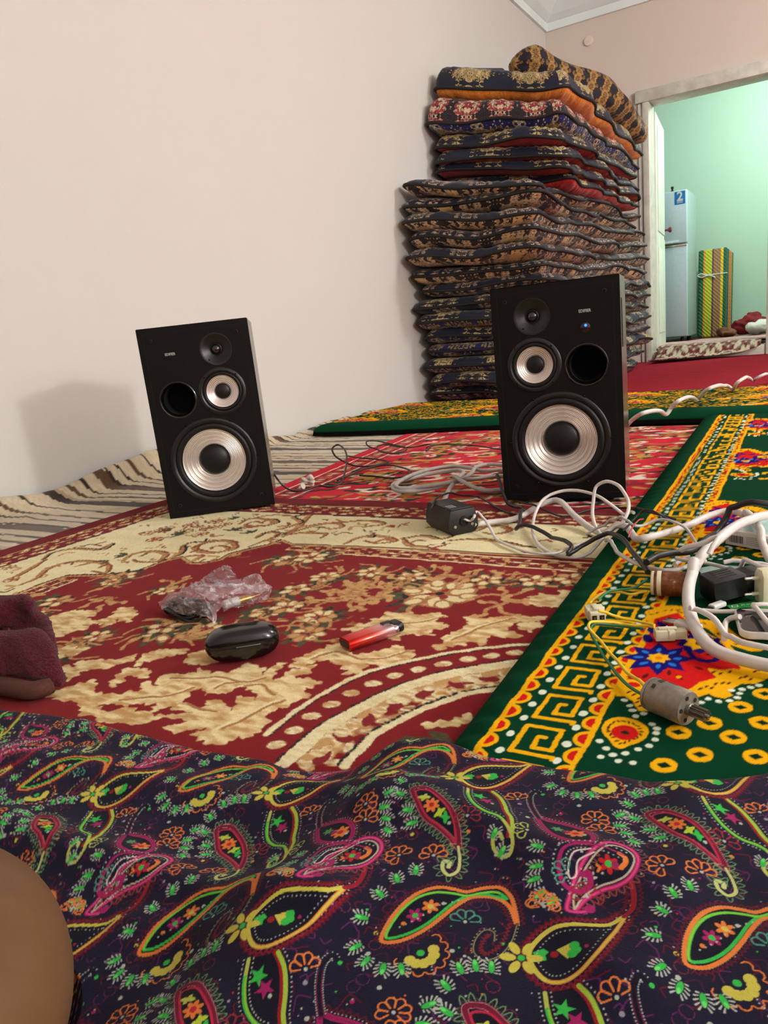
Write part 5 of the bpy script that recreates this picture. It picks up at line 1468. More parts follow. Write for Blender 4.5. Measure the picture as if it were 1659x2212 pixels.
    # --- P: magenta leaf with dark hooked tail
    p = out([(1.8239, 0.3896), (1.8309, 0.3904), (1.8394, 0.3918), (1.8497, 0.3913), (1.858, 0.3867), (1.864, 0.3784), (1.8645, 0.3719), (1.8587, 0.3682), (1.8493, 0.3672), (1.8402, 0.3694), (1.8321, 0.3771)])
    s = sgn(p)
    cv.fill(p, NV); teeth(p, .0030, .0028, DRD, sign=s, spacing=.004); dots(p, .0028, WHT, .0022, .0004, s)
    cv.line(p, .0034, MAG, True); cv.line(p, .0016, C(150, 26, 80), True)
    q = sm([(1.8239, 0.3896), (1.8182, 0.3966), (1.8119, 0.4061), (1.8079, 0.4171), (1.8095, 0.4231), (1.8135, 0.4216)], .0013)
    cv.line(q, np.linspace(.0050, .0012, len(q)), C(110, 24, 70)); cv.line(q, .0022, NV); dots(q, .0022, WHT, .0016, .0004); dots(q, -.0022, WHT, .0016, .0004)
    fl([(1.8521, 0.3798)][0], .0068, ORG, RED, 7); cv.star([(1.8465, 0.3795)][0], .0042, MAG, 5, .4); cv.dot([(1.8579, 0.379)][0], .0014, WHT)
    for al in (.4, 1.6, 2.6):
        cv.dot([(1.8397, 0.3808)][0], .0042, C(90, 150, 100), .0013, al)
    # --- Q: magenta comma with white inner line
    q0 = sm([(1.8765, 0.3273), (1.8747, 0.3259), (1.8743, 0.3226), (1.8692, 0.3187), (1.8645, 0.3181), (1.863, 0.3281), (1.8624, 0.3417), (1.8639, 0.3533), (1.8684, 0.3668), (1.8742, 0.3762), (1.8814, 0.3795), (1.8883, 0.3776), (1.8928, 0.3715), (1.8934, 0.3611), (1.8907, 0.3527), (1.8857, 0.347), (1.8793, 0.3424), (1.8745, 0.3367), (1.8711, 0.3302), (1.8697, 0.3237), (1.8686, 0.32)], .0013)
    cv.fill(q0[int(len(q0) * .18):], NV); halo(q0[int(len(q0) * .5):], .0020, .0040, C(150, 80, 70), sign=1, spacing=.0046)
    cv.line(q0, .0030, MAG); cv.line(q0, .0014, C(226, 70, 130)); cv.dot([(1.8755, 0.3249)][0], .0030, MAG)
    qi = sm([(1.8678, 0.3204), (1.8652, 0.3283), (1.8648, 0.3401), (1.8664, 0.3511), (1.8705, 0.3638), (1.8756, 0.3731), (1.8818, 0.3763), (1.8877, 0.3744), (1.8908, 0.3701), (1.8911, 0.3619), (1.8888, 0.3549), (1.884, 0.3494), (1.8776, 0.3445), (1.8723, 0.3378), (1.8693, 0.3301), (1.8683, 0.3223)], .0013)
    cv.line(qi, .0012, C(196, 180, 160), True)
    fl([(1.8782, 0.3583)][0], .0062, RED, GRN, 6); cv.line(sm([(1.8821, 0.369), (1.8858, 0.3678), (1.887, 0.3637), (1.8854, 0.359)], .0013), .0030, ORG); cv.dot([(1.8818, 0.3595)][0], .0022, C(150, 40, 90))
    cv.line(sm([(1.8719, 0.3551), (1.874, 0.3542), (1.8734, 0.3517)], .001), .0016, ORG)
    for c in [(1.8691, 0.3483), (1.8711, 0.3496), (1.8707, 0.3469), (1.8688, 0.3419), (1.8725, 0.3472), (1.8762, 0.3515)]:
        cv.dot(c, .0008, WHT)
    # --- S: small magenta swirl
    q = sm([(1.7835, 0.5072), (1.7681, 0.507), (1.7547, 0.5033), (1.7486, 0.4958), (1.7504, 0.4809), (1.7571, 0.472), (1.7653, 0.4729), (1.7691, 0.4808), (1.7666, 0.4866), (1.7639, 0.4842)], .0012)
    cv.line(q, np.linspace(.0008, .0040, len(q)), MAG); cv.line(sm([(1.7639, 0.5025), (1.7554, 0.4963), (1.7548, 0.4861), (1.7577, 0.4787), (1.7602, 0.4813), (1.7592, 0.4914), (1.7665, 0.5006)], .0012), .0010, C(230, 214, 206)); dots(q, -.0036, WHT, .0030, .0006); dots(q, .0036, WHT, .003, .0005)
    # feathery green leaves
    for g, lead in (([ (840, 200), (900, 175), (795, 245), (755, 312)], (930, 320)), ([(762, 390), (815, 430), (885, 450), (950, 448)], (880, 330)), ([(75, 435), (125, 390), (175, 380), (225, 380)], (200, 560)), ([(70, 500), (105, 565), (125, 612)], (260, 600)),
                    ([(1085, 550), (1085, 605), (1115, 652), (1155, 708)], (960, 600)), ([(712, 770), (706, 850), (695, 905), (725, 970), (780, 1002)], (1000, 850)), ([(1160, 90), (1200, 130)], (1100, 240))):
        P_ = lambda x, y: WING[(x, y)]
        wings([WING[k] for k in g], .0047, WING[lead])
    # orange and pale outline blossoms
    for k in BLOSS:
        c = np.array(k[0]); col = [ORG, C(180, 190, 90), C(80, 150, 130), C(150, 40, 50)][k[1]]
        for j in range(k[2]):
            a = k[3] + j * .75
            b = c + .0068 * np.array([math.cos(a), math.sin(a)])
            cv.line(sm([c + .003 * np.array([math.cos(a - .35), math.sin(a - .35)]), b + .0026 * np.array([math.cos(a - 1.2), math.sin(a - 1.2)]), b + .0026 * np.array([math.cos(a), math.sin(a)]), b + .0026 * np.array([math.cos(a + 1.2), math.sin(a + 1.2)]), c + .003 * np.array([math.cos(a + .35), math.sin(a + .35)])], .001), .0009, col)
        cv.dot(c, .0011, WHT)
    return cv
WK = [(840, 200), (900, 175), (795, 245), (755, 312), (930, 320), (762, 390), (815, 430), (885, 450), (950, 448), (880, 330), (75, 435), (125, 390), (175, 380), (225, 380), (200, 560), (70, 500), (105, 565), (125, 612), (260, 600),
      (1085, 550), (1085, 605), (1115, 652), (1155, 708), (960, 600), (712, 770), (706, 850), (695, 905), (725, 970), (780, 1002), (1000, 850), (1160, 90), (1200, 130), (1100, 240)]
WV = [(1.8146, 0.4896), (1.8221, 0.5007), (1.8112, 0.474), (1.8105, 0.4535), (1.8373, 0.4622), (1.8176, 0.4345), (1.828, 0.4282), (1.8392, 0.4277), (1.8481, 0.432), (1.8305, 0.4566), (1.7202, 0.3816), (1.7224, 0.3949), (1.7289, 0.4004), (1.7366, 0.4036), (1.7522, 0.3634), (1.7271, 0.3675), (1.7393, 0.3567), (1.7469, 0.3489), (1.7643, 0.3593), (1.8715, 0.4171), (1.8739, 0.4056), (1.8797, 0.3979), (1.8867, 0.3892), (1.8576, 0.3997), (1.8354, 0.3541), (1.8391, 0.3403), (1.8406, 0.331), (1.8473, 0.3226), (1.855, 0.3208), (1.8737, 0.3559), (1.8579, 0.5439), (1.8668, 0.5334), (1.8576, 0.4942)]
WING = dict(zip(WK, WV))
BLOSS = list(zip([(1.7478, 0.4548), (1.8016, 0.408), (1.8577, 0.4054), (1.8248, 0.3657), (1.9035, 0.5037), (1.866, 0.4768), (1.7837, 0.3631), (1.907, 0.3709), (1.8647, 0.3939), (1.7743, 0.3289), (1.8575, 0.3431), (1.7695, 0.4716)], (0, 0, 0, 1, 0, 2, 3, 0, 0, 0, 2, 3), (5, 4, 6, 4, 5, 4, 6, 6, 5, 5, 4, 6), (.3, 1.2, 0.0, 2.2, .2, .8, 0, 1.0, .2, .6, 2.0, 0)))
CV_PAIS = paisley_canvas()
phi = np.r_[np.linspace(math.radians(100), math.radians(66), 90)[:-1], np.linspace(math.radians(66), math.radians(-1), 860), np.linspace(math.radians(-1), math.radians(-95), 210)[1:]]
rfar = np.interp(phi, B_PHI, B_RHO)
FOLDS = [  # crest lines of the larger folds, (points, height, width)
    ([(1.4312, 0.2646), (1.5049, 0.2677), (1.5889, 0.2738), (1.6656, 0.2745), (1.7269, 0.2768)], .020, .020), ([(1.7098, 0.3759), (1.7701, 0.3761), (1.8224, 0.3627), (1.8629, 0.3683)], .018, .022),
    ([(1.3317, 0.3282), (1.4222, 0.3481), (1.5468, 0.3559), (1.6381, 0.3686)], .012, .022), ([(1.6766, 0.4555), (1.7251, 0.4759), (1.7961, 0.4922), (1.8639, 0.4968)], .012, .026), ([(1.8878, 0.5064), (1.9044, 0.4336), (1.8995, 0.3517), (1.8978, 0.3011)], .012, .022), ([(1.8981, 0.5229), (1.9213, 0.5397), (1.9507, 0.5565)], .014, .03),
    ([(1.5841, 0.3909), (1.671, 0.3941), (1.7526, 0.3993)], .007, .014), ([(1.6126, 0.2406), (1.676, 0.2464), (1.7346, 0.2398)], .008, .016), ([(1.8401, 0.3353), (1.8671, 0.3138), (1.8818, 0.2935)], .007, .016), ([(1.3574, 0.3985), (1.4795, 0.4016), (1.5664, 0.4123)], .008, .018)]
LEG = [((2.04, -.62, .170), .105), ((1.90, -.36, .146), .090), ((1.762, -.10, .112), .072), ((1.645, .076, .083), .059), ((1.592, .148, .073), .054), ((1.532, .166, .071), .052), ((1.43, .125, .074), .053), ((1.26, .04, .074), .049), ((1.10, -.04, .070), .040), ((1.00, -.09, .068), .036)]
def dist_poly(X, Y, pts):
    D = np.full(X.shape, 1e9)
    p = sm(pts, .02)
    for a, b in zip(p, p[1:]):
        D = np.minimum(D, Canvas._seg(X, Y, a, b))
    return D
def blanket_z(X, Y, d):
    over = .027 / (1 + np.exp(-(X + .04 * (Y - .5) - 1.668) / .012))      # it lies over the edge of the mat
    z = over + .016 + .016 * (1 - np.exp(-d / .012)) + .004 * vnoise(X, Y, 7, 4, 2) + .0016 * vnoise(X, Y, 26, 5, 2)
    for p, h, w in FOLDS:
        D = dist_poly(X, Y, p)
        z = z + h * .62 * np.exp(-(D / w) ** 2)
    z = np.maximum(Z0 + z - .010 * np.exp(-(d / .006) ** 2), Z0 + .0040 + over * 1.1)
    # pressed down under the leg
    for (a, ra), (b, rb) in zip(LEG, LEG[1:]):
        a, b = np.array(a), np.array(b)
        dd = b[:2] - a[:2]; t = np.clip(((X - a[0]) * dd[0] + (Y - a[1]) * dd[1]) / (dd @ dd), 0, 1)
        r = ra + (rb - ra) * t + .006; D = np.hypot(X - a[0] - t * dd[0], Y - a[1] - t * dd[1])
        low = a[2] + (b[2] - a[2]) * t - np.sqrt(np.maximum(r * r - D * D, 0)) 
        z = np.where(D < r, np.minimum(z, np.maximum(low, Z0 + .004)), z)
    return z
def blanket_col(X, Y):
    wx = .003 * vnoise(X, Y, 8, 11, 2); wy = .003 * vnoise(X, Y, 8, 12, 2)
    c = CV_PAIS.sample(1.76 + (X - 1.76) * 1.09 + wx, .40 + (Y - .40) * 1.09 + wy) * .76
    return np.clip(c * (1 + .06 * vnoise(X, Y, 900, 3))[..., None], 0, 1)
M_COTTON = weave_mat('printed_cotton', 0.85, .35, 1500, .0012, .03, spec=.12)
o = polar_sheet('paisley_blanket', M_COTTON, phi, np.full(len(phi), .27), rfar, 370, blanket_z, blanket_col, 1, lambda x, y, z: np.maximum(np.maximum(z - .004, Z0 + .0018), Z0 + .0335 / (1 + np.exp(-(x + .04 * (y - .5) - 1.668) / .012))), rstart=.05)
tag(o, 'dark blue blanket printed with neon paisley drops spread across the foreground', 'blanket')

# ---------------------------------------------------------------- things on the rug
MT = Z0 + .0318          # top of the green mat
M_WCORD = plain('white_pvc_cord', C(214, 206, 200), 0.42, var=0.04, scale=60)
M_GCORD = plain('grey_white_cord', C(190, 184, 178), 0.45, var=0.05, scale=60)
M_BCORD = plain('black_cord', C(26, 23, 22), 0.45, var=0.08)
M_BRCORD = plain('brown_black_cord', C(44, 32, 28), 0.45, var=0.08)
M_WPLAS = plain('white_plastic', C(222, 220, 214), 0.35, var=0.03)
M_CPLAS = plain('cream_nylon', C(216, 208, 176), 0.42, var=0.04)
M_STEEL = plain('zinc_steel', C(150, 146, 140), 0.42, 0.7, var=0.10, scale=120)
M_BRASS = plain('brass', C(196, 150, 70), 0.3, 0.9)
M_CHROME = plain('nickel', C(200, 198, 194), 0.2, 1.0)

def ground(x, y):
    """height of whatever textile lies at x, y"""
    u, v = mat_uv(x, y)
    for ox, oy, an, x0, x1, y0, y1, H in OBST:
        lx = (x - ox) * math.cos(an) + (y - oy) * math.sin(an); ly = -(x - ox) * math.sin(an) + (y - oy) * math.cos(an)
        if x0 - .004 < lx < x1 + .004 and y0 - .004 < ly < y1 + .004:
            return MT + H
    if u > -.028 and v < 2.085:
        return float(long_mat_z(np.array([[x]]), np.array([[y]]), None)[0, 0]) if u > -MARGIN + .002 else Z0 + .008
    if x > CX0 and cross_front(np.array(x)) < y < CY1:
        return float(cross_z(np.array([[x]]), np.array([[y]]), None)[0, 0])
    if cross_front(np.array(x)) - .006 < y < cross_front(np.array(x)):
        return Z0 + .010
    return Z0 + .0008 if x > RX0 and y < RY1 else Z0 - .004 if y < CY0 else .004
LAID = []
OBST = [(1.848, 1.128, math.radians(-25), 0, .125, 0, .095, .0235), (1.8555, .8845, math.radians(37), 0, .066, -.017, .017, .0355)]      # carton and charger the cords pass over
def cord(name, label, pts, r, mat, flat=1.0, cat='cable', seg=8):
    """lay a cord over the textiles and over the cords that already lie there"""
    P = catmull(pts, .006)
    A = np.array([tuple(p) for p in P])
    g = np.array([max(ground(p[0] + dx, p[1] + dy) for dx, dy in ((0, 0), (r, 0), (-r, 0), (0, r), (0, -r))) for p in A]) + r + .0012
    for _ in range(3):
        g[1:-1] = np.maximum(g[1:-1], (g[:-2] + g[2:]) / 2)
    A[:, 2] = np.maximum(A[:, 2], g)
    for rep_ in range(3):
      lift = np.zeros(len(A))
      for B, rb in LAID:
          gap = r + rb + .0014
          d = np.hypot(A[:, None, 0] - B[None, :, 0], A[:, None, 1] - B[None, :, 1])
          near = (d < gap + .003)
          if near.any():
              for i in np.where(near.any(1))[0]:
                  zb = B[near[i], 2]
                  zb = zb[np.abs(A[i, 2] - zb) < gap]
                  if len(zb):
                      lift[i] = max(lift[i], zb.max() + gap - A[i, 2])
      if lift.max() > 0:
          K = 9 + int(r * 1400); k = np.arange(-K, K + 1)
          out = np.zeros(len(A))
          for i in np.where(lift > 0)[0]:
              for o in k:
                  if 0 <= i + o < len(A):
                      out[i + o] = max(out[i + o], lift[i] * (.5 + .5 * math.cos(math.pi * o / (K + 1))) if abs(o) > 2 else lift[i])
          A[:, 2] += out
    LAID.append((A, r))
    return tag(tube(name, [tuple(p) for p in A], r, mat, None, seg, False, flat, .007, smooth_path=False), label, cat)

def eggcase():
    t = thing('earphone_case', 'glossy black earphone charging case on the rug near the plastic bag', 'earphone case', (1.357, .631, Z0 + .001), (0, 0, math.radians(40)))
    t.scale = (1.13, 1.13, 1.13)
    m = plain('glossy_black_shell', C(13, 13, 14), 0.16, 0, 0.6)
    def half(nm, z0, z1, top):
        n, k = 64, 10
        rings = []
        for i in range(k + 1):
            a = math.pi / 2 * i / k
            zz = z0 + (z1 - z0) * math.sin(a)
            f = math.cos(a) ** .55 if i < k else 0.02
            rings.append([(.0405 * f * abs(math.cos(b)) ** .62 * (1 if math.cos(b) >= 0 else -1), .0205 * (f ** .8) * abs(math.sin(b)) ** .75 * (1 if math.sin(b) >= 0 else -1), zz) for b in [math.tau * j / n for j in range(n)]])
        P = np.array(rings)
        P = np.concatenate([P, P[:, :1]], 1)
        o = grid_mesh(nm, P if top else P[:, ::-1].copy(), m, t)
        return o
    half('lid', .0195, .0365, True); half('tray', .0188, .0, False)
    pyd('seam', [(.0402 * abs(math.cos(b)) ** .62 * (1 if math.cos(b) >= 0 else -1), .0203 * abs(math.sin(b)) ** .75 * (1 if math.sin(b) >= 0 else -1), z) for z in (.0186, .0197) for b in [math.tau * j / 64 for j in range(64)]],
        [(j, (j + 1) % 64, 64 + (j + 1) % 64, 64 + j) for j in range(64)], M_VOID, t)
    box('finger_slot', (-.006, -.0212, .0200), (.020, -.0198, .0206), plain('slot_edge', C(120, 118, 116), .3), t, .0002)
    return t
eggcase()

def lighter():
    a, b = Vector((1.4684, 0.6853, 0.014)), Vector((1.5045, 0.7561, 0.014))
    d = (b - a); ang = math.atan2(d.y, d.x)
    t = thing('lighter', 'red to pink metallic disposable lighter with black top on the rug', 'lighter', (a.x, a.y + .004, Z0 + .001), (0, 0, ang))
    t.scale = (1.04, 1.18, 1.22)
    tm = NT('red_pink_metallic')
    co = tm.coord(); sp = tm.n('ShaderNodeSeparateXYZ'); tm.l(co, sp.inputs[0])
    tm.set(col=tm.ramp(tm.math('DIVIDE', sp.outputs[0], .075), [(0.05, C(206, 36, 30)), (0.45, C(222, 84, 72)), (0.85, C(236, 196, 200))]), rough=.22, metal=.75)
    M = Matrix(((0, 0, 1, 0), (1, 0, 0, 0), (0, 1, 0, 0), (0, 0, 0, 1)))       # prism axis -> x
    prism('body', rrect(.0235, .0115, .0050, 5, 0, .0060), 0, .064, tm.m, t, .0008, 2, M)
    prism('base_plug', rrect(.0185, .0072, .0030, 4, 0, .0060), -.0004, .002, plain('dark_base', C(44, 20, 18), .5), t, 0, 1, M)
    prism('shoulder', rrect(.0190, .0095, .0040, 4, -.0015, .0060), .064, .070, plain('silver_hood', C(214, 200, 204), .2, .9), t, .0006, 2, M)
    prism('trigger', rrect(.0200, .0105, .0045, 5, .0015, .0062), .066, .080, M_BLKP, t, .0022, 3, M)
    box('gas_lever', (.056, .001, .0105), (.069, .0085, .0126), M_BLKP, t, .0008)
    return t
lighter()

def plastic_mat():
    t = NT('clear_polythene')
    co = t.coord()
    n = t.noise(co, 55.0, 3.0, 0.6, 1.0)
    t.set(col=C(232, 222, 226), rough=.16, spec=.9, alpha=t.ramp(n, [(0.35, (.20, .20, .20)), (0.55, (.36, .36, .36)), (0.66, (.72, .72, .72))]))
    t.bump(t.noise(co, 90.0, 3.0, .6, 1.5), .9, .006)
    return t.m
def bag():
    t = thing('plastic_bag', 'crumpled clear plastic bag holding a black cable on the rug', 'bag', (0, 0, 0))
    m = plastic_mat()
    rng = np.random.RandomState(5)
    def sheet(nm, ctrl, n=44, amp=.006, seed=1):
        ctrl = np.array(ctrl, float)              # (rows, cols, 3)
        R, Cc = ctrl.shape[:2]
        def up(A, k):
            x = np.linspace(0, A.shape[0] - 1, k); i = np.clip(np.floor(x).astype(int), 0, A.shape[0] - 2); f = (x - i)[:, None, None]
            f = f * f * (3 - 2 * f)
            return A[i] * (1 - f) + A[i + 1] * f
        G = up(ctrl, n); G = up(G.transpose(1, 0, 2), n).transpose(1, 0, 2)
        u, v = np.meshgrid(np.linspace(0, 1, n), np.linspace(0, 1, n), indexing='ij')
        rid = 1 - np.abs(vnoise(u, v, 5, seed, 2)) * 2 + .5 * (1 - np.abs(vnoise(u, v, 11, seed + 1)) * 2)
        G = G + np.stack([vnoise(u, v, 8, seed + 2) * amp * .6, vnoise(u, v, 8, seed + 3) * amp * .6, rid * amp * .8], -1)
        G[..., 2] = np.maximum(G[..., 2], Z0 + .0025)
        return grid_mesh(nm, G, m, t)
    f = lambda x, y, h: (x, y, Z0 + h)
    # mouth part over the cable (left), body over the plug (right), flap standing up behind
    sheet('bag_mouth', [[(1.0949, 0.7329, 0.018), (1.1329, 0.7068, 0.024), (1.1467, 0.7095, 0.02), (1.1875, 0.7118, 0.018)], [(1.1176, 0.7532, 0.034), (1.1767, 0.7049, 0.048), (1.2081, 0.689, 0.046), (1.2205, 0.7047, 0.022)],
                        [(1.1416, 0.7571, 0.044), (1.2054, 0.7086, 0.058), (1.2387, 0.6898, 0.056), (1.2362, 0.7049, 0.017)], [(1.1606, 0.7583, 0.044), (1.2186, 0.7234, 0.054), (1.2422, 0.7138, 0.05), (1.2256, 0.7398, 0.024)]], seed=3)
    sheet('bag_body', [[(1.1513, 0.7558, 0.044), (1.2081, 0.7184, 0.056), (1.2471, 0.702, 0.05), (1.2292, 0.7342, 0.024)], [(1.1759, 0.7772, 0.044), (1.2322, 0.7365, 0.058), (1.2512, 0.7251, 0.048), (1.2385, 0.7554, 0.017)],
                       [(1.2115, 0.7977, 0.044), (1.2544, 0.7574, 0.054), (1.2686, 0.7511, 0.044), (1.2517, 0.7726, 0.017)], [(1.2413, 0.8021, 0.054), (1.266, 0.7864, 0.05), (1.2651, 0.8031, 0.034), (1.2566, 0.8081, 0.016)]], seed=8)
    sheet('bag_flap', [[(1.1467, 0.7622, 0.044), (1.1658, 0.7633, 0.044), (1.1841, 0.7755, 0.044), (1.2101, 0.7973, 0.044)], [(1.164, 0.7638, 0.054), (1.1793, 0.7656, 0.056), (1.2024, 0.7691, 0.058), (1.2139, 0.7877, 0.054)],
                       [(1.1951, 0.7656, 0.07), (1.2038, 0.7654, 0.072), (1.213, 0.7676, 0.072), (1.2194, 0.7737, 0.068)], [(1.2104, 0.7678, 0.076), (1.2137, 0.7678, 0.077), (1.2158, 0.769, 0.077), (1.2194, 0.7683, 0.076)]], n=30, amp=.004, seed=14)
    # the things inside: a coiled black cable and a white plug with gilt tip
    c = Vector((1.1732, 0.723, 0.026)); ax = (Vector((1.2147, 0.7182, 0.026)) - Vector((1.1353, 0.7226, 0.026))); L = ax.length / 2; ax.normalize(); sd = Vector((-ax.y, ax.x, 0))
    bm = bmesh.new()
    for k in range(9):
        off = (k - 4) * .0042; lift = .004 + .0035 * (k % 3)
        tube_bm(bm, [c + ax * (L * .92 * math.cos(a)) + sd * (off * .8 + .009 * math.sin(a)) + Vector((0, 0, lift + .006 * math.sin(a * 2 + k) - .009)) for a in [math.tau * i / 40 for i in range(40)]], .0026, 6, True)
    for v in bm.verts: v.co.z = max(v.co.z, Z0 + .0012)
    coil = from_bm('coiled_cable', bm, M_BCORD, None, True, 60); tag(coil, 'coiled black cable inside the clear plastic bag', 'cable')
    p = Vector((1.2231, 0.7418, 0.028)); q = Vector((1.2341, 0.7637, 0.028))
    plug = thing('jack_plug', 'white jack plug with gilt collar inside the clear plastic bag', 'plug', p, (0, 0, math.atan2((q - p).y, (q - p).x)))
    Rm = Matrix.Rotation(math.radians(90), 4, 'Y'); L2 = (q - p).length
    lathe('sleeve', [(.0052, 0), (.0068, .002), (.0068, L2 - .001), (.0060, L2)], M_WPLAS, plug, 24, Rm)
    lathe('collar', [(.0062, L2), (.0062, L2 + .008), (.0050, L2 + .009), (.0050, L2 + .018), (.0030, L2 + .019)], M_BRASS, plug, 24, Rm)
    lathe('pin', [(.0018, L2 + .019), (.0018, L2 + .032), (.0006, L2 + .034)], M_BRASS, plug, 12, Rm)
bag()

def garment():
    """fleece sleeve with a stitched cuff, thrown down at the left edge of the picture"""
    rng = random.Random(3)
    bm = bmesh.new()
    def blob(c, r, rot=(0, 0, 0)):
        m = Matrix.Translation(c) @ Matrix.Rotation(rot[2], 4, 'Z') @ Matrix.Rotation(rot[1], 4, 'Y') @ Matrix.Rotation(rot[0], 4, 'X') @ Matrix.Diagonal((*r, 1))
        bmesh.ops.create_icosphere(bm, subdivisions=4, radius=1.0, matrix=m)
    def roll(st, depth, n=26):
        """flattened roll of cloth through stations (bottom point, top point)"""
        rings = []
        st = [(Vector(b), Vector(t_)) for b, t_ in st]
        B = catmull([b for b, _ in st], .012); T = catmull([t_ for _, t_ in st], .012)
        k = max(len(B), len(T))
        for i in range(k):
            b = B[round(i * (len(B) - 1) / (k - 1))]; t_ = T[round(i * (len(T) - 1) / (k - 1))]
            c = (b + t_) / 2; h = (t_ - b) / 2
            f = i / (k - 1)
            dp = Vector((-.5, .83, .1)) * depth * (1 - .55 * f ** 3)
            rings.append([bm.verts.new(c + h * (abs(math.sin(a)) ** .7 * (1 if math.sin(a) >= 0 else -1)) + dp * (abs(math.cos(a)) ** .7 * (1 if math.cos(a) >= 0 else -1)) + dp * .9) for a in [math.tau * q / n for q in range(n)]])
        for A_, B_ in zip(rings, rings[1:]):
            for q in range(n):
                bm.faces.new((A_[q], A_[(q + 1) % n], B_[(q + 1) % n], B_[q]))
        bm.faces.new(rings[0]); bm.faces.new(rings[-1])
        bmesh.ops.recalc_face_normals(bm, faces=bm.faces)
    roll(list(zip([(1.0466, 0.4111, 0.028), (1.1046, 0.4347, 0.03), (1.152, 0.4519, 0.032), (1.1841, 0.4549, 0.03), (1.2018, 0.4597, 0.026), (1.2102, 0.4661, 0.022), (1.2108, 0.4749, 0.019)], [(1.0218, 0.4351, 0.074), (1.0846, 0.4573, 0.076), (1.1301, 0.4768, 0.078), (1.1493, 0.4915, 0.078), (1.1695, 0.4925, 0.07), (1.1937, 0.4842, 0.052), (1.2122, 0.4794, 0.03)])), .020)
    roll(list(zip([(0.9863, 0.4622, 0.058), (1.0297, 0.4864, 0.06), (1.061, 0.5053, 0.062), (1.0671, 0.5245, 0.064), (1.0755, 0.5369, 0.064), (1.079, 0.5413, 0.064)], [(0.9583, 0.4859, 0.094), (1.0178, 0.5022, 0.098), (1.0591, 0.5152, 0.1), (1.0723, 0.5293, 0.1), (1.0964, 0.5281, 0.094), (1.0888, 0.5365, 0.076)])), .018)
    roll(list(zip([(1.0835, 0.4971, 0.034), (1.1094, 0.5056, 0.034), (1.1402, 0.5033, 0.032), (1.1666, 0.4964, 0.028), (1.1668, 0.5025, 0.024)], [(1.0475, 0.5284, 0.068), (1.0638, 0.5449, 0.07), (1.0988, 0.5388, 0.066), (1.1351, 0.523, 0.054), (1.1511, 0.5158, 0.038)])), .014)
    blob((.95, .52, .050), (.09, .055, .036), (0, 0, -.3))
    blob((.87, .47, .045), (.11, .08, .034), (0, 0, -.3))
    me = bpy.data.meshes.new('garment_tmp'); bm.to_mesh(me); bm.free()
    o = bpy.data.objects.new('garment_tmp', me); COL.objects.link(o)
    md = o.modifiers.new('r', 'REMESH'); md.mode = 'VOXEL'; md.voxel_size = .0045
    sm_ = o.modifiers.new('s', 'SMOOTH'); sm_.iterations = 3; sm_.factor = .5
    dg = bpy.context.evaluated_depsgraph_get()
    m2 = bpy.data.meshes.new_from_object(o.evaluated_get(dg))
    bpy.data.objects.remove(o)
    n = len(m2.vertices); co = np.zeros(n * 3, np.float32); m2.vertices.foreach_get('co', co); co = co.reshape(-1, 3)
    nr = np.zeros(n * 3, np.float32); m2.vertices.foreach_get('normal', nr); nr = nr.reshape(-1, 3)
    d = .0050 * vnoise(co[:, 0] + co[:, 2], co[:, 1] - .4 * co[:, 2], 26, 4, 2) + .0018 * vnoise(co[:, 0] * 1.0 + co[:, 2] * 2, co[:, 1], 130, 5, 2)
    co = co + nr * d[:, None]
    co[:, 2] = np.maximum(co[:, 2], Z0 + .002)
    m2.vertices.foreach_set('co', co.reshape(-1)); m2.update()
    t = NT('maroon_fleece')
    c_ = t.coord(); g = t.noise(c_, 420.0, 3.0, .65)
    t.set(col=t.ramp(g, [(.3, C(58, 17, 24)), (.7, C(98, 36, 44))]), rough=1.0, spec=.03, sheen=.10)
    t.bump(g, .8, .004)
    m2.name = 'fleece_garment'
    m2.materials.clear()
    r = thing('fleece_garment', 'dark maroon fleece garment bundled at the edge of the rug and blanket', 'garment', (0, 0, 0))
    link('fleece', m2, t.m, r)
    # flat knitted hem under the front fold
    hem = [(1.0151, 0.4479, 0.014), (1.0966, 0.4474, 0.014), (1.156, 0.4511, 0.014), (1.1918, 0.4567, 0.014), (1.1967, 0.4728, 0.014)]
    P = catmull([(x, y, Z0 + .012) for x, y, z in hem], .004)
    bm = bmesh.new(); tube_bm(bm, P, .0135, 12, False, .75)
    for v in bm.verts: v.co.z = max(v.co.z, Z0 + .0015)
    from_bm('hem', bm, plain('brown_hem', C(74, 36, 26), .9, var=.12, scale=300), r, True, 60)
    tube('hem_seam', [(x + .004, y + .012, Z0 + .0215) for x, y, z in hem], .0016, plain('dark_seam', C(30, 14, 12), .9), r, 6)
garment()

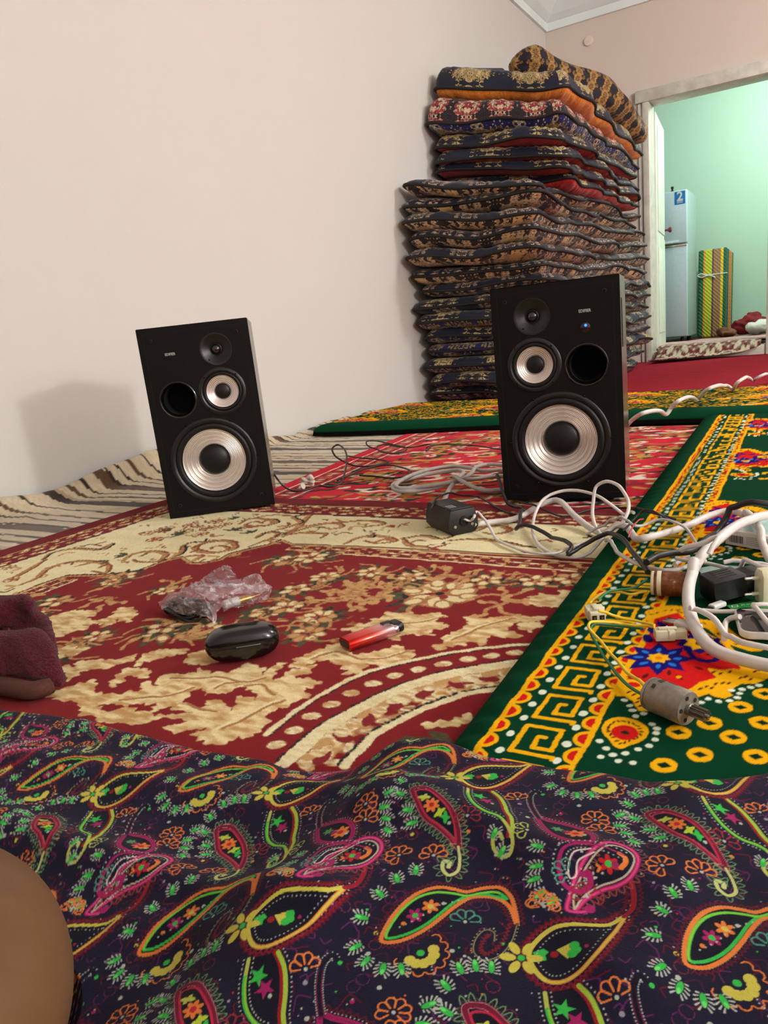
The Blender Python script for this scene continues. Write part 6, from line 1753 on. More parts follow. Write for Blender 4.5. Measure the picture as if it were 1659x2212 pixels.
def person():
    """the photographer's bare leg: bent knee close to the lens"""
    nodes = LEG
    bm = bmesh.new()
    P = catmull([n[0] for n in nodes], .012)
    key = [0.0]
    pts = [Vector(n[0]) for n in nodes]
    rad = []
    cum = [0.0]
    for a, b in zip(pts, pts[1:]): cum.append(cum[-1] + (b - a).length)
    s = 0.0; prev = P[0]
    for p in P:
        s += (p - prev).length; prev = p
        rad.append(float(np.interp(s * cum[-1] / cum[-1], cum, [n[1] for n in nodes])))
    tube_bm(bm, P, rad, 28)
    # foot
    for c, r in (((.95, -.07, .066), (.055, .035, .030)), ((.905, -.01, .062), (.045, .060, .024)), ((.89, .05, .060), (.040, .045, .016))):
        bmesh.ops.create_icosphere(bm, subdivisions=3, radius=1.0, matrix=Matrix.Translation(c) @ Matrix.Diagonal((*r, 1)))
    me = bpy.data.meshes.new('leg_tmp'); bm.to_mesh(me); bm.free()
    o = bpy.data.objects.new('leg_tmp', me); COL.objects.link(o)
    md = o.modifiers.new('r', 'REMESH'); md.mode = 'VOXEL'; md.voxel_size = .006
    s_ = o.modifiers.new('s', 'SMOOTH'); s_.iterations = 12; s_.factor = .5
    dg = bpy.context.evaluated_depsgraph_get()
    m2 = bpy.data.meshes.new_from_object(o.evaluated_get(dg)); bpy.data.objects.remove(o)
    m2.name = 'person'; m2.materials.clear()
    t = NT('skin'); c_ = t.coord()
    t.set(col=t.ramp(t.noise(c_, 30.0, 4.0), [(.3, C(98, 68, 44)), (.7, C(108, 76, 50))]), rough=.5, spec=.3, sss=.08)
    t.bump(t.noise(c_, 500.0, 2.0), .1, .001)
    tag(link('person', m2, t.m), 'person seated out of view, only the bare bent knee shows at the lower corner', 'person')
person()

# ---------------------------------------------------------------- power box and cords
def power_box():
    t = thing('power_box', 'black plastic power supply box with printed label on the cream rug border', 'power supply', (1.357, 1.237, Z0 + .001), (0, 0, math.radians(-37)))
    m = plain('scuffed_black_plastic', C(24, 22, 22), .48, var=.15, scale=90, bump=.1, bscale=300)
    L, W, H = .098, .062, .047
    sec = [(-W / 2, .010), (-W / 2 + .008, 0), (W / 2 - .008, 0), (W / 2, .010), (W / 2, H * .55), (W / 2 - .006, H), (-W / 2 + .006, H), (-W / 2, H * .55)]
    M = Matrix(((0, 0, 1, 0), (1, 0, 0, 0), (0, 1, 0, 0), (0, 0, 0, 1)))
    prism('body', sec, -L / 2, L / 2, m, t, .0018, 2, M)
    box('lid', (-L / 2 + .003, -W / 2 + .008, H - .0004), (L / 2 - .003, W / 2 - .008, H + .0022), m, t, .001)
    for x in (-.030, .0, .030):
        for s in (-1, 1):
            box('lid_clip', (x - .004, s * (W / 2 - .0085) - .0022, H - .006), (x + .004, s * (W / 2 - .0085) + .0022, H + .0008), M_BLKP, t, .0006)
    lab = plain('grey_print', C(150, 146, 140), .6)
    for k in range(3):
        box('label_print', (.012, -.018 + k * .0055, H + .0022), (.034, -.0148 + k * .0055, H + .0024), lab, t)
    lathe('cable_gland', [(.010, -.001), (.010, .003), (.006, .004), (.006, .001)], M_VOID, t, 20, Matrix.Translation((L / 2, .002, .024)) @ Matrix.Rotation(math.radians(90), 4, 'Y'))
    for s in (-1, 1):
        lathe('screw', [(.003, 0), (.003, .0014), (0, .0018)], M_CHROME, t, 10, Matrix.Translation((L / 2 - .0004, s * .018, .016)) @ Matrix.Rotation(math.radians(90), 4, 'Y'), True, False)
power_box()

cord('extension_lead', 'thick white power cord arching from the black power box over the mat', [(1.4066, 1.2274, 0.028), (1.4165, 1.263, 0.022), (1.4533, 1.2901, 0.021), (1.4693, 1.333, 0.023), (1.4979, 1.3438, 0.04), (1.5235, 1.3521, 0.048), (1.5392, 1.341, 0.048), (1.577, 1.3012, 0.032), (1.6326, 1.2393, 0.022), (1.685, 1.1953, 0.026), (1.7415, 1.0888, 0.058), (1.7661, 1.1234, 0.058), (1.7927, 1.1655, 0.06), (1.8146, 1.2185, 0.062), (1.8395, 1.2361, 0.066), (1.8594, 1.213, 0.07), (1.878, 1.1673, 0.068), (1.898, 1.0848, 0.062), (1.9089, 1.0285, 0.06), (1.923, 0.967, 0.06)], .0056, M_WCORD)
cord('extension_lead', 'thick white power cord bent in a big C at the edge of the green mat', [(1.9589, 1.1579, 0.074), (1.9025, 1.1286, 0.074), (1.8726, 1.0747, 0.078), (1.8473, 0.9951, 0.082), (1.8385, 0.9182, 0.08), (1.8392, 0.8527, 0.072), (1.8477, 0.8019, 0.064), (1.8632, 0.7558, 0.058), (1.882, 0.7251, 0.056), (1.9056, 0.7119, 0.056), (1.9289, 0.7051, 0.056), (1.9589, 0.7012, 0.056)], .0066, M_WCORD)
cord('usb_cable', 'thin white charging cable looped high in front of the right speaker', [(1.6836, 1.2948, 0.022), (1.6793, 1.3027, 0.024), (1.662, 1.3091, 0.036), (1.6364, 1.3147, 0.054), (1.61, 1.3314, 0.064), (1.5726, 1.3517, 0.066), (1.5355, 1.3547, 0.06), (1.5097, 1.3376, 0.048), (1.505, 1.2948, 0.034), (1.5197, 1.2334, 0.024), (1.5466, 1.171, 0.02), (1.5783, 1.1249, 0.019), (1.6128, 1.0975, 0.019), (1.6421, 1.0997, 0.019), (1.6631, 1.122, 0.02), (1.6767, 1.146, 0.024), (1.6953, 1.1519, 0.044), (1.7026, 1.1645, 0.064), (1.6998, 1.1844, 0.082), (1.6859, 1.2204, 0.094), (1.6654, 1.2549, 0.102), (1.6434, 1.2697, 0.104), (1.6253, 1.2761, 0.094), (1.6274, 1.2453, 0.076), (1.6353, 1.2081, 0.058), (1.6483, 1.1817, 0.044), (1.672, 1.1464, 0.034), (1.7178, 1.0347, 0.05), (1.7449, 0.9906, 0.054), (1.7671, 0.9713, 0.054), (1.7945, 0.9611, 0.054), (1.8078, 0.9675, 0.054), (1.8132, 0.9753, 0.054), (1.8282, 0.9897, 0.058), (1.8399, 0.9864, 0.062)], .0030, M_WCORD)
tag(box('cable_plug', (0, 0, 0), (.022, .008, .0052), M_WPLAS, None, .0016), 'white plug at the end of the thin looped charging cable', 'plug')
pl_ = bpy.data.objects['cable_plug']; pl_.location = (1.6839, 1.2755, 0.028); pl_.rotation_euler = (0, .25, math.radians(-30)); pl_.location.z = Z0 + .010
cord('flat_lead', 'flat white cord running from the power box across the rug border', [(1.3883, 1.2159, 0.036), (1.4025, 1.2058, 0.028), (1.4061, 1.2184, 0.024), (1.4173, 1.2082, 0.034), (1.4086, 1.2316, 0.038), (1.4017, 1.2596, 0.032), (1.4174, 1.2475, 0.022), (1.4488, 1.2086, 0.019), (1.4819, 1.1633, 0.019), (1.514, 1.1358, 0.019), (1.552, 1.107, 0.019)] + [(1.5427, 1.1119, 0.018), (1.5773, 1.0888, 0.018), (1.6037, 1.0862, 0.018), (1.6165, 1.1101, 0.018), (1.6222, 1.1429, 0.019), (1.6348, 1.1717, 0.022)], .0030, M_WCORD, .7)
cord('thin_wire', 'thin grey white wire arching onto the green mat beside the black cords', [(1.639, 1.1568, 0.026), (1.653, 1.1618, 0.028), (1.6675, 1.1641, 0.03), (1.705, 1.1304, 0.048), (1.724, 1.1087, 0.06), (1.7353, 1.1319, 0.064), (1.7454, 1.1388, 0.07), (1.7589, 1.1397, 0.074), (1.7785, 1.1289, 0.074), (1.792, 1.1266, 0.068), (1.8067, 1.0994, 0.062), (1.8201, 1.0697, 0.054)], .0021, M_GCORD)
cord('coiled_lead', 'coil of thick white cord lying behind the black power box', [(1.3159, 1.2896, 0.054), (1.2859, 1.3598, 0.044), (1.2312, 1.4892, 0.03), (1.1847, 1.6354, 0.026), (1.1675, 1.714, 0.026), (1.1328, 1.7584, 0.024), (1.0936, 1.7471, 0.022), (1.0605, 1.713, 0.021), (1.0379, 1.6605, 0.02), (1.0237, 1.6139, 0.02), (1.039, 1.5649, 0.02), (1.0805, 1.5208, 0.02), (1.1144, 1.5181, 0.02), (1.1479, 1.5411, 0.02), (1.1789, 1.5702, 0.024), (1.211, 1.5982, 0.03), (1.2317, 1.6513, 0.024), (1.26, 1.6905, 0.022), (1.2874, 1.6999, 0.022), (1.3187, 1.7217, 0.022), (1.3369, 1.7694, 0.021), (1.279, 1.8306, 0.021), (1.2184, 1.8415, 0.022), (1.1777, 1.8461, 0.022), (1.1693, 1.7971, 0.026), (1.2057, 1.6731, 0.032), (1.2128, 1.595, 0.034), (1.1766, 1.5577, 0.03), (1.1318, 1.5298, 0.028), (1.0905, 1.5208, 0.026), (1.0635, 1.54, 0.028), (1.0469, 1.6094, 0.03), (1.0426, 1.7003, 0.028), (1.0525, 1.78, 0.024), (1.0846, 1.8191, 0.022), (1.143, 1.8009, 0.022), (1.2034, 1.7611, 0.022), (1.2424, 1.7803, 0.021), (1.2911, 1.7726, 0.021)], .0052, M_GCORD)
cord('lead_end', 'end of thick white cord passing under the right speaker from the coil', [(1.2035, 1.5789, 0.02), (1.2455, 1.5491, 0.02), (1.2937, 1.5354, 0.02), (1.3319, 1.5526, 0.02), (1.3624, 1.5576, 0.021)], .0052, M_GCORD)
cord('speaker_cable', 'black cable looping from the left speaker across the red rug', [(0.6386, 1.5786, 0.054), (0.6582, 1.5714, 0.048), (0.6519, 1.594, 0.028), (0.7152, 1.5412, 0.02), (0.785, 1.5006, 0.018), (0.8071, 1.5224, 0.018), (0.8128, 1.5678, 0.018), (0.8601, 1.5543, 0.019), (0.8711, 1.5863, 0.023), (0.8557, 1.6243, 0.034), (0.8115, 1.7078, 0.05), (0.7861, 1.7517, 0.066), (0.7375, 1.809, 0.08), (0.6972, 1.8358, 0.084), (0.6886, 1.8234, 0.076), (0.7055, 1.8088, 0.056), (0.7192, 1.8281, 0.036), (0.7514, 1.8316, 0.022), (0.7952, 1.8367, 0.018), (0.82, 1.8735, 0.017), (0.826, 1.9137, 0.017), (0.7572, 1.9591, 0.017), (0.6792, 1.9839, 0.017), (0.6114, 2.0187, 0.017)], .0027, M_BRCORD)
cord('speaker_cable', 'black cable running beside the looped cable towards the white coil', [(0.8619, 1.5833, 0.019), (0.8403, 1.6411, 0.022), (0.8231, 1.7187, 0.019), (0.8139, 1.8063, 0.018), (0.8467, 1.8579, 0.018), (0.923, 1.8229, 0.018), (0.9939, 1.7473, 0.02), (1.0022, 1.7075, 0.018), (0.9785, 1.6757, 0.018), (0.9147, 1.6949, 0.018), (0.8533, 1.706, 0.018)], .0027, M_BRCORD)
cord('speaker_cable', 'small bundle of dark cable on the red rug reaching the right speaker', [(0.7415, 2.061, 0.018), (0.6721, 2.1034, 0.024), (0.6489, 2.0898, 0.038), (0.6289, 2.1134, 0.048), (0.6266, 2.1829, 0.04), (0.6734, 2.2041, 0.024), (0.7498, 2.1609, 0.02), (0.7915, 2.0754, 0.02), (0.7629, 2.0459, 0.02), (0.7103, 2.063, 0.024), (0.6786, 2.0962, 0.032), (0.6641, 2.1743, 0.028), (0.7326, 2.1571, 0.022), (0.7698, 2.1596, 0.02), (0.7951, 2.1843, 0.02), (0.8296, 2.1798, 0.026), (0.8743, 2.1064, 0.028), (0.8777, 2.0722, 0.022), (0.8362, 2.1682, 0.02), (0.8617, 2.2279, 0.018), (0.9338, 2.2055, 0.018), (1.0027, 2.1842, 0.018), (1.1059, 2.1128, 0.018), (1.1669, 2.0803, 0.018)], .0024, M_BRCORD)
cord('audio_cable', 'black cable from the right speaker kinked beside the power box', [(1.3642, 1.4607, 0.074), (1.3755, 1.4439, 0.064), (1.3912, 1.4209, 0.044), (1.4016, 1.4115, 0.028), (1.4283, 1.3848, 0.022), (1.4601, 1.3392, 0.026), (1.4753, 1.3118, 0.03), (1.4777, 1.2897, 0.034), (1.4883, 1.2534, 0.028), (1.4906, 1.2346, 0.022), (1.4889, 1.2307, 0.019), (1.4969, 1.2215, 0.026), (1.5093, 1.2164, 0.03), (1.5226, 1.2153, 0.028), (1.5397, 1.2068, 0.024)] + [(1.5625, 1.1901, 0.021), (1.6011, 1.1443, 0.02), (1.6288, 1.1045, 0.02), (1.631, 1.0752, 0.019), (1.6358, 1.0962, 0.023), (1.6556, 1.1147, 0.032), (1.6797, 1.1166, 0.044), (1.7079, 1.0783, 0.058), (1.7256, 1.05, 0.06), (1.7401, 1.0131, 0.058), (1.7652, 0.9613, 0.056), (1.7791, 0.9307, 0.056)], .0036, M_BCORD)
cord('audio_cable', 'thick black cable lying diagonally over the Greek key border', [(1.7766, 0.9345, 0.054), (1.7819, 0.957, 0.054), (1.7894, 0.9691, 0.056), (1.8036, 1.0003, 0.058), (1.8231, 1.0412, 0.06), (1.83, 1.0958, 0.058), (1.8404, 1.1392, 0.058), (1.8476, 1.1489, 0.064), (1.8549, 1.1489, 0.072), (1.8659, 1.1398, 0.078), (1.8814, 1.1345, 0.08), (1.9019, 1.1381, 0.076), (1.9153, 1.1465, 0.07)], .0046, M_BCORD)
cord('thin_black_wire', 'thin black wire looping over the black power box', [(1.327, 1.2133, 0.058), (1.3293, 1.2184, 0.066), (1.3166, 1.2558, 0.066), (1.2956, 1.3287, 0.054), (1.2879, 1.4076, 0.038), (1.2917, 1.4549, 0.028), (1.3068, 1.4794, 0.02), (1.3426, 1.4468, 0.018), (1.3922, 1.3897, 0.018), (1.4312, 1.3543, 0.018), (1.4588, 1.3393, 0.018)], .0021, M_BCORD)
cord('thin_black_wire', 'thin black wire crossing the cream border onto the mat', [(1.4571, 1.3395, 0.019), (1.4865, 1.3281, 0.018), (1.5307, 1.3347, 0.018), (1.558, 1.3652, 0.018), (1.579, 1.3988, 0.019), (1.5996, 1.4126, 0.02), (1.6361, 1.4091, 0.022), (1.6741, 1.341, 0.04), (1.7007, 1.2786, 0.054), (1.7185, 1.2533, 0.056), (1.746, 1.2377, 0.054), (1.7637, 1.2257, 0.052)], .0020, M_BCORD)
cord('thin_black_wire', 'short stripped black wire end curling on the mat border', [(1.7072, 1.1105, 0.05), (1.7176, 1.1382, 0.054), (1.7271, 1.1492, 0.062), (1.7395, 1.1456, 0.064), (1.754, 1.1407, 0.06), (1.7653, 1.1538, 0.054), (1.777, 1.1722, 0.052)], .0016, M_BCORD)
cord('thin_red_wire', 'short thin red wire beside the stripped black wire', [(1.7277, 1.0548, 0.054), (1.727, 1.0735, 0.058), (1.7273, 1.0933, 0.062), (1.7285, 1.1199, 0.064), (1.7301, 1.1459, 0.062)], .0012, plain('red_pvc', C(180, 40, 40), .4))
cord('arched_lead', 'white cord lying in arches across the far mat and maroon carpet', [(1.4269, 2.3823, 0.034), (1.4503, 2.3218, 0.059), (1.468, 2.3083, 0.074), (1.5084, 2.2391, 0.098), (1.5246, 2.2844, 0.098), (1.5304, 2.3902, 0.084), (1.5346, 2.4773, 0.064), (1.5441, 2.4932, 0.08), (1.5787, 2.3955, 0.11), (1.5907, 2.4496, 0.114), (1.582, 2.6519, 0.094), (1.5783, 2.8295, 0.066), (1.6019, 2.7503, 0.094), (1.6409, 2.6177, 0.124), (1.6558, 2.6949, 0.124), (1.6532, 2.8941, 0.104), (1.6448, 3.1772, 0.07), (1.6531, 3.1741, 0.062), (1.6669, 3.1172, 0.074), (1.6889, 3.003, 0.104), (1.7046, 3.0241, 0.114), (1.7016, 3.2787, 0.094), (1.6834, 3.7774, 0.034), (1.7103, 3.5995, 0.064), (1.7306, 3.6016, 0.074), (1.7417, 3.7508, 0.064), (1.7634, 4.0295, 0.034)], .0065, M_WCORD)

def lump():
    bm = bmesh.new()
    bmesh.ops.create_icosphere(bm, subdivisions=4, radius=1.0)
    for v in bm.verts:
        k = 1 + .22 * math.sin(v.co.x * 4 + v.co.y * 3) + .12 * math.sin(v.co.z * 9 + v.co.x * 5)
        v.co = Vector((v.co.x * .020 * k, v.co.y * .016 * k, v.co.z * .013 * k))
    bm.transform(Matrix.Translation(Vector((0.7663, 1.586, 0.017)) + Vector((0, 0, .011))))
    tube_bm(bm, [Vector(p) for p in [(0.7744, 1.5468, 0.022), (0.7673, 1.5471, 0.02), (0.7703, 1.5353, 0.019)]], [.009, .006, .003], 10)
    for v in bm.verts: v.co.z = max(v.co.z, Z0 - .0025)
    tag(from_bm('white_plug', bm, plain('dull_white_rubber', C(206, 192, 178), .7, var=.08), None, True, 60), 'small dull white rubber plug lying on the black cable', 'plug')
lump()

# ---------------------------------------------------------------- bits and pieces on the green mat
def motor(label, a, b, r, metal, gear, name='electric_motor', rust=False):
    a, b = Vector(a), Vector(b)
    d = b - a; L = d.length
    t = thing(name, label, 'motor', (a.x, a.y, MT + r + .0006), (0, 0, math.atan2(d.y, d.x)), 'small electric motors on the mat')
    Rm = Matrix.Rotation(math.radians(90), 4, 'Y')
    lathe('can', [(r * .93, 0), (r, .0015), (r, L - .002), (r * .95, L), (r * .30, L), (r * .30, L + .0015), (.0, L + .0015)], metal, t, 40, Rm, True, False)
    lathe('end_cap', [(r * .90, -.003), (r * .97, -.002), (r * .985, .0005), (r * .9, .0006)], M_STEEL if gear else M_CPLAS, t, 40, Rm)
    lathe('shaft_boss', [(r * .36, L), (r * .36, L + .003), (r * .26, L + .004)], M_STEEL, t, 24, Rm)
    if gear:
        bm = bmesh.new()
        n = 12
        ro, ri = r * .36, r * .27
        rings = []
        for z in (L + .004, L + .017):
            rings.append([bm.verts.new((z, (ro if k % 4 in (0, 1) else ri) * math.cos(k * math.tau / (4 * n)), (ro if k % 4 in (0, 1) else ri) * math.sin(k * math.tau / (4 * n)))) for k in range(4 * n)])
        for k in range(4 * n):
            bm.faces.new((rings[0][k], rings[0][(k + 1) % (4 * n)], rings[1][(k + 1) % (4 * n)], rings[1][k]))
        bm.faces.new(rings[0]); bm.faces.new(rings[1])
        from_bm('pinion_gear', bm, plain('dark_steel', C(120, 110, 100), .3, .9), t, False)
        lathe('shaft', [(r * .11, L), (r * .11, L + .019), (0, L + .0195)], M_CHROME, t, 12, Rm, True, False)
        for k in range(5):
            an = k * math.tau / 5 + .5
            lathe('end_hole', [(r * .13, L + .0001), (r * .13, L + .0004), (0, L + .0004)], M_VOID, t, 12, Matrix.Translation((0, r * .66 * math.cos(an), r * .66 * math.sin(an))) @ Rm, True, False)
        # slots in the can
        for (x0, x1, an, w) in ((.006, .010, 100, .55), (.012, .021, 112, .16), (.012, .020, 140, .20), (.024, .026, 128, .16), (.027, .029, 165, .14), (.005, .008, 60, .3)):
            pts = []
            for k in range(9):
                q = math.radians(an) + (k / 8 - .5) * w
                pts += [(x0, -(r + .0002) * math.cos(q), (r + .0002) * math.sin(q)), (x1, -(r + .0002) * math.cos(q), (r + .0002) * math.sin(q))]
            pyd('vent_slot', pts, [(2 * k, 2 * k + 1, 2 * k + 3, 2 * k + 2) for k in range(8)], plain('slot_dark', C(46, 38, 34), .6), t)
    else:
        lathe('cap_band', [(r * 1.005, .004), (r * 1.012, .0045), (r * 1.012, .0085), (r * 1.005, .009)], M_CPLAS, t, 40, Rm, False, False)
    return t
def rusty():
    t = NT('rusty_can')
    c = t.coord(); n = t.noise(c, 60.0, 6.0, .7)
    t.set(col=t.ramp(n, [(.30, C(70, 40, 28)), (.5, C(120, 70, 44)), (.62, C(150, 96, 64)), (.70, C(190, 190, 196))]), rough=.55, metal=.45)
    t.bump(n, .3, .001)
    return t.m
motor('rusty brown electric motor lying at the end of the black cable', (1.7942, 0.8889, 0.0458), (1.8342, 0.8931, 0.0458), .0150, rusty(), False)
motor('grey electric motor with a steel pinion gear lying on the green mat', (1.8466, 0.6067, 0.0458), (1.8775, 0.5909, 0.0458), .0148, plain('grey_zinc_can', C(142, 134, 124), .45, .55, var=.12, scale=150), True)

M_YEL = plain('yellow_pvc', C(226, 190, 40), .38)
M_GRNW = plain('green_pvc', C(20, 110, 66), .38)
def wire(label, pts, mat, name):
    cord(name, label, pts, .0016, mat, 1.0, 'wire')
wire('yellow wire from the white connector up to the rusty motor', [(1.7387, 0.805, 0.06), (1.7362, 0.8423, 0.054), (1.7392, 0.8671, 0.051), (1.7516, 0.8747, 0.051), (1.7623, 0.8732, 0.051), (1.7713, 0.8699, 0.051), (1.7792, 0.8763, 0.052), (1.789, 0.8775, 0.054)], M_YEL, 'yellow_wire')
wire('green wire from the white connector up to the rusty motor', [(1.7458, 0.8149, 0.06), (1.7467, 0.8452, 0.054), (1.7523, 0.8676, 0.05), (1.7656, 0.8749, 0.05), (1.7737, 0.8805, 0.051), (1.7796, 0.8879, 0.054), (1.7842, 0.8996, 0.058)], M_GRNW, 'green_wire')
wire('green wire curving down from the connectors to the grey motor', [(1.8061, 0.7696, 0.051), (1.7887, 0.7705, 0.051), (1.7726, 0.7679, 0.052), (1.76, 0.7518, 0.058), (1.7586, 0.7404, 0.06), (1.7595, 0.7318, 0.06), (1.7616, 0.7269, 0.056), (1.7677, 0.7189, 0.052), (1.775, 0.7068, 0.05), (1.784, 0.6901, 0.05)] + [(1.7894, 0.6816, 0.05), (1.805, 0.6557, 0.05), (1.8193, 0.6368, 0.05), (1.832, 0.6227, 0.052), (1.8434, 0.6078, 0.058)], M_GRNW, 'green_wire')
wire('yellow wire curving down from the connectors to the grey motor', [(1.8192, 0.76, 0.054), (1.8062, 0.7647, 0.051), (1.7902, 0.7637, 0.05), (1.7724, 0.7551, 0.052), (1.7621, 0.7434, 0.056), (1.7585, 0.7351, 0.058), (1.758, 0.7292, 0.058), (1.7604, 0.724, 0.056), (1.7672, 0.7202, 0.052), (1.7759, 0.7112, 0.05), (1.7884, 0.6925, 0.05)] + [(1.8001, 0.6764, 0.05), (1.8182, 0.6468, 0.05), (1.8303, 0.6306, 0.05), (1.84, 0.613, 0.052)], M_YEL, 'yellow_wire')
wire('short yellow wire between the two white connectors', [(1.7621, 0.7552, 0.058), (1.7684, 0.758, 0.054), (1.7821, 0.763, 0.05), (1.7988, 0.7614, 0.05), (1.8114, 0.7589, 0.051), (1.8207, 0.7516, 0.054)], M_YEL, 'yellow_wire')

def connector(label, loc, rz, size, prongs, name='wire_connector', tilt=0.0):
    t = thing(name, label, 'connector', loc, (0, tilt, rz), 'white nylon wire connectors on the mat')
    L, W, H = size
    box('housing', (-L / 2, -W / 2, 0), (L * .12, W / 2, H), M_CPLAS, t, .0010)
    box('plug_half', (L * .08, -W * .42, H * .08), (L / 2, W * .42, H * .92), M_CPLAS, t, .0009)
    box('latch', (-L * .38, -W * .16, H), (L * .20, W * .16, H + .0022), M_CPLAS, t, .0006)
    box('ridge', (-L * .10, -W / 2 - .0006, H * .2), (-L * .02, W / 2 + .0006, H + .0006), M_CPLAS, t, .0005)
    for k in range(prongs):
        y = (k - (prongs - 1) / 2) * W * .42
        box('socket', (L / 2 - .001, y - W * .13, H * .3), (L / 2 + .0004, y + W * .13, H * .7), M_VOID, t)
        box('terminal', (L / 2 - .004, y - W * .05, H * .42), (L / 2 + .0016, y + W * .05, H * .58), M_BRASS, t)
    return t
connector('blocky white four-way connector on the yellow scalloped line', Vector((1.7481, 0.7947, 0.0458)) + Vector((0, 0, .0005)), math.radians(-62), (.026, .020, .013), 2)
connector('small white two-way connector at the end of the yellow wires', Vector((1.8343, 0.7627, 0.0458)) + Vector((0, 0, .0005)), math.radians(22), (.032, .014, .011), 2)

# white usb plug with its cable
p, q = Vector((1.823, 0.8009, 0.048)), Vector((1.8481, 0.7909, 0.048))
t = thing('usb_plug', 'white USB plug with bare metal tip on the red part of the mat', 'plug', (p.x, p.y, MT + .001), (0, 0, math.atan2(q.y - p.y, q.x - p.x)))
box('metal_tip', (0, -.0058, .0015), (.014, .0058, .006), M_CHROME, t, .0005)
prism('grip', rrect(.0125, .0085, .0035, 5, 0, .0043), .013, .040, M_WPLAS, t, .0012, 2, Matrix(((0, 0, 1, 0), (1, 0, 0, 0), (0, 1, 0, 0), (0, 0, 0, 1))))
cord('usb_cable', 'white cable of the USB plug curving along under the thick cord', [(1.8508, 0.7809, 0.052), (1.8539, 0.783, 0.051), (1.8604, 0.7806, 0.051), (1.8672, 0.7745, 0.051), (1.8757, 0.7656, 0.051), (1.8817, 0.7583, 0.051), (1.888, 0.7464, 0.051), (1.8946, 0.7366, 0.051), (1.9037, 0.7268, 0.051), (1.9141, 0.723, 0.051), (1.928, 0.7201, 0.051), (1.9346, 0.7191, 0.051)], .0030, M_WCORD)
cord('usb_cable', 'white cable lying between the black charger and the phone', [(1.8555, 0.8402, 0.051), (1.8699, 0.8404, 0.051), (1.8854, 0.8427, 0.052), (1.9009, 0.8423, 0.054), (1.9101, 0.8411, 0.056), (1.9204, 0.8426, 0.056), (1.9291, 0.8489, 0.054)], .0026, M_WCORD)
cord('usb_cable', 'white cable bent back over the green leaflet towards the phone', [(1.929, 0.8498, 0.056), (1.9204, 0.8425, 0.058), (1.9118, 0.8371, 0.06), (1.9074, 0.8363, 0.06), (1.9059, 0.8379, 0.058), (1.9093, 0.8313, 0.058), (1.9149, 0.8139, 0.06), (1.9235, 0.7909, 0.062), (1.9312, 0.7804, 0.06)], .0026, M_WCORD)
cord('usb_cable', 'white cable running down to the phone side', [(1.8962, 0.8085, 0.06), (1.8883, 0.8137, 0.056), (1.8829, 0.8142, 0.052), (1.8827, 0.8009, 0.051), (1.8842, 0.7819, 0.051), (1.8853, 0.768, 0.05)], .0030, M_WCORD)
cord('usb_cable', 'white cable folded in a narrow loop above the black charger', [(1.807, 0.9614, 0.054), (1.8065, 0.9701, 0.054), (1.8124, 0.9812, 0.056), (1.8213, 0.9857, 0.06)] , .0028, M_WCORD)
cord('usb_cable', 'white cable running along the back of the black charger to the edge', [(1.8067, 0.9691, 0.052), (1.8151, 0.9639, 0.052), (1.8279, 0.9657, 0.052), (1.8461, 0.9675, 0.054), (1.8654, 0.9553, 0.06), (1.8845, 0.937, 0.066), (1.8983, 0.9208, 0.07), (1.9083, 0.9071, 0.072), (1.9155, 0.9068, 0.068), (1.9245, 0.9029, 0.064)], .0026, M_WCORD)
cord('usb_cable', 'white cable making a square bend beside the black charger', [(1.815, 0.9526, 0.058), (1.8303, 0.9487, 0.062), (1.8463, 0.9511, 0.064), (1.855, 0.9531, 0.064), (1.8584, 0.9507, 0.062), (1.8582, 0.9413, 0.06), (1.8553, 0.9285, 0.058), (1.8518, 0.9217, 0.056)], .0034, M_WCORD)
cord('usb_cable', 'white cable sweeping out over the pale plastic sheet to the edge', [(1.8646, 0.9545, 0.06), (1.8739, 0.9581, 0.062), (1.8852, 0.9577, 0.064), (1.8997, 0.9592, 0.064), (1.9132, 0.9576, 0.062), (1.9235, 0.9542, 0.06)], .0028, M_WCORD)
t = thing('micro_plug', 'small white micro plug in front of the black charger', 'plug', Vector((1.8733, 0.8711, 0.0458)) + Vector((0, 0, .001)), (0, 0, math.radians(-122)))
prism('grip', rrect(.0095, .0062, .0022, 4, 0, .0032), 0, .020, M_WPLAS, t, .001, 2, Matrix(((0, 0, 1, 0), (1, 0, 0, 0), (0, 1, 0, 0), (0, 0, 0, 1))))
box('metal_tip', (.020, -.003, .0018), (.0255, .003, .0042), M_BLKP, t, .0004)

# black charger with two pins
t = thing('phone_charger', 'black mains charger lying on its side, two pins pointing to the edge', 'charger', (1.8555, .8845, MT + .0008), (0, math.radians(-6), math.radians(37)))
m = plain('satin_black_plastic', C(20, 20, 21), .35, var=.1, scale=100)
MX = Matrix(((0, 0, 1, 0), (1, 0, 0, 0), (0, 1, 0, 0), (0, 0, 0, 1)))
prism('body', [(-.017, .003), (-.014, 0), (.014, 0), (.017, .003), (.017, .026), (.014, .029), (-.014, .029), (-.017, .026)], 0, .040, m, t, .0012, 2, MX)
prism('plug_end', [(-.016, .009), (-.011, .003), (.011, .003), (.016, .009), (.016, .020), (.011, .026), (-.011, .026), (-.016, .020)], .038, .064, m, t, .0015, 2, MX)
for s in (-1, 1):
    pin = lathe('pin', [(.0024, .062), (.0024, .072), (.0020, .0722)], M_BLKP, t, 14, Matrix.Translation((0, s * .0095, .0145)) @ Matrix.Rotation(math.radians(90), 4, 'Y'))
    lathe('pin_tip', [(.0021, .072), (.0021, .081), (.0012, .0826)], M_CHROME, t, 14, Matrix.Translation((0, s * .0095, .0145)) @ Matrix.Rotation(math.radians(90), 4, 'Y'))
for k in range(4):
    box('moulded_line', (.010, -.011 + k * .006, .0288), (.032, -.0085 + k * .006, .0294), m, t)

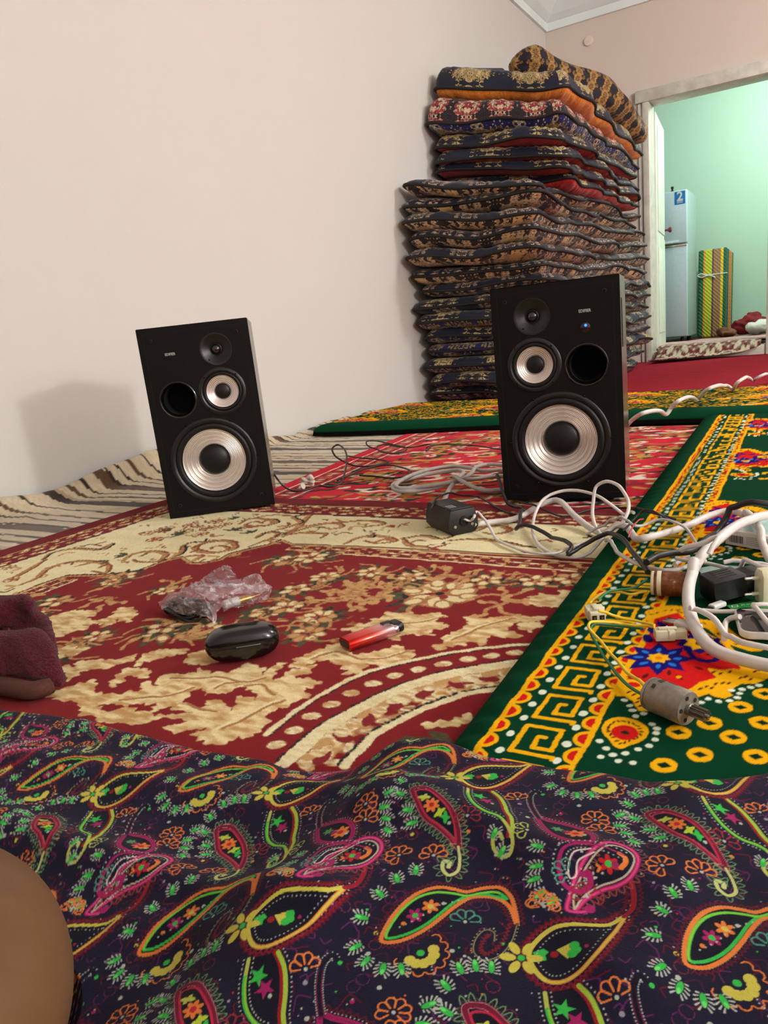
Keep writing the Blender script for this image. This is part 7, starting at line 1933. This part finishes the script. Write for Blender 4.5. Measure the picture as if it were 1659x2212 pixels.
# white mains plug behind it
t = thing('mains_plug', 'pale flat mains plug standing on edge at the side of the green leaflet', 'plug', Vector((1.911, 0.8906, 0.0458)) + Vector((0, 0, .0022)), (0, 0, math.radians(32)))
t.scale = (.9, .9, .9)
prism('body', [(-.0085, 0), (.0085, 0), (.0115, .008), (.0115, .036), (.006, .044), (-.006, .044), (-.0115, .036), (-.0115, .008)], -.004, .012, M_CPLAS, t, .0014, 2, MX)
for z in (.012, .033):
    lathe('pin', [(.0022, 0), (.0022, .009), (.002, .0092)], M_CPLAS, t, 12, Matrix.Translation((-.004, 0, z)) @ Matrix.Rotation(math.radians(-90), 4, 'Y'))
    lathe('pin_tip', [(.0021, .009), (.0021, .017), (.0010, .0182)], M_CHROME, t, 12, Matrix.Translation((-.004, 0, z)) @ Matrix.Rotation(math.radians(-90), 4, 'Y'))

# phone
t = thing('phone', 'black phone with a pale frame lying at the edge of the mat', 'phone', (1.9660, .8280, MT + .0008), (0, 0, math.radians(11)))
prism('frame', rrect(.150, .070, .012, 6), 0, .0085, M_WPLAS, t, .0020, 3)
prism('glass', rrect(.1455, .0655, .010, 6), .0083, .0090, plain('dark_glass', C(30, 28, 30), .06, 0, .6), t)
prism('grey_panel', rrect(.085, .058, .004, 4, .02, 0), .0089, .0093, plain('grey_glass', C(104, 96, 98), .2), t)
lathe('camera_ring', [(.012, .0092), (.012, .0104), (.0095, .0106), (.0090, .0092)], M_BLKP, t, 32, Matrix.Translation((-.034, -.004, 0)), False, False)
lathe('lens', [(.006, .009), (.006, .0098), (.0, .0102)], plain('lens_glass', C(14, 14, 20), .05), t, 24, Matrix.Translation((-.034, -.004, 0)), True, False)

# green leaflet and pale plastic sheet under the chargers
def leaflet():
    P = [Vector(p) for p in [(1.877, 0.8709, 0.0458), (1.8926, 0.8418, 0.0458), (1.9308, 0.8488, 0.0458), (1.9259, 0.9142, 0.0458)]]
    v = [p + Vector((0, 0, .0010)) for p in P] + [p + Vector((0, 0, .0018)) for p in P]
    o = pyd('leaflet', v, [(3, 2, 1, 0), (4, 5, 6, 7), (0, 1, 5, 4), (1, 2, 6, 5), (2, 3, 7, 6), (3, 0, 4, 7)], plain('green_card', C(40, 150, 66), .35, var=.05), None, False)
    r = thing('green_leaflet', 'glossy green leaflet with a small printed square under the white plug', 'leaflet', (0, 0, 0))
    o.parent = r; o.name = 'card'
    a = [Vector(p) + Vector((0, 0, .0021)) for p in [(1.8814, 0.8714, 0.0458), (1.8879, 0.8752, 0.0458), (1.8893, 0.8691, 0.0458), (1.8829, 0.8652, 0.0458)]]
    b = [Vector(p) + Vector((0, 0, .0021)) for p in [(1.8827, 0.871, 0.0458), (1.8871, 0.8735, 0.0458), (1.888, 0.8697, 0.0458), (1.8837, 0.867, 0.0458)]]
    pyd('printed_square', a + b, [(k, (k + 1) % 4, 4 + (k + 1) % 4, 4 + k) for k in range(4)], M_WPLAS, r, False)
    for k in range(3):
        q = [Vector(p) + Vector((0, 0, .0021)) for p in [(1.891, 0.8761, 0.0458), (1.8948, 0.8787, 0.0458), (1.8951, 0.8772, 0.0458), (1.8913, 0.8747, 0.0458)]]
        sh = Vector((1.8963, 0.8801, 0.0458)) - Vector((1.891, 0.8761, 0.0458))
        pyd('printed_line', [p + sh * k for p in q], [(0, 1, 2, 3)], M_WPLAS, r, False)
leaflet()
def film():
    t = NT('pale_plastic_film')
    t.set(col=C(176, 196, 186), rough=.2, spec=.6, alpha=.55)
    P = [Vector(p) for p in [(1.827, 0.9989, 0.0458), (1.85, 1.0198, 0.0458), (1.9186, 1.0212, 0.0458), (1.9214, 0.9693, 0.0458), (1.8478, 0.9537, 0.0458)]]
    n = len(P)
    v = [p + Vector((0, 0, .0004)) for p in P] + [p + Vector((0, 0, .0012)) for p in P]
    tag(pyd('plastic_sheet', v, [tuple(range(n))[::-1], tuple(range(n, 2 * n))] + [(k, (k + 1) % n, n + (k + 1) % n, n + k) for k in range(n)], t.m, None, False), 'pale translucent plastic sheet under the white cables behind the charger', 'plastic sheet')
film()
# white carton with a barcode
a, b = Vector((1.8487, 1.1207, 0.0458)), Vector((1.8954, 1.0991, 0.0458))
t = thing('carton', 'small white carton with barcode and pale blue top at the edge of the mat', 'box', (a.x, a.y, MT + .0006), (0, 0, math.atan2(b.y - a.y, b.x - a.x)))
mw = plain('white_card', C(224, 220, 214), .5, var=.02)
box('box_body', (0, 0, 0), (.125, .095, .0215), mw, t, .0008)
box('top_label', (.016, .010, .0214), (.118, .085, .0218), plain('pale_teal_print', C(180, 214, 210), .4, var=.08, scale=30), t)
x = .006
rb = random.Random(4)
dk = plain('black_print', C(44, 42, 52), .6)
while x < .027:
    w = rb.choice((.0005, .0008, .0013))
    box('barcode_bar', (x, -.00025, .0045), (x + w, .0002, .0150), dk, t); x += w + rb.choice((.0006, .0009))
for k in range(5):
    box('print_line', (.031, -.00025, .0150 - k * .0026), (.060 + .006 * (k % 2), .0002, .0156 - k * .0026), plain('grey_print_line', C(150, 148, 150), .6), t)

# ---------------------------------------------------------------- the mint room's things
t = thing('fridge', 'grey two-door fridge in the mint room with a blue number sticker', 'fridge', (.27, 7.60, NF + .001), (0, 0, 0))
mf = plain('silver_enamel', C(208, 228, 242), .35, .25, var=.02)
mfs = plain('grey_side_enamel', C(170, 190, 188), .4, .1, var=.02)
box('cabinet', (0, .05, .045), (.56, .58, 1.345), mfs, t, .006)
for sx in (.06, .50):
    for sy in (.10, .50):
        lathe('foot', [(.02, 0), (.02, .03), (.012, .045)], M_BLKP, t, 16, Matrix.Translation((sx, sy, 0)))
d1 = thing('lower_door', None, None); d1.parent = t
box('door_skin', (0, 0, .05), (.56, .05, .880), mf, d1, .008, 3)
box('door_edge', (.02, -.004, .860), (.556, .01, .880), M_CHROME, d1, .003)
d2 = thing('freezer_door', None, None); d2.parent = t
box('door_skin', (0, 0, .890), (.56, .05, 1.345), mf, d2, .008, 3)
box('door_handle', (.02, -.016, .895), (.49, -.001, .914), plain('white_grip', C(220, 232, 238), .3), d2, .004)
bl = plain('blue_sticker', C(22, 120, 206), .4)
box('sticker', (.455, -.0012, 1.225), (.545, .0005, 1.335), bl, t)
text_mesh('sticker_number', '2', .105, M_WPLAS, t, Matrix.Translation((.500, -.0018, 1.290)) @ Matrix.Rotation(math.radians(90), 4, 'X'), .0004, .003)
for k in range(2):
    box('sticker_line', (.475, -.0018, 1.236 + k * .012), (.525, -.0012, 1.242 + k * .012), M_WPLAS, t)
pot = thing('pot_lid', 'dark pot lid lying on top of the fridge', 'lid', (.42, 7.86, NF + 1.347), (0, 0, 0))
lathe('lid_disc', [(.12, 0), (.125, .004), (.11, .014), (.04, .026), (.0, .028)], plain('dark_enamel', C(60, 84, 78), .3, .3), pot, 32, None, True, False)
lathe('lid_knob', [(.008, .027), (.008, .04), (.018, .046), (.016, .056), (0, .058)], M_BLKP, pot, 16, None, True, False)
hk = thing('bottle_stopper', 'small dark stopper standing at the corner of the fridge top', 'stopper', (.69, 7.70, NF + 1.347), (0, 0, 0))
lathe('stopper_base', [(.018, 0), (.018, .012), (.009, .018), (.009, .034), (0, .036)], M_BLKP, hk, 16, None, True, False)
lathe('stopper_cap', [(.009, .034), (.013, .038), (.013, .052), (0, .055)], M_BLKP, hk, 16, None, True, False)

# folded striped mat tied with string
def striped():
    t = NT('striped_quilting')
    c = t.coord(); sp = t.n('ShaderNodeSeparateXYZ'); t.l(c, sp.inputs[0])
    cols = [(0.00, (46, 110, 66)), (.16, (236, 140, 60)), (.21, (196, 200, 44)), (.42, (110, 60, 80)), (.47, (160, 116, 76)), (.68, (226, 190, 30)), (.76, (30, 90, 60)), (.90, (200, 120, 60)), (.96, (60, 120, 60))]
    col = t.ramp(t.math('DIVIDE', sp.outputs[0], .30), [(p, C(*k)) for p, k in cols], 'CONSTANT')
    w = t.n('ShaderNodeTexWave'); w.inputs['Scale'].default_value = 18.0; t.l(c, w.inputs[0]); w.bands_direction = 'DIAGONAL'
    t.set(col=col, rough=.7, sheen=.2)
    t.bump(w.outputs[1], .4, .01)
    return t.m
t = thing('folded_mat', 'tall folded mat with green, yellow and brown stripes tied with white string', 'mat', (.835, 8.18, NF + .002), (math.radians(-6), 0, 0))
ms = striped()
for k in range(4):
    box('fold_layer', (.004 * k, .055 * k, 0), (.262 + .012 * k, .055 * k + .052, .85 - .008 * k), ms, t, .018, 3)
mstr = plain('white_string', C(226, 222, 214), .8)
box('string_band', (-.003, -.006, .600), (.268, -.001, .609), mstr, t, .001)
tube('string_bow', [(.08, -.006, .60), (.03, -.016, .62), (-.005, -.014, .606), (.03, -.016, .585), (.09, -.008, .598), (.14, -.016, .585), (.16, -.012, .57)], .006, mstr, t, 6)

def heap(name, label, blobs, mat, seed):
    bm = bmesh.new()
    for c, r in blobs:
        bmesh.ops.create_icosphere(bm, subdivisions=4, radius=1.0, matrix=Matrix.Translation(c) @ Matrix.Diagonal((*r, 1)))
    me = bpy.data.meshes.new('heap_tmp'); bm.to_mesh(me); bm.free()
    o = bpy.data.objects.new('heap_tmp', me); COL.objects.link(o)
    md = o.modifiers.new('r', 'REMESH'); md.mode = 'VOXEL'; md.voxel_size = .012
    dg = bpy.context.evaluated_depsgraph_get()
    m2 = bpy.data.meshes.new_from_object(o.evaluated_get(dg)); bpy.data.objects.remove(o)
    n = len(m2.vertices); co = np.zeros(n * 3, np.float32); m2.vertices.foreach_get('co', co); co = co.reshape(-1, 3)
    nr = np.zeros(n * 3, np.float32); m2.vertices.foreach_get('normal', nr); nr = nr.reshape(-1, 3)
    co = co + nr * (.022 * vnoise(co[:, 0] + .5 * co[:, 2], co[:, 1] + co[:, 2], 16, seed, 2))[:, None]
    co[:, 2] = np.maximum(co[:, 2], NF + .012)
    m2.vertices.foreach_set('co', co.reshape(-1)); m2.update(); m2.materials.clear(); m2.name = name
    tag(link(name, m2, mat), label, 'cloth')
heap('white_cloth', 'crumpled white cloth on the floor of the mint room', [((1.44, 7.60, NF + .08), (.13, .10, .065)), ((1.54, 7.58, NF + .07), (.10, .09, .055))], plain('white_cotton', C(226, 222, 216), .8, var=.03), 3)
heap('red_cloth', 'crumpled dark red cloth behind the white cloth', [((1.33, 7.95, NF + .09), (.17, .10, .085)), ((1.36, 8.0, NF + .17), (.07, .06, .05)), ((1.50, 7.92, NF + .06), (.14, .08, .06))], plain('dark_red_cotton', C(130, 22, 32), .85, var=.10), 7)
heap('brown_cloth', 'small heap of brown patterned cloth beside the folded mat', [((1.17, 7.60, NF + .05), (.09, .08, .045))], plain('brown_cotton', C(120, 74, 52), .85, var=.35, scale=18), 9)

def rug_strip(name, label, x0, x1, y0, y1, z, fn, nx=150, ny=70, amp=.006, seed=2, drop=0.0):
    X, Yg = np.meshgrid(np.linspace(x0, x1, nx), np.linspace(y0, y1, ny), indexing='ij')
    z_ = z + amp * (1 + vnoise(X, Yg, 7, seed, 2)) - drop * np.clip((y0 + .16 - Yg) / .16, 0, 1) ** 1.5
    o = grid_mesh(name, np.stack([X, Yg, z_], -1), weave_mat(name + '_wool', bscale=300), None, True, np.clip(fn(X, Yg), 0, 1))
    md = o.modifiers.new('thickness', 'SOLIDIFY'); md.thickness = .006; md.offset = 1
    tag(o, label, 'rug')
def rag(X, Yg):
    t = ((Yg + .012 * vnoise(X, Yg, 8, 3, 2)) / .055) % 1
    pal = np.array([C(220, 200, 190), C(206, 90, 100), C(232, 214, 206), C(150, 40, 60), C(190, 180, 190), C(226, 130, 130)])
    i = (np.floor((Yg + .012 * vnoise(X, Yg, 8, 3, 2)) / .02).astype(int) * 7 + (vnoise(X, Yg, 5, 9) > .35)) % 6
    return pal[i]
def ornate(X, Yg):
    n = vnoise(np.abs(((X / .12) % 2) - 1) * .12, Yg, 60, 6, 2)
    b = np.where((n > .1)[..., None], np.array(C(196, 188, 160)), np.where((n > -.15)[..., None], np.array(C(120, 112, 92)), np.array(C(110, 36, 40))))
    return b
rug_strip('rag_rug', 'pink and white striped rag rug on the mint room floor', .60, 1.95, 6.63, 7.40, NF + .006, rag, seed=5)
def threshold_rug():
    nx, ny = 140, 60
    S, T = np.meshgrid(np.linspace(0, 1, nx), np.linspace(0, 1, ny), indexing='ij')
    X = .80 + .74 * S + .02 * T
    fy = 5.93 + .31 * S ** .9
    Yg = fy + (6.60 - fy) * T
    z_ = .012 + .090 / (1 + np.exp(-(Yg - 6.24) / .018)) + .004 * (1 + vnoise(X, Yg, 9, 4, 2)) + .010 * np.exp(-((Yg - fy) / .05) ** 2)
    o = grid_mesh('door_rug', np.stack([X, Yg, z_], -1), weave_mat('door_rug_wool', bscale=300), None, True, ornate(X, Yg))
    md = o.modifiers.new('thickness', 'SOLIDIFY'); md.thickness = .008; md.offset = 1
    tag(o, 'beige ornate rug folded over the doorway threshold onto the maroon carpet', 'rug')
threshold_rug()
